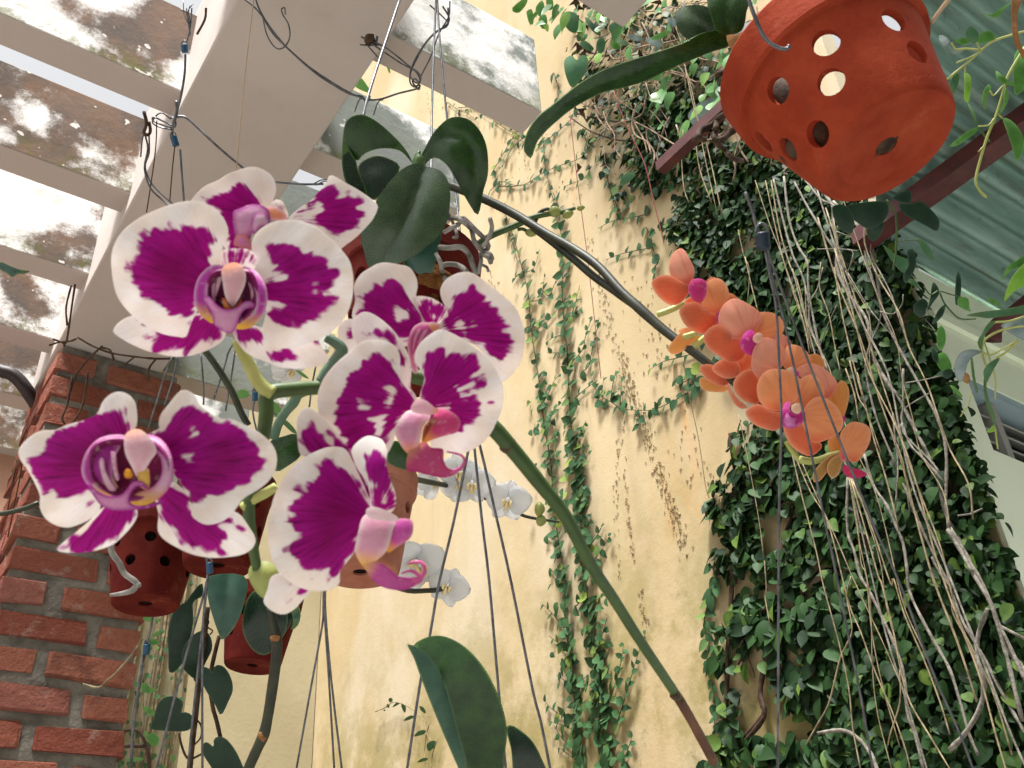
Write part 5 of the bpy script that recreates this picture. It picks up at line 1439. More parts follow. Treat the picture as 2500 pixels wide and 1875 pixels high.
def white_flower(parent, px, py, d, size, face, roll):
    """one moth-orchid bloom: column and lip with five tepals as sub-parts"""
    c = P(px, py, d)
    z = face.normalized()
    up = Vector((0, 0, 1))
    x = up.cross(z).normalized()
    y = z.cross(x)
    B = Matrix((x, y, z)).transposed().to_4x4() @ Matrix.Rotation(roll, 4, 'Z')
    MW = Matrix.Translation(c) @ B @ Matrix.Scale(size, 4)

    def sheet(L, W, base, pw, curl):
        V, Fc = [], []
        nu, nv = 8, 6
        for i in range(nu + 1):
            u = i / nu
            w = W * max(.02, math.sin(math.pi * min(.985, max(0.02, u ** pw)))) ** .6
            for j in range(nv + 1):
                v = (j / nv - .5) * 2
                V.append((v * w, base + u * L, -curl * u * u + .10 * abs(v) * w * -1 + .02 * math.sin(6 * u + 5 * v)))
        for i in range(nu):
            for j in range(nv):
                k = i * (nv + 1) + j
                Fc.append((k, k + 1, k + nv + 2, k + nv + 1))
        return V, Fc
    if not WL:
        for nm, a in (('dorsal', (.9, .38, .02, .85, .2)), ('petal', (1.0, .60, .02, .70, .1)), ('lateral', (.92, .36, .02, .85, .2))):
            V, Fc = sheet(*a)
            me = bpy.data.meshes.new('white_' + nm)
            me.from_pydata(V, [], Fc)
            me.polygons.foreach_set('use_smooth', [True] * len(Fc))
            me.materials.append(M['white_petal'])
            WL[nm] = me
        bm = bmesh.new()
        bmesh.ops.create_uvsphere(bm, u_segments=10, v_segments=7, radius=.10, matrix=Matrix.Translation((0, .05, .10)) @ Matrix.Diagonal((.8, 1.1, 1.4, 1)))
        me = bpy.data.meshes.new('white_column')
        bm.to_mesh(me)
        bm.free()
        me.materials.append(M['white_petal'])
        WL['column'] = me
        bm = bmesh.new()
        for sx in (-1, 1):
            bmesh.ops.create_uvsphere(bm, u_segments=10, v_segments=7, radius=.14, matrix=Matrix.Translation((sx * .12, -.10, .10)) @ Matrix.Rotation(sx * .5, 4, 'Y') @ Matrix.Diagonal((.45, 1.1, 1.2, 1)))
        bmesh.ops.create_cone(bm, cap_ends=True, segments=10, radius1=.10, radius2=.02, depth=.34, matrix=Matrix.Translation((0, -.22, .16)) @ Matrix.Rotation(-1.2, 4, 'X'))
        me = bpy.data.meshes.new('white_lip')
        bm.to_mesh(me)
        bm.free()
        me.materials.append(m_simple('white_orchid_lip', (.80, .52, .04), (.85, .80, .66), 25, .45, .3, 0))
        me.polygons.foreach_set('use_smooth', [True] * len(me.polygons))
        WL['lip'] = me
    f = place('flower', WL['column'], MW, parent)
    for nm, part, ang, tl in (('sepal', 'dorsal', 0, .15), ('petal', 'petal', math.radians(78), .1), ('petal', 'petal', math.radians(-78), .1), ('sepal', 'lateral', math.radians(145), .2), ('sepal', 'lateral', math.radians(-145), .2)):
        o = bpy.data.objects.new(nm, WL[part])
        link(o, f)
        o.matrix_basis = Matrix.Rotation(ang + random.uniform(-.08, .08), 4, 'Z') @ Matrix.Rotation(-tl + random.uniform(-.08, .08), 4, 'X') @ Matrix.Translation((0, 0, .012 if nm == 'petal' else 0))
        s_ = o.modifiers.new('thickness', 'SOLIDIFY')
        s_.thickness = .02
    o = bpy.data.objects.new('lip', WL['lip'])
    link(o, f)
    return f


toC = lambda x, y: (CAM - P(x, y, 1.0)).normalized()
w1 = empty('white_orchid', P(960, 1155, 1.7), 'dark spike of white orchids with yellow centres below the biggest purple flowers', 'orchid', 'white orchid spikes')
tube('flower_spike', [P(q[0], q[1], z_) for q, z_ in zip(G(10, [(960, 850), (1040, 805), (1130, 808), (1330, 858), (1590, 910), (1760, 960), (1900, 1020), (2040, 1080), (2160, 1140), (2330, 1170), (2420, 1185)]), [1.17, 1.25, 1.35, 1.55, 1.7, 1.7, 1.7, 1.7, 1.7, 1.7, 1.7])], [.005, .005, .005, .0045, .004, .004, .0035, .003, .0025, .002], M['spike_dark'], w1, 8, 4, .03)
for (x, y, s, r, tn) in [(1640, 800, .037, .2, (.3, -.2, 0)), (1745, 890, .041, -.1, (.1, 0, 0)), (2020, 1020, .041, -.3, (-.05, 0, 0)), (1430, 900, .030, 2.6, (.6, .3, .1)), (1640, 930, .030, 2.9, (.2, .2, -.2))]:
    xx, yy = G(10, [(x, y)])[0]
    white_flower(w1, xx, yy, 1.68, s, toC(xx, yy) + Vector(tn), r)
for (tile, c, rr) in ((11, (370, 1085), .013), (11, (382, 1172), .0105)):
    x, y = G(tile, [c])[0]
    tube('bud', [P(x - 12, y, 1.68), P(x - 8, y, 1.68), P(x, y, 1.68), P(x + 8, y + 1, 1.68), P(x + 13, y + 2, 1.68)], [rr * .3, rr * .8, rr, rr * .7, rr * .2], M['bud'], w1, 10, 3)
w2 = empty('white_orchid', P(960, 1440, 1.6), 'pair of white orchids half hidden behind the lip of the lowest purple flower', 'orchid', 'white orchid spikes')
tube('flower_spike', [P(q[0], q[1], z_) for q, z_ in zip(G(14, [(900, -500), (960, -300), (1000, 0), (1100, 220), (1250, 290), (1400, 290), (1480, 285), (1560, 260)]), [1.17, 1.26, 1.36, 1.46, 1.55, 1.6, 1.6, 1.6])], .004, M['spike_dark'], w2, 8, 3)
for (x, y, s, r, tn) in [(1345, 100, .046, .5, (.2, .0, 0)), (1300, 60, .034, -.6, (.5, .4, 0)), (1560, 255, .036, -.5, (-.3, -.2, 0))]:
    xx, yy = G(14, [(x, y)])[0]
    white_flower(w2, xx, yy, 1.6, s, toC(xx, yy) + Vector(tn), r)
w3 = empty('white_orchid', P(700, 930, 1.9), 'single white orchid bloom seen behind the upper green pedicels', 'orchid', 'white orchid spikes')
xx, yy = G(6, [(330, 1460)])[0]
white_flower(w3, xx, yy, 1.9, .036, toC(xx, yy) + Vector((.4, .3, -.4)), 2.8)
tube('flower_spike', [P(xx - 5, yy - 25, 1.92), P(xx, yy - 10, 1.91), P(xx, yy, 1.9)], .003, M['spike_dark'], w3, 6, 3)

# ------------------------------------------------------------------ wires, hooks and threads
def clip(parent, x, y, d, L=.016, r=.0052, mat='clip', ang=0.1):
    a_ = Vector((math.sin(ang), math.cos(ang)))
    pts = [P(x + a_.x * t * L * F / d, y + a_.y * t * L * F / d, d) for t in (-.5, -.42, 0, .42, .5)]
    tube('clip', pts, [r * .8, r, r * .95, r, r * .7], M[mat], parent, 12, 2)
    q = [P(x + math.cos(w) * r * .8 * F / d - a_.x * .5 * L * F / d, y - math.sin(w) * r * 1.2 * F / d - a_.y * .5 * L * F / d, d) for w in np.linspace(0, math.pi, 6)]
    tube('clip_loop', q, .0011, M['wire'], parent, 6, 3)


def hanger(label, paths, clips=(), group='wire pot hangers'):
    p0 = paths[0]
    h = empty('wire_hanger', P(*p0[0][0], p0[1] if not isinstance(p0[1], list) else p0[1][0]), label, 'hanger', group)
    for pts, d, r in paths:
        if isinstance(d, (list, tuple)):
            ds = np.interp(np.linspace(0, 1, len(pts)), np.linspace(0, 1, len(d)), d)
        else:
            ds = [d] * len(pts)
        tube('wire', [P(q[0], q[1], z) for q, z in zip(pts, ds)], r, M['wire'], h, 6, 3)
    for c in clips:
        clip(h, *c)
    return h


hanger('three grey wires fanning down from a dark blue clip in front of the orange flowers',
       [(G(8, [(60, 60), (110, 180), (150, 330), (185, 390)]), .705, .0013), (G(8, [(210, 480), (250, 700), (300, 950), (325, 1422)]) + G(12, [(340, 400), (325, 1000), (320, 1422)]) + G(16, [(318, 500), (312, 1700)]), .70, .0009),
        (G(8, [(215, 480), (280, 750), (360, 1050), (440, 1422)]) + G(12, [(500, 300), (580, 700), (680, 1200), (730, 1422)]) + G(16, [(850, 600), (960, 1150), (1050, 1700)]), .705, .0009),
        (G(8, [(225, 480), (300, 700), (440, 1080), (570, 1422)]) + G(12, [(700, 330), (880, 780), (1060, 1230), (1150, 1422)]) + G(16, [(1300, 350), (1500, 900), (1720, 1400), (1830, 1700)]), .71, .0009)],
       [(1800 + 197 / 3.16, 450 + 440 / 3.16, .70, .0125, .0052, 'clip_dark', .1)])
hanger('three wires spreading downwards to the left and right of the big folded leaf',
       [(G(10, [(1750, 470), (1715, 640), (1600, 1200), (1490, 1659)]) + G(14, [(1420, 640), (1350, 980), (1240, 1700)]), .88, .0013),
        (G(10, [(1752, 470), (1765, 620), (1820, 1150), (1880, 1659)]) + G(14, [(1950, 1050), (2010, 1700)]), .90, .0013), (G(10, [(1755, 470), (1805, 590), (1930, 1130), (2050, 1659)]) + G(14, [(2212, 1050)]) + G(15, [(380, 1300), (460, 1700)]), .89, .0013)])
hanger('thin wires fanning out below the pale terracotta pot',
       [(G(14, [(600, 200), (598, 420), (590, 560), (510, 1000), (385, 1700)]), 1.2, .0013), (G(14, [(605, 200), (605, 420), (640, 950), (685, 1700)]), 1.2, .0013), (G(14, [(630, 200), (612, 400), (660, 980), (745, 1700)]), 1.2, .0013)])
hanger('wires fanning out under the bright blue clip below the lower left flower',
       [(G(13, [(1612, 150), (1550, 400), (1390, 950), (1200, 1700)]), 1.16, .0014), (G(13, [(1605, 150), (1560, 600), (1500, 1150), (1445, 1700)]), 1.16, .0014), (G(13, [(1608, 150), (1570, 500), (1560, 1000), (1562, 1700)]), 1.16, .0014), (G(9, [(1588, 1450), (1600, 1490), (1630, 1500)]), 1.16, .0012)],
       [(1617 / 3.16, 1350 + 115 / 3.16, 1.16, .013, .0040, 'clip', .05)])
hanger('single wire with a blue clip hanging in front of the brick column edge',
       [(G(13, [(1180, 480), (1160, 600), (1130, 700)]), 1.5, .0018), (G(13, [(1110, 780), (1070, 1050), (1030, 1300), (1010, 1700)]), 1.5, .0024)], [(1130 / 3.16, 1350 + 742 / 3.16, 1.5, .016, .0052, 'clip', -.1)])
hanger('long wires from the pergola down to the pot of the orange orchid',
       [(G(2, [(1470, -40), (1450, 400), (1435, 900), (1430, 1290), (1420, 1600)]), [1.25, 1.0], .0013), (G(2, [(1475, -40), (1500, 350), (1555, 930), (1620, 1500), (1660, 1860)]), [1.25, 1.02], .0013),
        (G(2, [(1200, -40), (1120, 200), (1000, 560), (930, 790), (905, 900)]), [1.25, 1.0], .0016)])
hanger('fine silvery wires crossing behind the upper left purple flower down to the brick column',
       [(G(5, [(1830, 1180), (1760, 1300), (1740, 1380), (1650, 1659)]), 1.3, .0012), (G(5, [(1820, 1250), (1790, 1450), (1740, 1750)]), 1.3, .0012), (G(5, [(1330, 1330), (1270, 1480), (1215, 1659)]) + G(9, [(1140, 470)]), 1.3, .0012), (G(5, [(1370, 1330), (1340, 1480), (1285, 1659)]) + G(9, [(1270, 280)]), 1.3, .0012), (G(5, [(1550, 1310), (1570, 1560)]) + G(9, [(1570, 280)]), 1.3, .0012)])
hanger('thin dark wires with a small blue clip behind the green pedicels',
       [(G(9, [(1990, 0), (2030, 250), (2020, 480)]), 1.3, .0012), (G(9, [(1900, -80), (1970, 180), (1950, 330), (1990, 520)]), 1.3, .0012), (G(6, [(540, 1400), (510, 1560), (490, 1720)]), 1.3, .0012)], [(1968 / 3.16, 900 + 215 / 3.16, 1.3, .012, .0038, 'clip', 0)])

tan = empty('wire_tangle', P(900, 100, 1.55), 'grey wires tied to a nail in the beam and knotted into a coil', 'wire', 'loose wires on the pergola')
DW = 1.56


def T(pts, r=.0014, tile=2, d=DW):
    tube('wire', [P(*q, d + random.uniform(-.006, .006)) for q in G(tile, pts)], r, M['wire'], tan, 6, 4)


T([(-40, -30), (60, 50), (130, 130), (210, 260), (320, 370), (480, 510), (640, 620), (780, 705), (880, 750), (940, 770), (1040, 765), (1180, 720), (1320, 685), (1345, 660)], .0016)
T([(70, -30), (100, 60), (160, 170), (250, 290), (330, 380), (500, 535), (650, 640), (800, 725), (900, 745), (930, 800), (960, 740)])
T([(130, 130), (160, 260), (210, 350), (260, 378), (310, 350), (340, 280), (330, 190), (290, 120), (275, 75), (300, 60), (305, 110)], .0012)
T([(950, 320), (1050, 350), (1150, 420), (1260, 510), (1330, 560), (1350, 610), (1320, 640), (1280, 610), (1270, 560), (1310, 470), (1390, 330), (1480, 240), (1560, 190), (1560, 60)])
T([(960, 330), (1080, 410), (1200, 490), (1310, 550), (1345, 630), (1300, 670), (1265, 620), (1290, 500), (1360, 370), (1450, 260), (1540, 200), (1570, 140), (1520, 50)])
T([(1330, 690), (1300, 660), (1285, 620), (1310, 610), (1340, 650), (1335, 690), (1290, 640)], .0012)
T([(940, 350), (1000, 420), (1020, 440)], .0012)
T([(1575, 10), (1565, 130), (1490, 260), (1430, 430), (1350, 590)], .0012)
T([(1420, 40), (1500, 110), (1560, 170)], .0012)
T([(840, 860), (870, 780), (890, 760)], .001)
T([(985, 890), (1020, 790), (1060, 770)], .001)
T([(890, 285), (930, 300), (960, 300), (1000, 340), (1015, 280)], .002)
T([(880, 345), (950, 350), (1040, 345)], .0014)
lump = tube('nail', [P(*q, DW) for q in G(2, [(925, 290), (955, 305), (975, 330)])], [.006, .010, .006], M['bark_brown'], tan, 8, 3, .2)
T([(220, 1405), (350, 1415), (470, 1422), (600, 1420)], .0018)
T([(520, 1420), (580, 1390), (640, 1385)], .001)
T([(540, 1430), (600, 1400), (640, 1400)], .001)

tl = empty('wire_tangle', P(400, 300, 1.75), 'knotted wires with blue clips hanging where the slats meet the beam', 'wire', 'loose wires on the pergola')
DL = 1.70


def TL(pts, r=.0014, tile=1, m='wire'):
    tube('wire', [P(*q, DL + random.uniform(-.006, .006)) for q in G(tile, pts)], r, M[m], tl, 6, 4)


TL([(1480, 60), (1470, 200), (1440, 330), (1425, 350)], .0012)
TL([(1430, 420), (1425, 560), (1400, 720), (1365, 860), (1335, 960), (1330, 1040)], .002)
TL([(1365, 900), (1430, 905), (1520, 980), (1700, 1150), (1880, 1300), (2000, 1390)], .0022)
TL([(1340, 990), (1240, 960), (1180, 930), (1190, 905), (1290, 950), (1350, 980), (1350, 920), (1320, 905)], .0016)
TL([(1330, 1000), (1230, 980), (1175, 940), (1240, 870), (1320, 920)], .0014)
TL([(1360, 780), (1365, 850), (1340, 950)], .0028)
TL([(1390, 1150), (1400, 1300), (1420, 1560)], .0018)
TL([(1350, 1120), (1330, 1300), (1310, 1550)], .001, m='bark_brown')
TL([(1120, 1040), (1140, 1150), (1115, 1300), (1160, 1450), (1250, 1540), (1320, 1600)], .0016)
TL([(1150, 1040), (1150, 1180), (1120, 1290), (1180, 1430), (1340, 1580)], .0014)
TL([(1130, 1040), (1100, 1060), (1085, 1210)], .0014)
TL([(1110, 860), (1130, 950), (1110, 1020), (1140, 1040), (1160, 1010), (1150, 940)], .003, m='bark_brown')
TL([(1210, 930), (1200, 1150), (1160, 1450), (1130, 1640)], .001, m='bark_brown')
TL([(1590, 60), (1580, 150), (1520, 265)], .002, m='bark_brown')
for p in range(5):
    TL([(1390 + p * 25, 20 + random.uniform(-20, 60)), (1440 + random.uniform(-20, 20), 110), (1470, 200 + 20 * p)], .0008)
clip(tl, 1425 / 3.16, 375 / 3.16, DL, .013, .006, 'clip', .1)
clip(tl, 1348 / 3.16, 1088 / 3.16, DL, .018, .006, 'clip', .3)

# single threads
for lab, mat, tile_pts, d, r in (('thin tan thread hanging in front of the wide beam', 'thread_tan', G(1, [(1960, -20), (1910, 400), (1860, 900), (1820, 1340)]), 1.3, .0007),
                               ('pink thread hanging in front of the yellow wall', 'thread_pink', G(3, [(600, 850), (640, 1200), (665, 1422)]) + G(7, [(690, 180), (740, 560), (790, 1000), (845, 1500)]), 2.2, .0009),
                               ('pink thread hanging over the fig foliage', 'thread_pink', G(3, [(940, 700), (1020, 920), (1120, 1130), (1190, 1290), (1250, 1550), (1330, 1870)]), 2.0, .0012),
                               ('pale thread hanging left of the orange flowers', 'thread_tan', G(7, [(1480, 1340), (1500, 1500)]) + G(11, [(1540, 280), (1600, 560), (1650, 900), (1680, 1000)]), 2.2, .0009)):
    tag(tube('thread', [P(*q, d) for q in tile_pts], r, M[mat], None, 5, 3), lab, 'thread', 'hanging threads')
dv = empty('dry_vine', P(300, 900, 2.2), 'dead brown vine stems dangling over the top of the brick column', 'vine')
for pts in ([(380, 1240), (470, 1215), (540, 1210), (590, 1190)], [(410, 1195), (480, 1220), (500, 1250)], [(790, 1245), (700, 1330), (600, 1450), (540, 1600)], [(790, 1260), (850, 1280), (880, 1360)], [(600, 1180), (700, 1240), (850, 1300), (1040, 1330), (1200, 1345), (1340, 1345)], [(1040, 1330), (960, 1390)], [(580, 770), (560, 900), (520, 1180), (500, 1230)], [(550, 780), (510, 950), (520, 1090)], [(1200, 1350), (1150, 1420), (1140, 1520)], [(560, 1480), (520, 1700), (480, 1800), (500, 1850)], [(680, 1440), (640, 1700), (560, 1850)]):
    tube('stem', [P(*q, 2.0) for q in G(5, pts)], .0022, M['bark_brown'], dv, 5, 3, .2)
tube('stem', [P(*q, 1.4) for q in G(9, [(-40, 1125), (60, 1110), (180, 1080), (300, 1035)])], .0035, M['spike_dark'], dv, 7, 3)
for pts in ([(60, 1300), (160, 800), (200, 500)], [(130, 700), (60, 1090)], [(450, 900), (450, 500)]):
    tube('stem', [P(*q, 1.95) for q in G(9, pts)], .0012, M['bark_brown'], dv, 5, 3, .2)
for pts in ([(640, 1010), (760, 1040), (830, 980), (900, 920), (1020, 780), (1100, 660)], [(900, 0), (980, 100)]):
    tube('stem', [P(*q, 1.85) for q in G(13, pts)], .002, M['bark_tan'], dv, 5, 3, .2)

# ------------------------------------------------------------------ creeping fig on the yellow wall
def leaf_shape(fold, curl, wid):
    ol = [(0, 0), (.22, .03), (.36, .20), (.385, .42), (.28, .68), (.11, .90), (0, 1.04), (-.11, .90), (-.28, .68), (-.385, .42), (-.36, .20), (-.22, .03)]
    mid = [(0, .35), (0, .68)]
    V = []
    for (x, y) in ol + mid:
        V.append((x * wid, y, abs(x) * fold - curl * y * y))
    Fc = [(0, 1, 12), (1, 2, 12), (2, 3, 12), (3, 13, 12), (3, 4, 13), (4, 5, 13), (5, 6, 13), (6, 7, 13), (7, 8, 13), (8, 9, 13), (9, 12, 13), (9, 10, 12), (10, 11, 12), (11, 0, 12)]
    return np.array(V), Fc


LV = [leaf_shape(.22, .18, 1.0), leaf_shape(.12, .30, .85), leaf_shape(.34, .05, 1.05), leaf_shape(.18, -.12, .92), leaf_shape(-.10, .22, .9)]


def leaf_meshes(mat):
    out = []
    for V, Fc in LV:
        me = bpy.data.meshes.new('fig_leaf')
        me.from_pydata(V.tolist(), [], Fc)
        me.polygons.foreach_set('use_smooth', [True] * len(Fc))
        me.materials.append(mat)
        out.append(me)
    return out


def frame(tip, nrm):
    y = tip.normalized()
    z = (nrm - y * nrm.dot(y)).normalized()
    x = y.cross(z)
    return Matrix((x, y, z)).transposed()


OUT = Vector((-1, 0, 0))


def wall_dir(a):
    """direction on the wall: a = 0 is down, positive turns towards the camera's right"""
    return Vector((0, -math.sin(a), -math.cos(a)))


class Foliage:
    def __init__(self):
        self.items = []      # (pos, rot3, size)

    def add(self, pos, tip, nrm, size):
        self.items.append((pos, frame(tip, nrm), size))

    def emit(self, parent, mat, nind, name='leaf', mass='leaf_mass', key=None):
        it = self.items
        order = sorted(range(len(it)), key=lambda i: -it[i][2] / (it[i][0] - CAM).length)
        mes = leaf_meshes(mat)
        for i in order[:nind]:
            p, r, s = it[i]
            place(name, mes[i % len(mes)], Matrix.Translation(p) @ r.to_4x4() @ Matrix.Scale(s, 4), parent)
        rest = order[nind:]
        if not rest:
            return
        VV, FF, tint = [], [], []
        for i in rest:
            p, r, s = it[i]
            V, Fc = LV[i % len(LV)]
            w = (np.array(r) @ (V * s).T).T + np.array(p)
            k = sum(len(a) for a in VV) if False else self._n
            VV.append(w)
            FF.extend([tuple(j + k for j in q) for q in Fc])
            tint.extend([random.random()] * len(V))
            self._n += len(V)
        o = build(mass, np.concatenate(VV), FF, mat, parent)
        at = o.data.attributes.new('tint', 'FLOAT', 'POINT')
        at.data.foreach_set('value', tint)
        o['kind'] = 'stuff'
        return o
    _n = 0


def resample(pts, step):
    sp = catmull([(p[0], p[1], 0) for p in pts], 8) if len(pts) > 2 else [Vector((p[0], p[1], 0)) for p in pts]
    out, acc = [], 0
    for a, b in zip(sp[:-1], sp[1:]):
        L = (b - a).length
        t = (step - acc) if acc else 0
        while t < L:
            out.append((a + (b - a) * (t / L), (b - a).normalized()))
            t += step
        acc = (L - (t - step)) if L else acc
        acc = max(0.0001, min(acc, step))
    return out


def shoot(fol, stems, pts, size=.028, gap=16, r=.0018, taper=True, off=.012):
    """a runner on the wall (photo px) with leaves left and right"""
    wp_ = [PX(p[0], p[1], WX - .006) for p in pts]
    stems.append((wp_, [r * (1 - .6 * i / max(1, len(wp_) - 1)) for i in range(len(wp_))]))
    rs = resample(pts, gap)
    n = max(1, len(rs))
    for i, (p, t) in enumerate(rs):
        q = PX(p.x, p.y, WX - random.uniform(off * .5, off * 1.6))
        q2 = PX(p.x + t.x * 10, p.y + t.y * 10, WX - off)
        tw = q2 - q
        tw.x = 0
        tw.normalize()
        side = 1 if i % 2 else -1
        perp = OUT.cross(tw) * side
        a = random.uniform(.75, 1.2)
        tip = tw * math.cos(a) + perp * math.sin(a) + Vector((0, 0, -.25)) + OUT * random.uniform(0, .25)
        nrm = OUT + Vector((0, random.uniform(-.35, .35), random.uniform(-.1, .6)))
        s = size * random.uniform(.75, 1.15) * ((1 - .55 * (i / n)) if taper else 1)
        fol.add(q, tip, nrm, s)


# --- sparse strands left of the foliage
figL = empty('creeping_fig', PX(1440, 1875, WX), 'slender strands of small-leaved creeping fig climbing the bare middle of the yellow wall', 'climbing plant', 'creeping figs on the yellow wall')
fol, stems = Foliage(), []
sA = [(1480, 1900), (1468, 1780), (1462, 1700), (1452, 1600), (1440, 1540), (1432, 1450), (1420, 1370), (1418, 1280), (1412, 1210), (1400, 1120), (1392, 1010), (1388, 950), (1385, 860), (1378, 800), (1372, 700), (1376, 620), (1368, 560), (1362, 500), (1350, 470)]
sB = [(1420, 1900), (1410, 1790), (1402, 1700), (1388, 1600), (1382, 1500), (1380, 1420), (1365, 1330), (1350, 1230), (1345, 1130), (1330, 1050), (1320, 960), (1308, 880), (1296, 800), (1290, 720), (1276, 660), (1260, 600), (1240, 540), (1225, 500)]
shoot(fol, stems, sA, .042, 12, .003, False)
shoot(fol, stems, sB, .036, 14, .0026, False)
for tile, pts in [(7, [(160, 760), (200, 700), (260, 680), (330, 640), (370, 500)]), (7, [(380, 800), (440, 860), (490, 760), (540, 640)]), (7, [(270, 900), (380, 880), (410, 680)]), (7, [(620, 1000), (650, 900), (680, 780)]), (7, [(600, 1020), (640, 1000), (700, 950)]),
                  (7, [(560, 1160), (480, 1180), (420, 1220)]), (7, [(560, 1300), (490, 1300), (430, 1300)]), (7, [(590, 1400), (700, 1280), (730, 1150), (780, 1020)]), (7, [(690, 1450), (750, 1400), (780, 1250), (820, 1100), (830, 1020)]), (7, [(330, 1130), (430, 1060), (520, 950), (600, 860)]),
                  (7, [(260, 1110), (330, 1080), (390, 1030)]), (11, [(380, 290), (440, 190), (480, 100), (530, 40)]), (11, [(360, 180), (400, 100), (430, 40)]), (11, [(430, 440), (480, 330), (530, 250)]), (11, [(440, 560), (490, 520), (520, 470)]), (11, [(640, 230), (720, 160), (820, 90)]), (11, [(800, 270), (850, 180), (865, 60)]),
                  (11, [(920, 230), (935, 120), (960, 10)]), (11, [(990, 290), (1000, 160), (1000, 60)]), (11, [(1010, 330), (930, 260), (830, 200), (760, 40)]), (11, [(640, 600), (680, 500), (730, 400)]), (11, [(650, 760), (700, 660), (740, 560)]), (11, [(660, 820), (710, 740), (750, 640)]), (11, [(540, 840), (600, 790), (640, 760)]),
                  (11, [(660, 980), (700, 930), (740, 870)]), (11, [(680, 1130), (720, 1050), (750, 970)]), (11, [(700, 1260), (760, 1180), (770, 1110)]), (11, [(750, 1380), (830, 1260), (860, 1180)]), (11, [(790, 1480), (860, 1380), (920, 1280)]), (11, [(420, 1290), (500, 1330), (540, 1400)]), (11, [(450, 1540), (500, 1600), (560, 1640)]),
                  (11, [(460, 1000), (520, 1080), (560, 1160)]), (11, [(400, 720), (450, 690), (500, 700)]), (15, [(560, 580), (480, 480), (400, 400)]), (15, [(580, 760), (510, 690), (440, 640)]), (15, [(620, 1010), (560, 980), (500, 940)]), (15, [(780, 520), (810, 400), (850, 320)]), (15, [(770, 740), (850, 640), (890, 500)]),
                  (15, [(800, 960), (860, 800), (920, 660)]), (15, [(810, 1120), (870, 980), (910, 880)]), (15, [(850, 1300), (930, 1080), (990, 880), (1020, 700)]), (15, [(870, 1660), (940, 1400), (1010, 1180), (1070, 980), (1130, 780), (1190, 610)]), (15, [(1000, 1640), (1050, 1520), (1090, 1400)]),
                  (15, [(660, 1240), (540, 1250), (440, 1180), (400, 1110)]), (15, [(680, 1400), (560, 1330), (450, 1300)]), (15, [(640, 1110), (690, 1000), (740, 940)]), (15, [(700, 1560), (560, 1450), (480, 1330)]), (15, [(720, 1640), (600, 1560), (520, 1500)]), (15, [(730, 1360), (760, 1260), (800, 1180)]), (15, [(640, 420), (700, 360), (740, 300)])]:
    shoot(fol, stems, G(tile, pts), .038, 15)
# extra leaves thickening the strands low down
for k in range(170):
    st = random.choice((sA, sB))
    sp = random.choice(resample(st[:11], 9))[0]
    q = PX(sp.x + random.gauss(0, 20), sp.y, WX - random.uniform(.008, .03))
    fol.add(q, wall_dir(random.gauss(0, .8)) + OUT * .2, OUT + Vector((0, random.uniform(-.4, .4), random.uniform(0, .6))), random.uniform(.022, .038))
[tube('stem', a_, b_, M['bark_brown'], figL, 5, 3, .15) for a_, b_ in stems]
fol.emit(figL, M['ivy_light'], 300)

# --- thin runners near the top and the combs reaching left from the dense foliage
figT = empty('creeping_fig', PX(1330, 480, WX), 'thin runners of creeping fig crossing the top of the yellow wall below the slat end', 'climbing plant', 'creeping figs on the yellow wall')
fol, stems = Foliage(), []
for tile, pts in [(3, [(50, 1440), (250, 1425), (400, 1330), (560, 1265), (690, 1215), (800, 1090), (860, 980)]), (3, [(0, 1340), (70, 1220), (140, 1100), (190, 1000), (160, 930)]), (3, [(20, 930), (120, 1000), (230, 1060), (260, 1180)]), (3, [(330, 1130), (470, 1050), (570, 960), (670, 860)]), (3, [(400, 1090), (410, 1250), (440, 1400), (480, 1560), (500, 1700)]),
                  (3, [(880, 1180), (895, 1380), (935, 1540), (985, 1680)]), (3, [(480, 560), (520, 700), (490, 820)]), (3, [(700, 1000), (740, 1130), (690, 1230)]), (2, [(1560, 790), (1640, 850), (1720, 880), (1800, 960)]), (2, [(1640, 830), (1760, 830), (1850, 900), (1950, 950)]), (2, [(2140, 1060), (2050, 1150), (1990, 1260), (1900, 1380)]), (2, [(1880, 1480), (1960, 1400), (2080, 1430), (2200, 1420)]), (2, [(2100, 1020), (2000, 940), (1900, 910)]),
                  (3, [(760, 1290), (720, 1370), (560, 1440)]), (7, [(110, 260), (130, 370), (170, 470), (200, 600)]), (7, [(1200, 230), (1060, 260), (940, 280), (820, 340)]), (7, [(1240, 490), (1120, 510), (990, 540), (860, 590)]), (7, [(1560, 1305), (1430, 1340), (1320, 1370), (1220, 1430)]), (7, [(1560, 1480), (1470, 1530), (1400, 1500)]), (11, [(1610, 20), (1500, 80), (1400, 110)]),
                  (11, [(1640, 110), (1560, 150), (1440, 230), (1340, 280), (1240, 320), (1130, 320), (1020, 315)]), (11, [(1130, 330), (1140, 380), (1135, 440)]), (11, [(1240, 310), (1290, 290), (1310, 260)]), (7, [(1000, 230), (960, 150), (920, 50), (890, 0)]), (7, [(1190, 330), (1230, 400), (1240, 480), (1270, 560)]), (7, [(1290, 600), (1250, 650), (1260, 700)]), (15, [(1700, 100), (1740, 220), (1700, 310), (1660, 430), (1640, 560), (1680, 720), (1660, 850), (1700, 1000), (1720, 1150), (1720, 1300), (1730, 1500)])]:
    shoot(fol, stems, G(tile, pts), .042, 16)
[tube('stem', a_, b_, M['bark_brown'], figT, 5, 3, .15) for a_, b_ in stems]
fol.emit(figT, M['ivy_light'], 300)

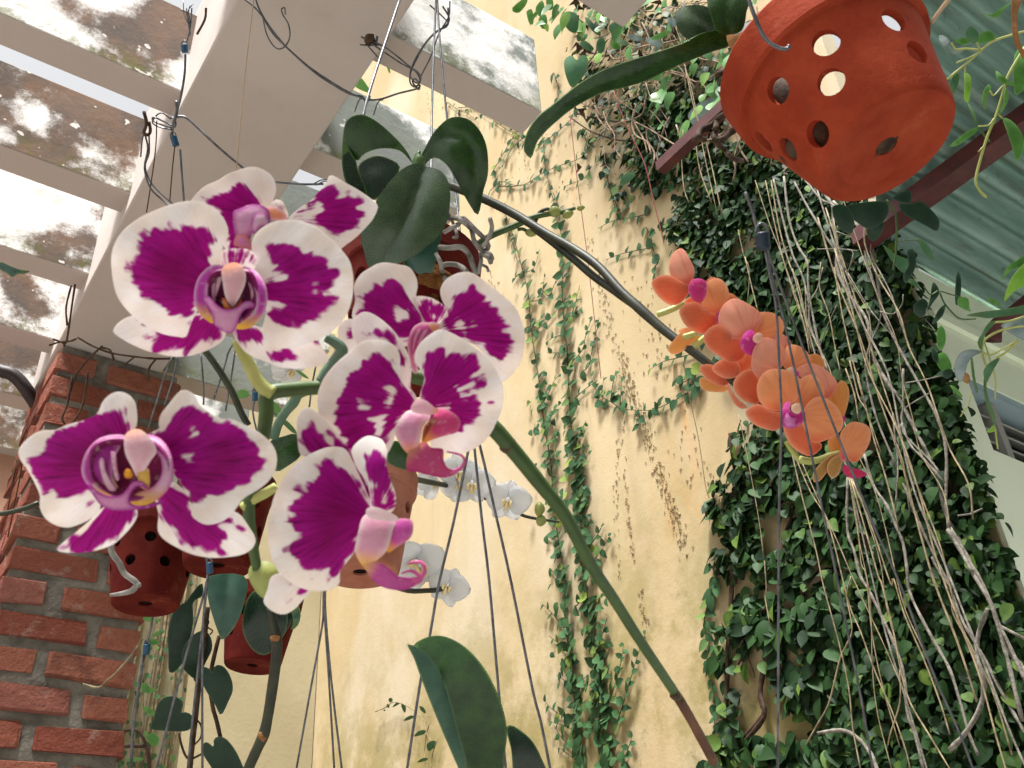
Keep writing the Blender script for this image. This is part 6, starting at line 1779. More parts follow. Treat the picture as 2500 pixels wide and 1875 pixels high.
# --- dense foliage on the right
figR = empty('creeping_fig', PX(2200, 1875, WX), 'dense dark green creeping fig covering the right end of the yellow wall', 'climbing plant', 'creeping figs on the yellow wall')
fol, stems = Foliage(), []
DENSE = [([(1960, 420), (2090, 470), (2165, 540), (2215, 700), (2265, 860), (2320, 960), (2360, 1080), (2390, 1180), (2420, 1250), (2440, 1330), (2470, 1420), (2490, 1500), (2500, 1640), (2520, 1900), (2080, 1900), (2075, 1650), (2060, 1500), (2040, 1350), (2030, 1200), (2060, 1050), (2010, 900), (1960, 760), (1930, 600)], 10500, .027, .78),
         ([(1540, 200), (1700, 230), (1800, 330), (1960, 420), (1990, 600), (1990, 780), (1900, 800), (1820, 730), (1720, 640), (1640, 590), (1590, 500), (1530, 380)], 3200, .030, .76),
         ([(1640, 560), (1760, 640), (1900, 780), (1960, 900), (1900, 960), (1780, 900), (1690, 760)], 420, .036, .7),
         ([(1820, 760), (1960, 700), (2020, 900), (2060, 1050), (2060, 1250), (1960, 1200), (1880, 1000)], 520, .036, .8),
         ([(1720, 1240), (1760, 1150), (1800, 1060), (1880, 1000), (2000, 1040), (2050, 1250), (2080, 1500), (2090, 1700), (2010, 1650), (1960, 1550), (1930, 1420), (1850, 1400), (1790, 1330)], 900, .037, .68),
         ([(1745, 1300), (1860, 1400), (1960, 1500), (2060, 1620), (2080, 1900), (1900, 1900), (1960, 1800), (1900, 1680), (1800, 1560), (1760, 1440)], 330, .040, .56),
         ([(1740, 1350), (1800, 1350), (1830, 1500), (1800, 1700), (1790, 1880), (1745, 1880), (1760, 1650), (1730, 1500)], 120, .036, .6),
         ([(1390, 0), (1560, 0), (1850, 0), (1900, 150), (1880, 330), (1700, 290), (1560, 260), (1480, 320), (1420, 200)], 620, .038, .7),
         ([(1400, 120), (1500, 150), (1560, 330), (1540, 520), (1480, 460), (1430, 320)], 130, .034, .6),
         ([(1720, 1780), (1880, 1800), (2100, 1760), (2300, 1790), (2500, 1770), (2520, 1900), (1700, 1900)], 420, .044, .8)]
for poly, n, size, dens in DENSE:
    pa = np.array(poly, float)
    lo_, hi_ = pa.min(0), pa.max(0)
    cnt = 0
    # clumping by a cheap value noise so that holes remain
    ph = [random.uniform(0, 6) for _ in range(6)]
    while cnt < n:
        q = np.stack([np.random.uniform(lo_[0], hi_[0], 400), np.random.uniform(lo_[1], hi_[1], 400)], 1)
        q = q[inside(q, poly)]
        for x, y in q:
            v = (math.sin(x / 23 + ph[0]) * math.sin(y / 31 + ph[1]) + math.sin(x / 47 + y / 39 + ph[2]) + .8 * math.sin(x / 71 - y / 53 + ph[3])) / 2.8
            if v < -.15 - .65 * (dens - .55) / .45 + random.uniform(-.15, .15):
                continue
            bulge = .02 + .10 * max(0, min(1, (x - 1900) / 350)) * random.random()
            x += random.gauss(0, 9)
            y += random.gauss(0, 9)
            p = PX(x, y, WX - random.uniform(.006, .02 + bulge))
            if p.y < .80:
                continue
            tip = wall_dir(random.gauss(.15, .75)) + OUT * random.uniform(.1, .55)
            nrm = OUT + Vector((0, random.uniform(-.9, .8), random.uniform(-.2, 1.1)))
            fol.add(p, tip, nrm, size * random.uniform(.55, 1.35))
            cnt += 1
            if cnt >= n:
                break
# foliage wrapping the corner onto the house wall
for k in range(500):
    y = random.uniform(600, 1875)
    x = np.interp(y, [600, 900, 1200, 1500, 1875], [2180, 2290, 2380, 2450, 2500]) + abs(random.gauss(0, 16))
    p = PY(x, y, HW - random.uniform(.006, .035))
    if p.x < WX - .03:
        continue
    fol.add(p, Vector((random.gauss(.2, .6), -.3, -1)), Vector((random.uniform(-.5, .3), -1, random.uniform(.1, .7))), random.uniform(.022, .036))
# branches of the fig
for tile, pts, r in [(12, [(880, 1400), (840, 1240), (800, 1130), (700, 1000), (640, 860)], .005), (11, [(1880, 1659), (1890, 1400), (1870, 1150), (1890, 900), (1850, 620), (1840, 500)], .0055), (15, [(1780, 1659), (1790, 1380), (1815, 1100), (1820, 800), (1840, 560), (1850, 300), (1870, 0)], .006), (15, [(1870, 1659), (1920, 1500), (2060, 1330), (2110, 1230), (2070, 1120), (2090, 960), (2130, 820), (2200, 740)], .006),
                     (16, [(20, 1450), (180, 1280), (210, 1200), (180, 1080), (200, 900), (270, 740), (390, 660)], .006), (16, [(0, 820), (120, 700), (220, 640), (310, 590)], .0028), (16, [(0, 680), (140, 620), (260, 520), (330, 400)], .0022), (16, [(60, 740), (90, 820), (120, 900), (135, 960)], .0016), (16, [(600, 1400), (560, 1180), (520, 1060), (560, 980), (720, 1110)], .004),
                     (16, [(520, 500), (500, 260), (480, 0)], .006), (12, [(360, 1650), (350, 1300), (420, 1100), (330, 700)], .004), (16, [(1590, 1659), (1600, 1400), (1560, 1200)], .008), (15, [(1880, 900), (2000, 700), (2100, 620), (2212, 560)], .0025), (15, [(1850, 560), (1960, 480), (2110, 450)], .0022), (16, [(240, 1659), (200, 1550), (60, 1500), (-60, 1520)], .008), (3, [(740, 900), (1050, 940), (1280, 800), (1480, 640), (1660, 600)], .003), (3, [(600, 900), (800, 1030), (1080, 1090), (1300, 1040), (1480, 930)], .003), (3, [(720, 380), (850, 430), (980, 390), (1080, 310)], .006), (3, [(690, 330), (740, 400), (850, 420)], .004)]:
    stems.append(([PX(x, y, WX - .02) for x, y in G(tile, pts)], r))
[tube('branch', a_, b_, M['bark_brown'], figR, 6, 4, .18) for a_, b_ in stems]
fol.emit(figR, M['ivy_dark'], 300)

# a little ivy on the cream pillar
pv = empty('pillar_creeper', (.8, 3.0, 0), 'thin green creeper running up the cream pillar', 'climbing plant')
fol = Foliage()
st = []
for k in range(11):
    x = .73 + .21 * k / 10 + random.uniform(-.008, .008)
    pts = [Vector((x + random.uniform(-.012, .012), 3.012, z)) for z in np.linspace(1.2, 2.9, 12)]
    st.append((pts, random.uniform(.0022, .005)))
    for z in np.arange(1.3, 2.9, .028):
        if random.random() < .5:
            fol.add(Vector((x + random.uniform(-.014, .014), 3.0, z)), Vector((random.uniform(-.7, .7), -.3, -1)), Vector((0, -1, .4)), random.uniform(.012, .026))
[tube('stem', a_, b_, M['bark_tan'], pv, 5, 2, .2) for a_, b_ in st]
fol.emit(pv, M['ivy_light'], 120)
fl = empty('fresh_vine', P(360, 1700, 1.9), 'small bright green vine leaves hanging between the brick column and the pillar', 'vine')
for pts in ([(1110, 680), (1180, 660), (1240, 690), (1200, 710), (1130, 710)], [(1090, 1010), (1130, 1000), (1160, 1040), (1220, 1050), (1170, 1080), (1100, 1075)], [(1095, 1195), (1140, 1185), (1190, 1220), (1195, 1260), (1140, 1240)], [(1110, 1370), (1150, 1400), (1170, 1380), (1230, 1430), (1195, 1495), (1130, 1440)], [(960, 1600), (1030, 1575), (1110, 1590), (1040, 1610)], [(1170, 640), (1220, 600), (1240, 620), (1200, 650)], [(1110, 490), (1180, 490), (1160, 530), (1110, 520)], [(1195, 520), (1240, 505), (1230, 530)]):
    traced('leaf', G(13, pts), 1.9, M['leaf_fresh'], fl, k=.2, grid=8, thick=.0006)
tube('stem', [P(*q, 1.91) for q in G(13, [(1180, 470), (1140, 700), (1110, 900), (1100, 1100), (1110, 1300), (1080, 1500), (1060, 1700)])], .002, M['bark_tan'], fl, 6, 3)
sv = empty('small_wall_vine', P(1020, 1860, 2.9), 'small thin vine on the yellow wall left of the big folded leaf', 'vine')
for pts in ([(1100, 1130), (1120, 1115), (1135, 1135), (1115, 1155)], [(1085, 1170), (1110, 1170), (1100, 1200)], [(1130, 1190), (1160, 1155), (1190, 1160), (1160, 1180)], [(1200, 1160), (1235, 1185), (1230, 1235), (1205, 1200)], [(1215, 1295), (1260, 1255), (1305, 1260), (1270, 1285)], [(1340, 1180), (1375, 1195), (1390, 1240), (1350, 1215)], [(1295, 1415), (1340, 1370), (1390, 1370), (1370, 1400)], [(1395, 1480), (1430, 1450), (1475, 1455), (1455, 1500), (1410, 1530)], [(1320, 1615), (1370, 1580), (1410, 1590), (1370, 1610)], [(1060, 1215), (1075, 1205), (1075, 1220)]):
    c = np.mean(pts, axis=0)
    x, y = G(14, [tuple(c)])[0]
    dd = (PX(x, y, WX - .03) - CAM).dot(c2w(Vector((0, 0, 1))))
    traced('leaf', G(14, pts), dd, M['leaf_bean'], sv, k=.2, grid=6, thick=.0006)
for pts in ([(1000, 1225), (1080, 1190), (1140, 1150), (1240, 1180), (1320, 1230), (1370, 1300), (1400, 1400), (1440, 1480)], [(1420, 1300), (1390, 1420), (1380, 1560), (1400, 1700)], [(1480, 1430), (1440, 1560), (1430, 1700)]):
    tube('stem', [PX(x, y, WX - .02) for x, y in G(14, pts)], .0018, M['bark_tan'], sv, 5, 3, .1)

# ------------------------------------------------------------------ dead hanging stems in front of the foliage
dry = empty('hanging_creeper', P(2100, 300, 1.9), 'curtain of dead grey and tan creeper stems hanging in front of the dense foliage', 'creeper')


def W(tile, pts):
    return G(tile, pts)


GREY = [(W(8, [(680, 80), (740, 180), (740, 300), (770, 450), (770, 650), (850, 830), (960, 980), (1010, 1080), (1030, 1250), (1080, 1400), (1180, 1560)]) + W(12, [(1250, 230), (1350, 430), (1450, 620), (1550, 850), (1600, 1100), (1700, 1300), (1800, 1500), (1890, 1700)]), .0072),
        (W(8, [(440, -20), (530, 150), (620, 300), (700, 430), (790, 570), (830, 660)]), .0042), (W(8, [(360, -60), (400, 270), (470, 480), (540, 600), (550, 800), (590, 1050), (640, 1280), (700, 1440)]), .0048),
        (W(8, [(280, -40), (360, 300), (430, 550), (500, 700), (550, 900), (560, 1080), (620, 1250)]), .0044), (W(8, [(740, 130), (900, 290), (1030, 460), (1060, 600), (1090, 800), (1130, 1000), (1230, 1230), (1380, 1500)]) + W(12, [(1530, 350), (1610, 620), (1610, 1000), (1630, 1240)]), .0055),
        (W(8, [(930, 160), (970, 350), (990, 550), (1050, 750), (1110, 1000), (1020, 1250), (990, 1400), (1010, 1550)]) + W(12, [(1080, 400), (1230, 760)]), .0040), (W(12, [(1280, 0), (1280, 280), (1270, 400), (1330, 580), (1440, 700), (1600, 880)]), .0038),
        (W(12, [(980, 660), (1050, 900), (1150, 1050), (1240, 1250), (1280, 1350), (1310, 1550)]) + W(16, [(1330, 300), (1420, 500), (1540, 720), (1640, 900), (1720, 1150), (1790, 1400), (1860, 1560)]), .0052),
        (W(12, [(850, 840), (850, 1240), (900, 1400), (950, 1600)]) + W(16, [(1010, 280), (1130, 520), (1210, 700), (1290, 950), (1310, 1220), (1370, 1400), (1440, 1680)]), .0055),
        (W(12, [(1270, 850), (1400, 1180), (1510, 1420)]) + W(16, [(1640, 260), (1740, 530), (1900, 800), (2000, 1000), (2100, 1180), (2260, 1460)]), .0052),
        (W(12, [(1620, 1240), (1720, 1400), (1800, 1550)]) + W(16, [(1830, 180), (1960, 400), (2020, 600), (2080, 800), (2140, 1050), (2200, 1300)]), .0060), (W(12, [(1640, 1230), (1760, 1420)]) + W(16, [(1800, 80), (1900, 250), (1990, 480), (2120, 760), (2230, 1000)]), .0058),
        (W(16, [(1930, 430), (1860, 620), (1850, 800), (1900, 1000), (1870, 1200), (1750, 1400), (1640, 1520)]), .0075), (W(16, [(620, 1390), (800, 1368), (920, 1420), (1030, 1550), (1090, 1700)]), .0070), (W(8, [(520, -40), (640, 110), (720, 150), (800, 200)]), .004),
        (W(12, [(1200, 340), (1220, 560), (1240, 760), (1220, 1080)]), .0026), (W(12, [(1260, 430), (1240, 640), (1240, 820)]), .0022), (W(12, [(1300, 300), (1360, 260), (1480, 190)]), .0024), (W(12, [(1300, 110), (1420, 90), (1560, 60)]), .0024), (W(12, [(1700, 1135), (1800, 1120), (1890, 1080)]), .003), (W(12, [(1270, 420), (1300, 520), (1480, 700), (1560, 800)]), .003),
        (W(8, [(850, 680), (1000, 930), (1100, 1060), (1180, 1150)]), .0026), (W(8, [(760, 330), (860, 310), (880, 350), (860, 330)]), .0016), (W(8, [(620, 500), (800, 500), (890, 520), (880, 600), (850, 680)]), .0022), (W(8, [(760, 360), (880, 410), (960, 460), (930, 510), (850, 500)]), .0018), (W(8, [(1030, 460), (1040, 560), (1180, 830), (1260, 1070), (1330, 1250)]), .0024), (W(8, [(1100, 980), (1200, 1000), (1270, 930), (1280, 850)]), .0026),
        (W(16, [(1500, 30), (1560, 150), (1640, 260)]), .0045), (W(16, [(2000, 550), (2212, 660)]), .005), (W(16, [(2080, 740), (2212, 900), (2300, 1000)]), .0075), (W(8, [(500, 1040), (560, 900), (620, 800), (660, 640)]), .0022), (W(8, [(770, 930), (700, 1080), (620, 1300)]), .0022)]
for i, (pts, r) in enumerate(GREY):
    off = random.uniform(.10, .26)
    tube('stem', [PX(x, y, WX - off - random.uniform(0, .01)) for x, y in pts], r * .55, M['bark_grey'], dry, 7, 4, .22)
TAN = [W(12, [(420, 620), (500, 950), (600, 1400)]) + W(16, [(670, 250), (780, 700), (860, 1050), (900, 1350), (960, 1700)]), W(12, [(440, 640), (560, 950), (700, 1200)]) + W(16, [(860, 380), (950, 600), (1060, 920), (1180, 1200), (1300, 1500), (1350, 1700)]), W(12, [(480, 700), (620, 1000), (780, 1350)]) + W(16, [(870, 150), (1000, 440), (1130, 700), (1250, 1000), (1290, 1130)]),
       W(12, [(870, 840), (940, 1300), (1000, 1659)]) + W(16, [(1030, 500), (1050, 900), (1090, 1250), (1200, 1700)]), W(12, [(880, 840), (1000, 1300), (1090, 1600)]) + W(16, [(1110, 250), (1200, 620), (1260, 900), (1330, 1150), (1470, 1400), (1660, 1700)]), W(12, [(860, 840), (920, 1200), (960, 1500)]) + W(16, [(1000, 180), (1040, 600), (1120, 1000), (1250, 1500)]), W(12, [(890, 850), (1050, 1250), (1180, 1659)]) + W(16, [(1210, 200), (1300, 480), (1440, 820), (1560, 1150), (1640, 1400)]),
       W(12, [(910, 870), (1000, 1130), (1100, 1500)]) + W(16, [(1150, 400), (1220, 700)]), W(8, [(140, -30), (250, 330), (330, 500), (440, 850), (520, 1100), (580, 1290)]), W(8, [(220, -30), (290, 350), (370, 600), (470, 900), (540, 1150), (560, 1300)]), W(8, [(270, -30), (330, 350), (400, 620), (480, 800), (560, 1240)]), W(8, [(650, 600), (640, 800), (700, 1000), (760, 1250), (800, 1480)]),
       W(8, [(740, 640), (800, 1000), (880, 1350), (980, 1700)]), W(8, [(860, 1422 - 60), (900, 1520), (940, 1659)]) + W(12, [(1000, 330), (1060, 560), (1150, 860), (1250, 1250)]), W(12, [(840, 0), (900, 200), (940, 400)]), W(12, [(930, 30), (1010, 350), (1100, 650)]), W(3, [(1460, 400), (1530, 650), (1600, 950), (1650, 1250), (1740, 1640)]), W(3, [(1500, 500), (1570, 850), (1630, 1030), (1700, 1290), (1780, 1650)]), W(3, [(1360, 0), (1430, 250), (1470, 340)]), W(3, [(1470, 1000), (1460, 1200), (1480, 1440), (1530, 1560)]), W(3, [(1580, 1050), (1610, 1300), (1700, 1560)]), W(3, [(1190, 640), (1230, 760), (1300, 760)]),
       W(8, [(0, 350), (50, 550), (90, 660), (80, 920)]), W(8, [(60, 560), (120, 800), (160, 980)]), W(12, [(0, 350), (60, 600), (140, 980), (180, 1250), (200, 1450)]), W(16, [(870, 180), (850, 330), (880, 580), (850, 700), (800, 800), (760, 980), (700, 1170), (620, 1320), (520, 1480)]), W(16, [(1260, 900), (1250, 1150), (1190, 1380), (1160, 1480)]), W(16, [(1660, 360), (1670, 480), (1790, 720), (1880, 950)]), W(16, [(210, 60), (230, 280), (215, 340), (260, 560)])]
for i, pts in enumerate(TAN):
    off = random.uniform(.18, .36)
    tube('stem', [PX(x + random.uniform(-3, 3), y, WX - off) for x, y in pts], random.uniform(.0009, .0016), M['bark_tan'], dry, 5, 4, .1)
for i in range(9):
    x, y = random.uniform(1840, 2160), random.uniform(380, 700)
    y1 = random.uniform(1250, 1950)
    off = random.uniform(.12, .38)
    pts = []
    sl_ = random.gauss(0, .05)
    n_ = random.randint(6, 10)
    for k in range(n_ + 1):
        yy = y + (y1 - y) * k / n_
        xx = x + (yy - y) * ((x - 1010) / (y + 2700) + sl_) + random.gauss(0, 11)
        pts.append(PX(xx, yy, WX - off + random.uniform(-.006, .006)))
    tube('stem', pts, random.uniform(.0008, .0022), M['bark_tan'] if random.random() < .6 else M['bark_grey'], dry, 5, 4, .2)
# brown tangle at the top, behind the strap leaf
tang = empty('dry_creeper', PX(1560, 60, WX), 'brown tangle of dead creeper twigs at the top above the long strap leaf', 'creeper')
paths = []
for k in range(95):
    x, y = random.uniform(1390, 1900), random.uniform(-30, 330)
    a = random.gauss(1.2, .9)
    pts = []
    off = random.uniform(.03, .16)
    for s in range(5):
        pts.append(PX(x, y, WX - off + random.uniform(-.01, .01)))
        x += math.cos(a) * 32
        y += math.sin(a) * 32
        a += random.gauss(0, .45)
    paths.append((pts, random.uniform(.0010, .0030)))
tubes('twig', paths, m_simple('dead_twig', (.16, .10, .07), (.34, .26, .19), 40, .9, .1, .3, .002), tang, 5, 3, .2)['kind'] = 'stuff'
for k in range(40):
    x, y = random.choice([(1420 + random.gauss(0, 18), random.uniform(0, 420)), (random.uniform(1400, 1860), random.uniform(0, 200))])
    p = PX(x, y, WX - random.uniform(.05, .15))
    s = random.uniform(.012, .028)
    V = [p + Vector((random.uniform(-1, 1), random.uniform(-1, 1), random.uniform(-1, 1))) * s for _ in range(6)]
    build('dead_leaf', V, [(0, 1, 2), (2, 3, 4), (0, 2, 4), (1, 5, 2)], M['bark_brown'], tang, False)
for pts, m_ in (([(160, 60), (230, 0), (280, -20), (265, 40), (210, 100), (165, 90)], 'leaf_fresh'), ([(270, 90), (310, 70), (325, 130), (320, 190), (290, 180)], 'leaf_fresh'), ([(340, 60), (390, 0), (410, 60), (390, 130), (350, 110)], 'leaf_fresh'), ([(370, 130), (420, 110), (430, 190), (400, 230), (365, 180)], 'leaf_fresh'), ([(420, 0), (470, -10), (475, 60), (440, 80)], 'leaf_fresh'), ([(400, 200), (440, 190), (435, 250)], 'leaf_lime'),
                ([(560, 470), (620, 425), (655, 470), (690, 425), (740, 440), (745, 520), (700, 600), (625, 680), (575, 590)], 'leaf_bean'), ([(905, 200), (960, 172), (1045, 215), (980, 255), (920, 258)], 'leaf_bean'), ([(810, 330), (850, 280), (880, 330), (860, 410), (815, 400)], 'leaf_bean'), ([(680, 340), (720, 310), (795, 380), (740, 390)], 'leaf_bean'), ([(1050, 280), (1100, 262), (1180, 310), (1100, 318)], 'leaf_silver'), ([(1190, 300), (1260, 290), (1325, 330), (1300, 375), (1220, 340)], 'leaf_silver'), ([(960, 310), (1020, 305), (1060, 345), (1000, 350)], 'leaf_teal'), ([(1355, 140), (1420, 145), (1430, 190), (1385, 215)], 'leaf_silver'),
                ([(1230, 290), (1330, 240), (1400, 225), (1330, 290), (1250, 310)], 'leaf_fresh'), ([(550, 100), (620, 90), (670, 130), (660, 250), (600, 240), (560, 180)], 'leaf_bean'), ([(720, 130), (780, 170), (850, 270), (800, 260), (740, 190)], 'leaf_teal'), ([(1520, 870), (1590, 800), (1680, 760), (1780, 725), (1760, 810), (1700, 850), (1600, 930), (1560, 970), (1520, 920)], 'leaf_silver'), ([(915, 330), (960, 320), (1000, 370), (950, 380)], 'leaf_fresh'), ([(1000, 100), (1090, 80), (1140, 110), (1080, 130)], 'leaf_bean'), ([(980, 1160), (1040, 1150)], None), ([(990, 1400), (1040, 1330), (1110, 1340), (1080, 1390), (1000, 1440)], 'leaf_bean')):
    if m_:
        c = np.mean(pts, axis=0)
        x, y = G(3, [tuple(c)])[0]
        dd = (PX(x, y, WX - .2) - CAM).dot(c2w(Vector((0, 0, 1))))
        traced('leaf', G(3, pts), dd, M[m_], tang, k=.25, grid=9, thick=.0006, tilt=(random.uniform(-.3, .3), random.uniform(-.3, .3)))
fol = Foliage()
for k in range(110):
    x, y = random.choice([(random.uniform(1260, 1480), random.uniform(0, 110)), (random.uniform(1400, 1860), random.uniform(-10, 260)), (random.uniform(1600, 1800), random.uniform(100, 330))])
    if x < 1345 and y > 60:
        continue
    p = PX(x, y, WX - random.uniform(.08, .26))
    fol.add(p, wall_dir(random.gauss(0, .7)) + OUT * random.uniform(0, .5), OUT + Vector((0, random.uniform(-.7, .7), random.uniform(-.2, .8))), random.uniform(.035, .07))
fol.emit(tang, M['vine_light'], 300)
gb = empty('shrub_sprig', P(890, 210, 2.6), 'bright green leaf showing between the slats right of the wide beam', 'leaf')
traced('leaf', G(2, [(840, 660), (880, 595), (930, 650), (965, 715), (900, 700)]), 2.4, M['leaf_fresh'], gb, k=.2, grid=7, thick=.001)
traced('leaf', G(2, [(1080, 475), (1105, 490), (1115, 570), (1095, 540)]), 2.4, M['leaf_fresh'], gb, k=.2, grid=6, thick=.001)
gl = empty('leaf_tuft', P(25, 650, 2.1), 'dark green leaf poking between the slats at the left edge', 'leaf')
traced('leaf', G(5, [(10, 600), (80, 630), (160, 660), (235, 670), (180, 690), (130, 690), (100, 720), (60, 690), (-20, 640)]), 1.95, M['leaf_teal'], gl, k=.2, grid=7, thick=.001)

# ------------------------------------------------------------------ vines at the right edge
bean = empty('bean_vine', P(2500, 80, 1.05), 'slender vine with curled light green leaves in front of the tin roof', 'vine', 'vines at the right edge')
for pts, m_ in (([(1675, 315), (1750, 290), (1795, 322), (1740, 346)], 'leaf_fresh'), ([(1870, 262), (1940, 235), (1985, 270), (1992, 302), (1900, 332), (1830, 328), (1862, 290)], 'leaf_fresh'), ([(1757, 262), (1800, 200), (1850, 240), (1862, 290), (1830, 338), (1788, 310)], 'leaf_bean'), ([(1553, 300), (1565, 270), (1605, 282), (1645, 322), (1622, 360), (1645, 440), (1590, 370)], 'leaf_silver'),
                ([(1638, 1125), (1700, 1070), (1780, 1010), (1862, 975), (1840, 1022), (1760, 1082), (1690, 1127)], 'leaf_fresh'), ([(2048, 912), (2110, 930), (2170, 990), (2207, 1070), (2202, 1160), (2155, 1250), (2120, 1130), (2080, 1010)], 'leaf_fresh'), ([(1640, 640), (1690, 555), (1712, 600), (1690, 685), (1648, 750)], 'leaf_bean'), ([(1752, 560), (1800, 590), (1802, 680), (1780, 795), (1748, 760), (1755, 660)], 'leaf_lime'),
                ([(1995, 545), (2040, 578), (2090, 620), (2155, 662), (2090, 655), (2010, 622)], 'leaf_fresh'), ([(1940, 648), (1957, 690), (1922, 760), (1915, 855), (1893, 790), (1900, 700)], 'leaf_fresh'), ([(2140, 420), (2230, 370), (2230, 640), (2138, 725)], 'leaf_fresh'), ([(1902, 98), (1960, 112), (2020, 72), (2115, 15), (2060, 75), (2010, 133), (1950, 130)], 'leaf_fresh'), ([(1780, 795), (1830, 870), (1860, 970), (1920, 1050), (1955, 1085), (1940, 1095), (1880, 1020), (1840, 950), (1800, 860)], 'leaf_bean'), ([(1640, 400), (1740, 355), (1830, 340), (1760, 385), (1690, 420)], 'leaf_silver'), ([(2070, 680), (2095, 740), (2070, 820), (2020, 880), (2050, 790)], 'leaf_fresh')):
    traced('leaf', G(4, pts), 1.05 + random.uniform(-.02, .02), M[m_], bean, k=.35, grid=8, thick=.0006, tilt=(random.uniform(-.3, .3), random.uniform(-.3, .3)))
traced('dry_leaf', G(4, [(2120, -20), (2200, -20), (2155, 130), (2182, 330), (2230, 430), (2230, 490), (2170, 390), (2130, 300), (2118, 150)]), 1.0, M['leaf_dry'], bean, k=.3, grid=8, thick=.0008)
for pts, r in (([(2240, 235), (1990, 310), (1880, 390), (1780, 480), (1620, 610)], .0013), ([(2240, 330), (2100, 560), (2060, 680), (2000, 880), (1930, 1050), (1870, 1250), (1840, 1390), (1870, 1470), (1925, 1525)], .0014), ([(1880, 385), (1760, 375), (1690, 380), (1650, 330)], .001), ([(1990, 305), (1985, 280), (1960, 270)], .0008), ([(1850, 330), (1870, 370), (1890, 385)], .0009), ([(2050, 660), (1980, 735), (1950, 700)], .0009), ([(1860, 975), (1940, 965), (1980, 915)], .0009), ([(1880, 400), (1800, 440), (1690, 485)], .0009), ([(2010, 880), (2050, 915)], .0009), ([(1900, 1130), (1860, 1170)], .0009), ([(1760, 500), (1755, 560)], .0009)):
    tube('stem', [P(*q, 1.05) for q in G(4, pts)], r, M['spike_pale'], bean, 6, 4)

vr = empty('leafy_vine', P(2230, 520, 1.75), 'dark leafy vine dangling between the foliage and the tin roof', 'vine', 'vines at the right edge')
for pts, m_ in (([(835, 170), (960, 140), (1100, 130), (1168, 160), (1150, 260), (1080, 322), (1000, 342), (920, 290), (860, 240)], 'leaf_heart'), ([(1240, 148), (1330, 152), (1420, 133), (1500, 200), (1558, 280), (1540, 362), (1460, 322), (1360, 270), (1280, 222)], 'leaf_heart'), ([(1195, 110), (1270, 60), (1340, 50), (1340, 120), (1320, 150)], 'leaf_heart'), ([(730, 180), (830, 160), (900, 260), (880, 380), (780, 330)], 'leaf_heart'), ([(1000, 330), (1080, 300), (1130, 280), (1120, 360), (1060, 440), (1010, 410)], 'leaf_heart'),
                ([(1125, 468), (1220, 540), (1322, 582), (1332, 650), (1280, 685), (1200, 602)], 'leaf_bean'), ([(1308, 520), (1350, 498), (1377, 560), (1370, 650), (1330, 722), (1300, 772), (1278, 700), (1322, 620)], 'leaf_heart'), ([(1390, 415), (1470, 470), (1522, 588), (1450, 545)], 'leaf_bean'), ([(1368, 925), (1430, 880), (1472, 918), (1452, 980), (1430, 1027), (1370, 1000), (1358, 960)], 'leaf_heart'), ([(1510, 755), (1562, 832), (1510, 912), (1463, 985), (1488, 880)], 'leaf_heart'), ([(1560, 960), (1608, 925), (1580, 1020), (1498, 1088), (1530, 1010)], 'leaf_heart'),
                ([(1688, 720), (1703, 668), (1727, 740), (1720, 870), (1690, 942), (1680, 860)], 'leaf_heart'), ([(1708, 875), (1780, 880), (1790, 950), (1802, 985), (1740, 960), (1700, 930)], 'leaf_fresh'), ([(1570, 1088), (1602, 1130), (1606, 1220), (1560, 1293), (1540, 1200), (1543, 1130)], 'leaf_fresh'), ([(1538, 1320), (1600, 1298), (1652, 1390), (1640, 1452), (1580, 1440), (1538, 1380)], 'leaf_fresh'), ([(1300, 740), (1360, 730), (1412, 810), (1360, 780)], 'leaf_bean'), ([(1500, 1270), (1545, 1300), (1550, 1380), (1510, 1350)], 'leaf_heart'), ([(1580, 1450), (1640, 1420), (1660, 1470), (1610, 1500)], 'leaf_heart'), ([(1640, 1550), (1690, 1570), (1740, 1640), (1690, 1620)], 'leaf_fresh'), ([(1930, 870), (2010, 900), (2035, 940), (1960, 920)], 'leaf_fresh')):
    traced('leaf', G(8, pts), 1.72 + random.uniform(-.06, .06), M[m_], vr, k=.25, grid=8, thick=.0008, tilt=(random.uniform(-.3, .3), random.uniform(-.2, .3)))
for pts, r in (([(1150, 120), (1220, 220), (1230, 400), (1220, 560), (1200, 660)], .0018), ([(1560, 830), (1600, 920), (1680, 1010), (1740, 1040), (1840, 1038)], .0014), ([(1430, 1090), (1500, 1120), (1560, 1150)], .0012), ([(1440, 790), (1490, 850), (1550, 820)], .0012), ([(1560, 820), (1650, 850), (1760, 880)], .0012), ([(1230, 440), (1330, 430), (1400, 430)], .001)):
    tube('stem', [P(*q, 1.72) for q in G(8, pts)], r, M['spike_green'], vr, 6, 4)

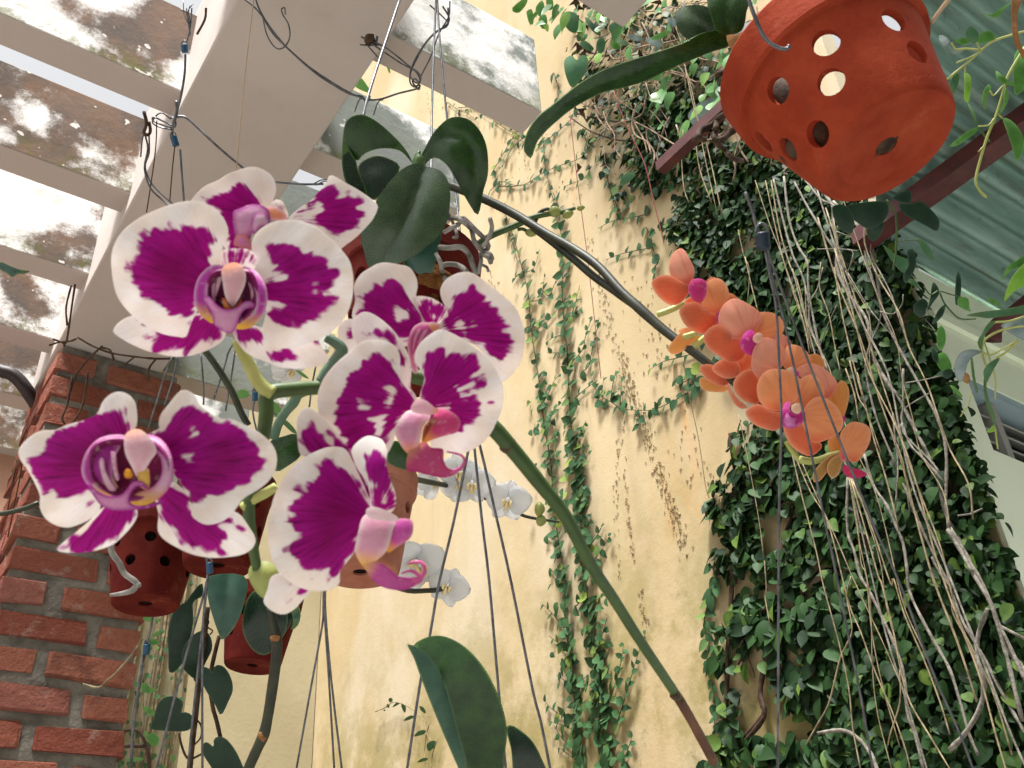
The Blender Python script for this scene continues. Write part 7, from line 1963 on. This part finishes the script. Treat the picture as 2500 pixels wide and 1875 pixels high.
sl = empty('silver_leaf_vine', P(2500, 780, .95), 'vine with curled silvery and lime green leaves at the right edge', 'vine', 'vines at the right edge')
for pts, m_ in (([(1672, 1420), (1690, 1350), (1725, 1298), (1800, 1274), (1893, 1292), (1830, 1322), (1782, 1370), (1760, 1440), (1730, 1525), (1690, 1492)], 'leaf_silver'), ([(1890, 1150), (1930, 1080), (1995, 1048), (1960, 1102), (1912, 1160), (1892, 1230), (1882, 1285), (1853, 1220)], 'leaf_bean'), ([(1898, 1450), (1940, 1380), (2025, 1338), (1980, 1422), (1940, 1500), (1920, 1535)], 'leaf_bean'), ([(2035, 745), (2080, 640), (2150, 590), (2240, 540), (2240, 620), (2120, 660)], 'leaf_fresh'), ([(2058, 905), (2090, 780), (2140, 690), (2240, 600), (2240, 760), (2140, 822)], 'leaf_lime'),
                ([(1768, 1012), (1850, 988), (2000, 970), (2100, 958), (2240, 930), (2240, 990), (2100, 1012), (1950, 1032), (1850, 1022)], 'leaf_bean'), ([(2035, 1092), (2120, 1060), (2240, 1030), (2240, 1200), (2150, 1175)], 'leaf_silver'), ([(1730, 1500), (1760, 1450), (1795, 1490), (1780, 1540)], 'leaf_dry')):
    traced('leaf', G(8, pts), .95 + random.uniform(-.02, .02), M[m_], sl, k=.4, grid=8, thick=.0008, tilt=(random.uniform(-.3, .3), random.uniform(-.2, .3)))
traced('leaf', G(12, [(1900, 130), (1910, 40), (1950, -30), (1960, 30), (1920, 120), (1940, 240), (1985, 350), (1990, 450), (1960, 380), (1915, 250)]), .95, M['leaf_bean'], sl, k=.3, grid=8, thick=.0008)
traced('pod', G(12, [(1800, -80), (1815, -70), (1830, 60), (1855, 170), (1840, 180), (1815, 60)]), .95, M['leaf_bean'], sl, k=.4, grid=6, thick=.002)
traced('leaf', G(12, [(1920, 490), (1965, 450), (1985, 430), (1995, 470), (1970, 490)]), .95, M['leaf_lime'], sl, k=.3, grid=6, thick=.0008)
for tile, pts, r in ((8, [(2240, 1010), (2100, 1055), (1990, 1065), (1960, 1090)], .0011), (8, [(2170, 1200), (2080, 1290), (2000, 1340)], .0011), (8, [(2240, 1090), (2050, 1120), (1910, 1200), (1890, 1300), (1920, 1400)], .0011), (8, [(1900, 1300), (1960, 1315), (2100, 1240), (2170, 1200)], .0009), (12, [(1990, 450), (2000, 540), (2010, 620)], .0008), (12, [(1810, 180), (1780, 280), (1720, 370)], .0006), (8, [(1900, 1200), (1950, 1350), (1990, 1500), (1990, 1659)], .0007)):
    tube('stem', [P(*q, .95) for q in G(tile, pts)], r, M['spike_pale'], sl, 6, 4)
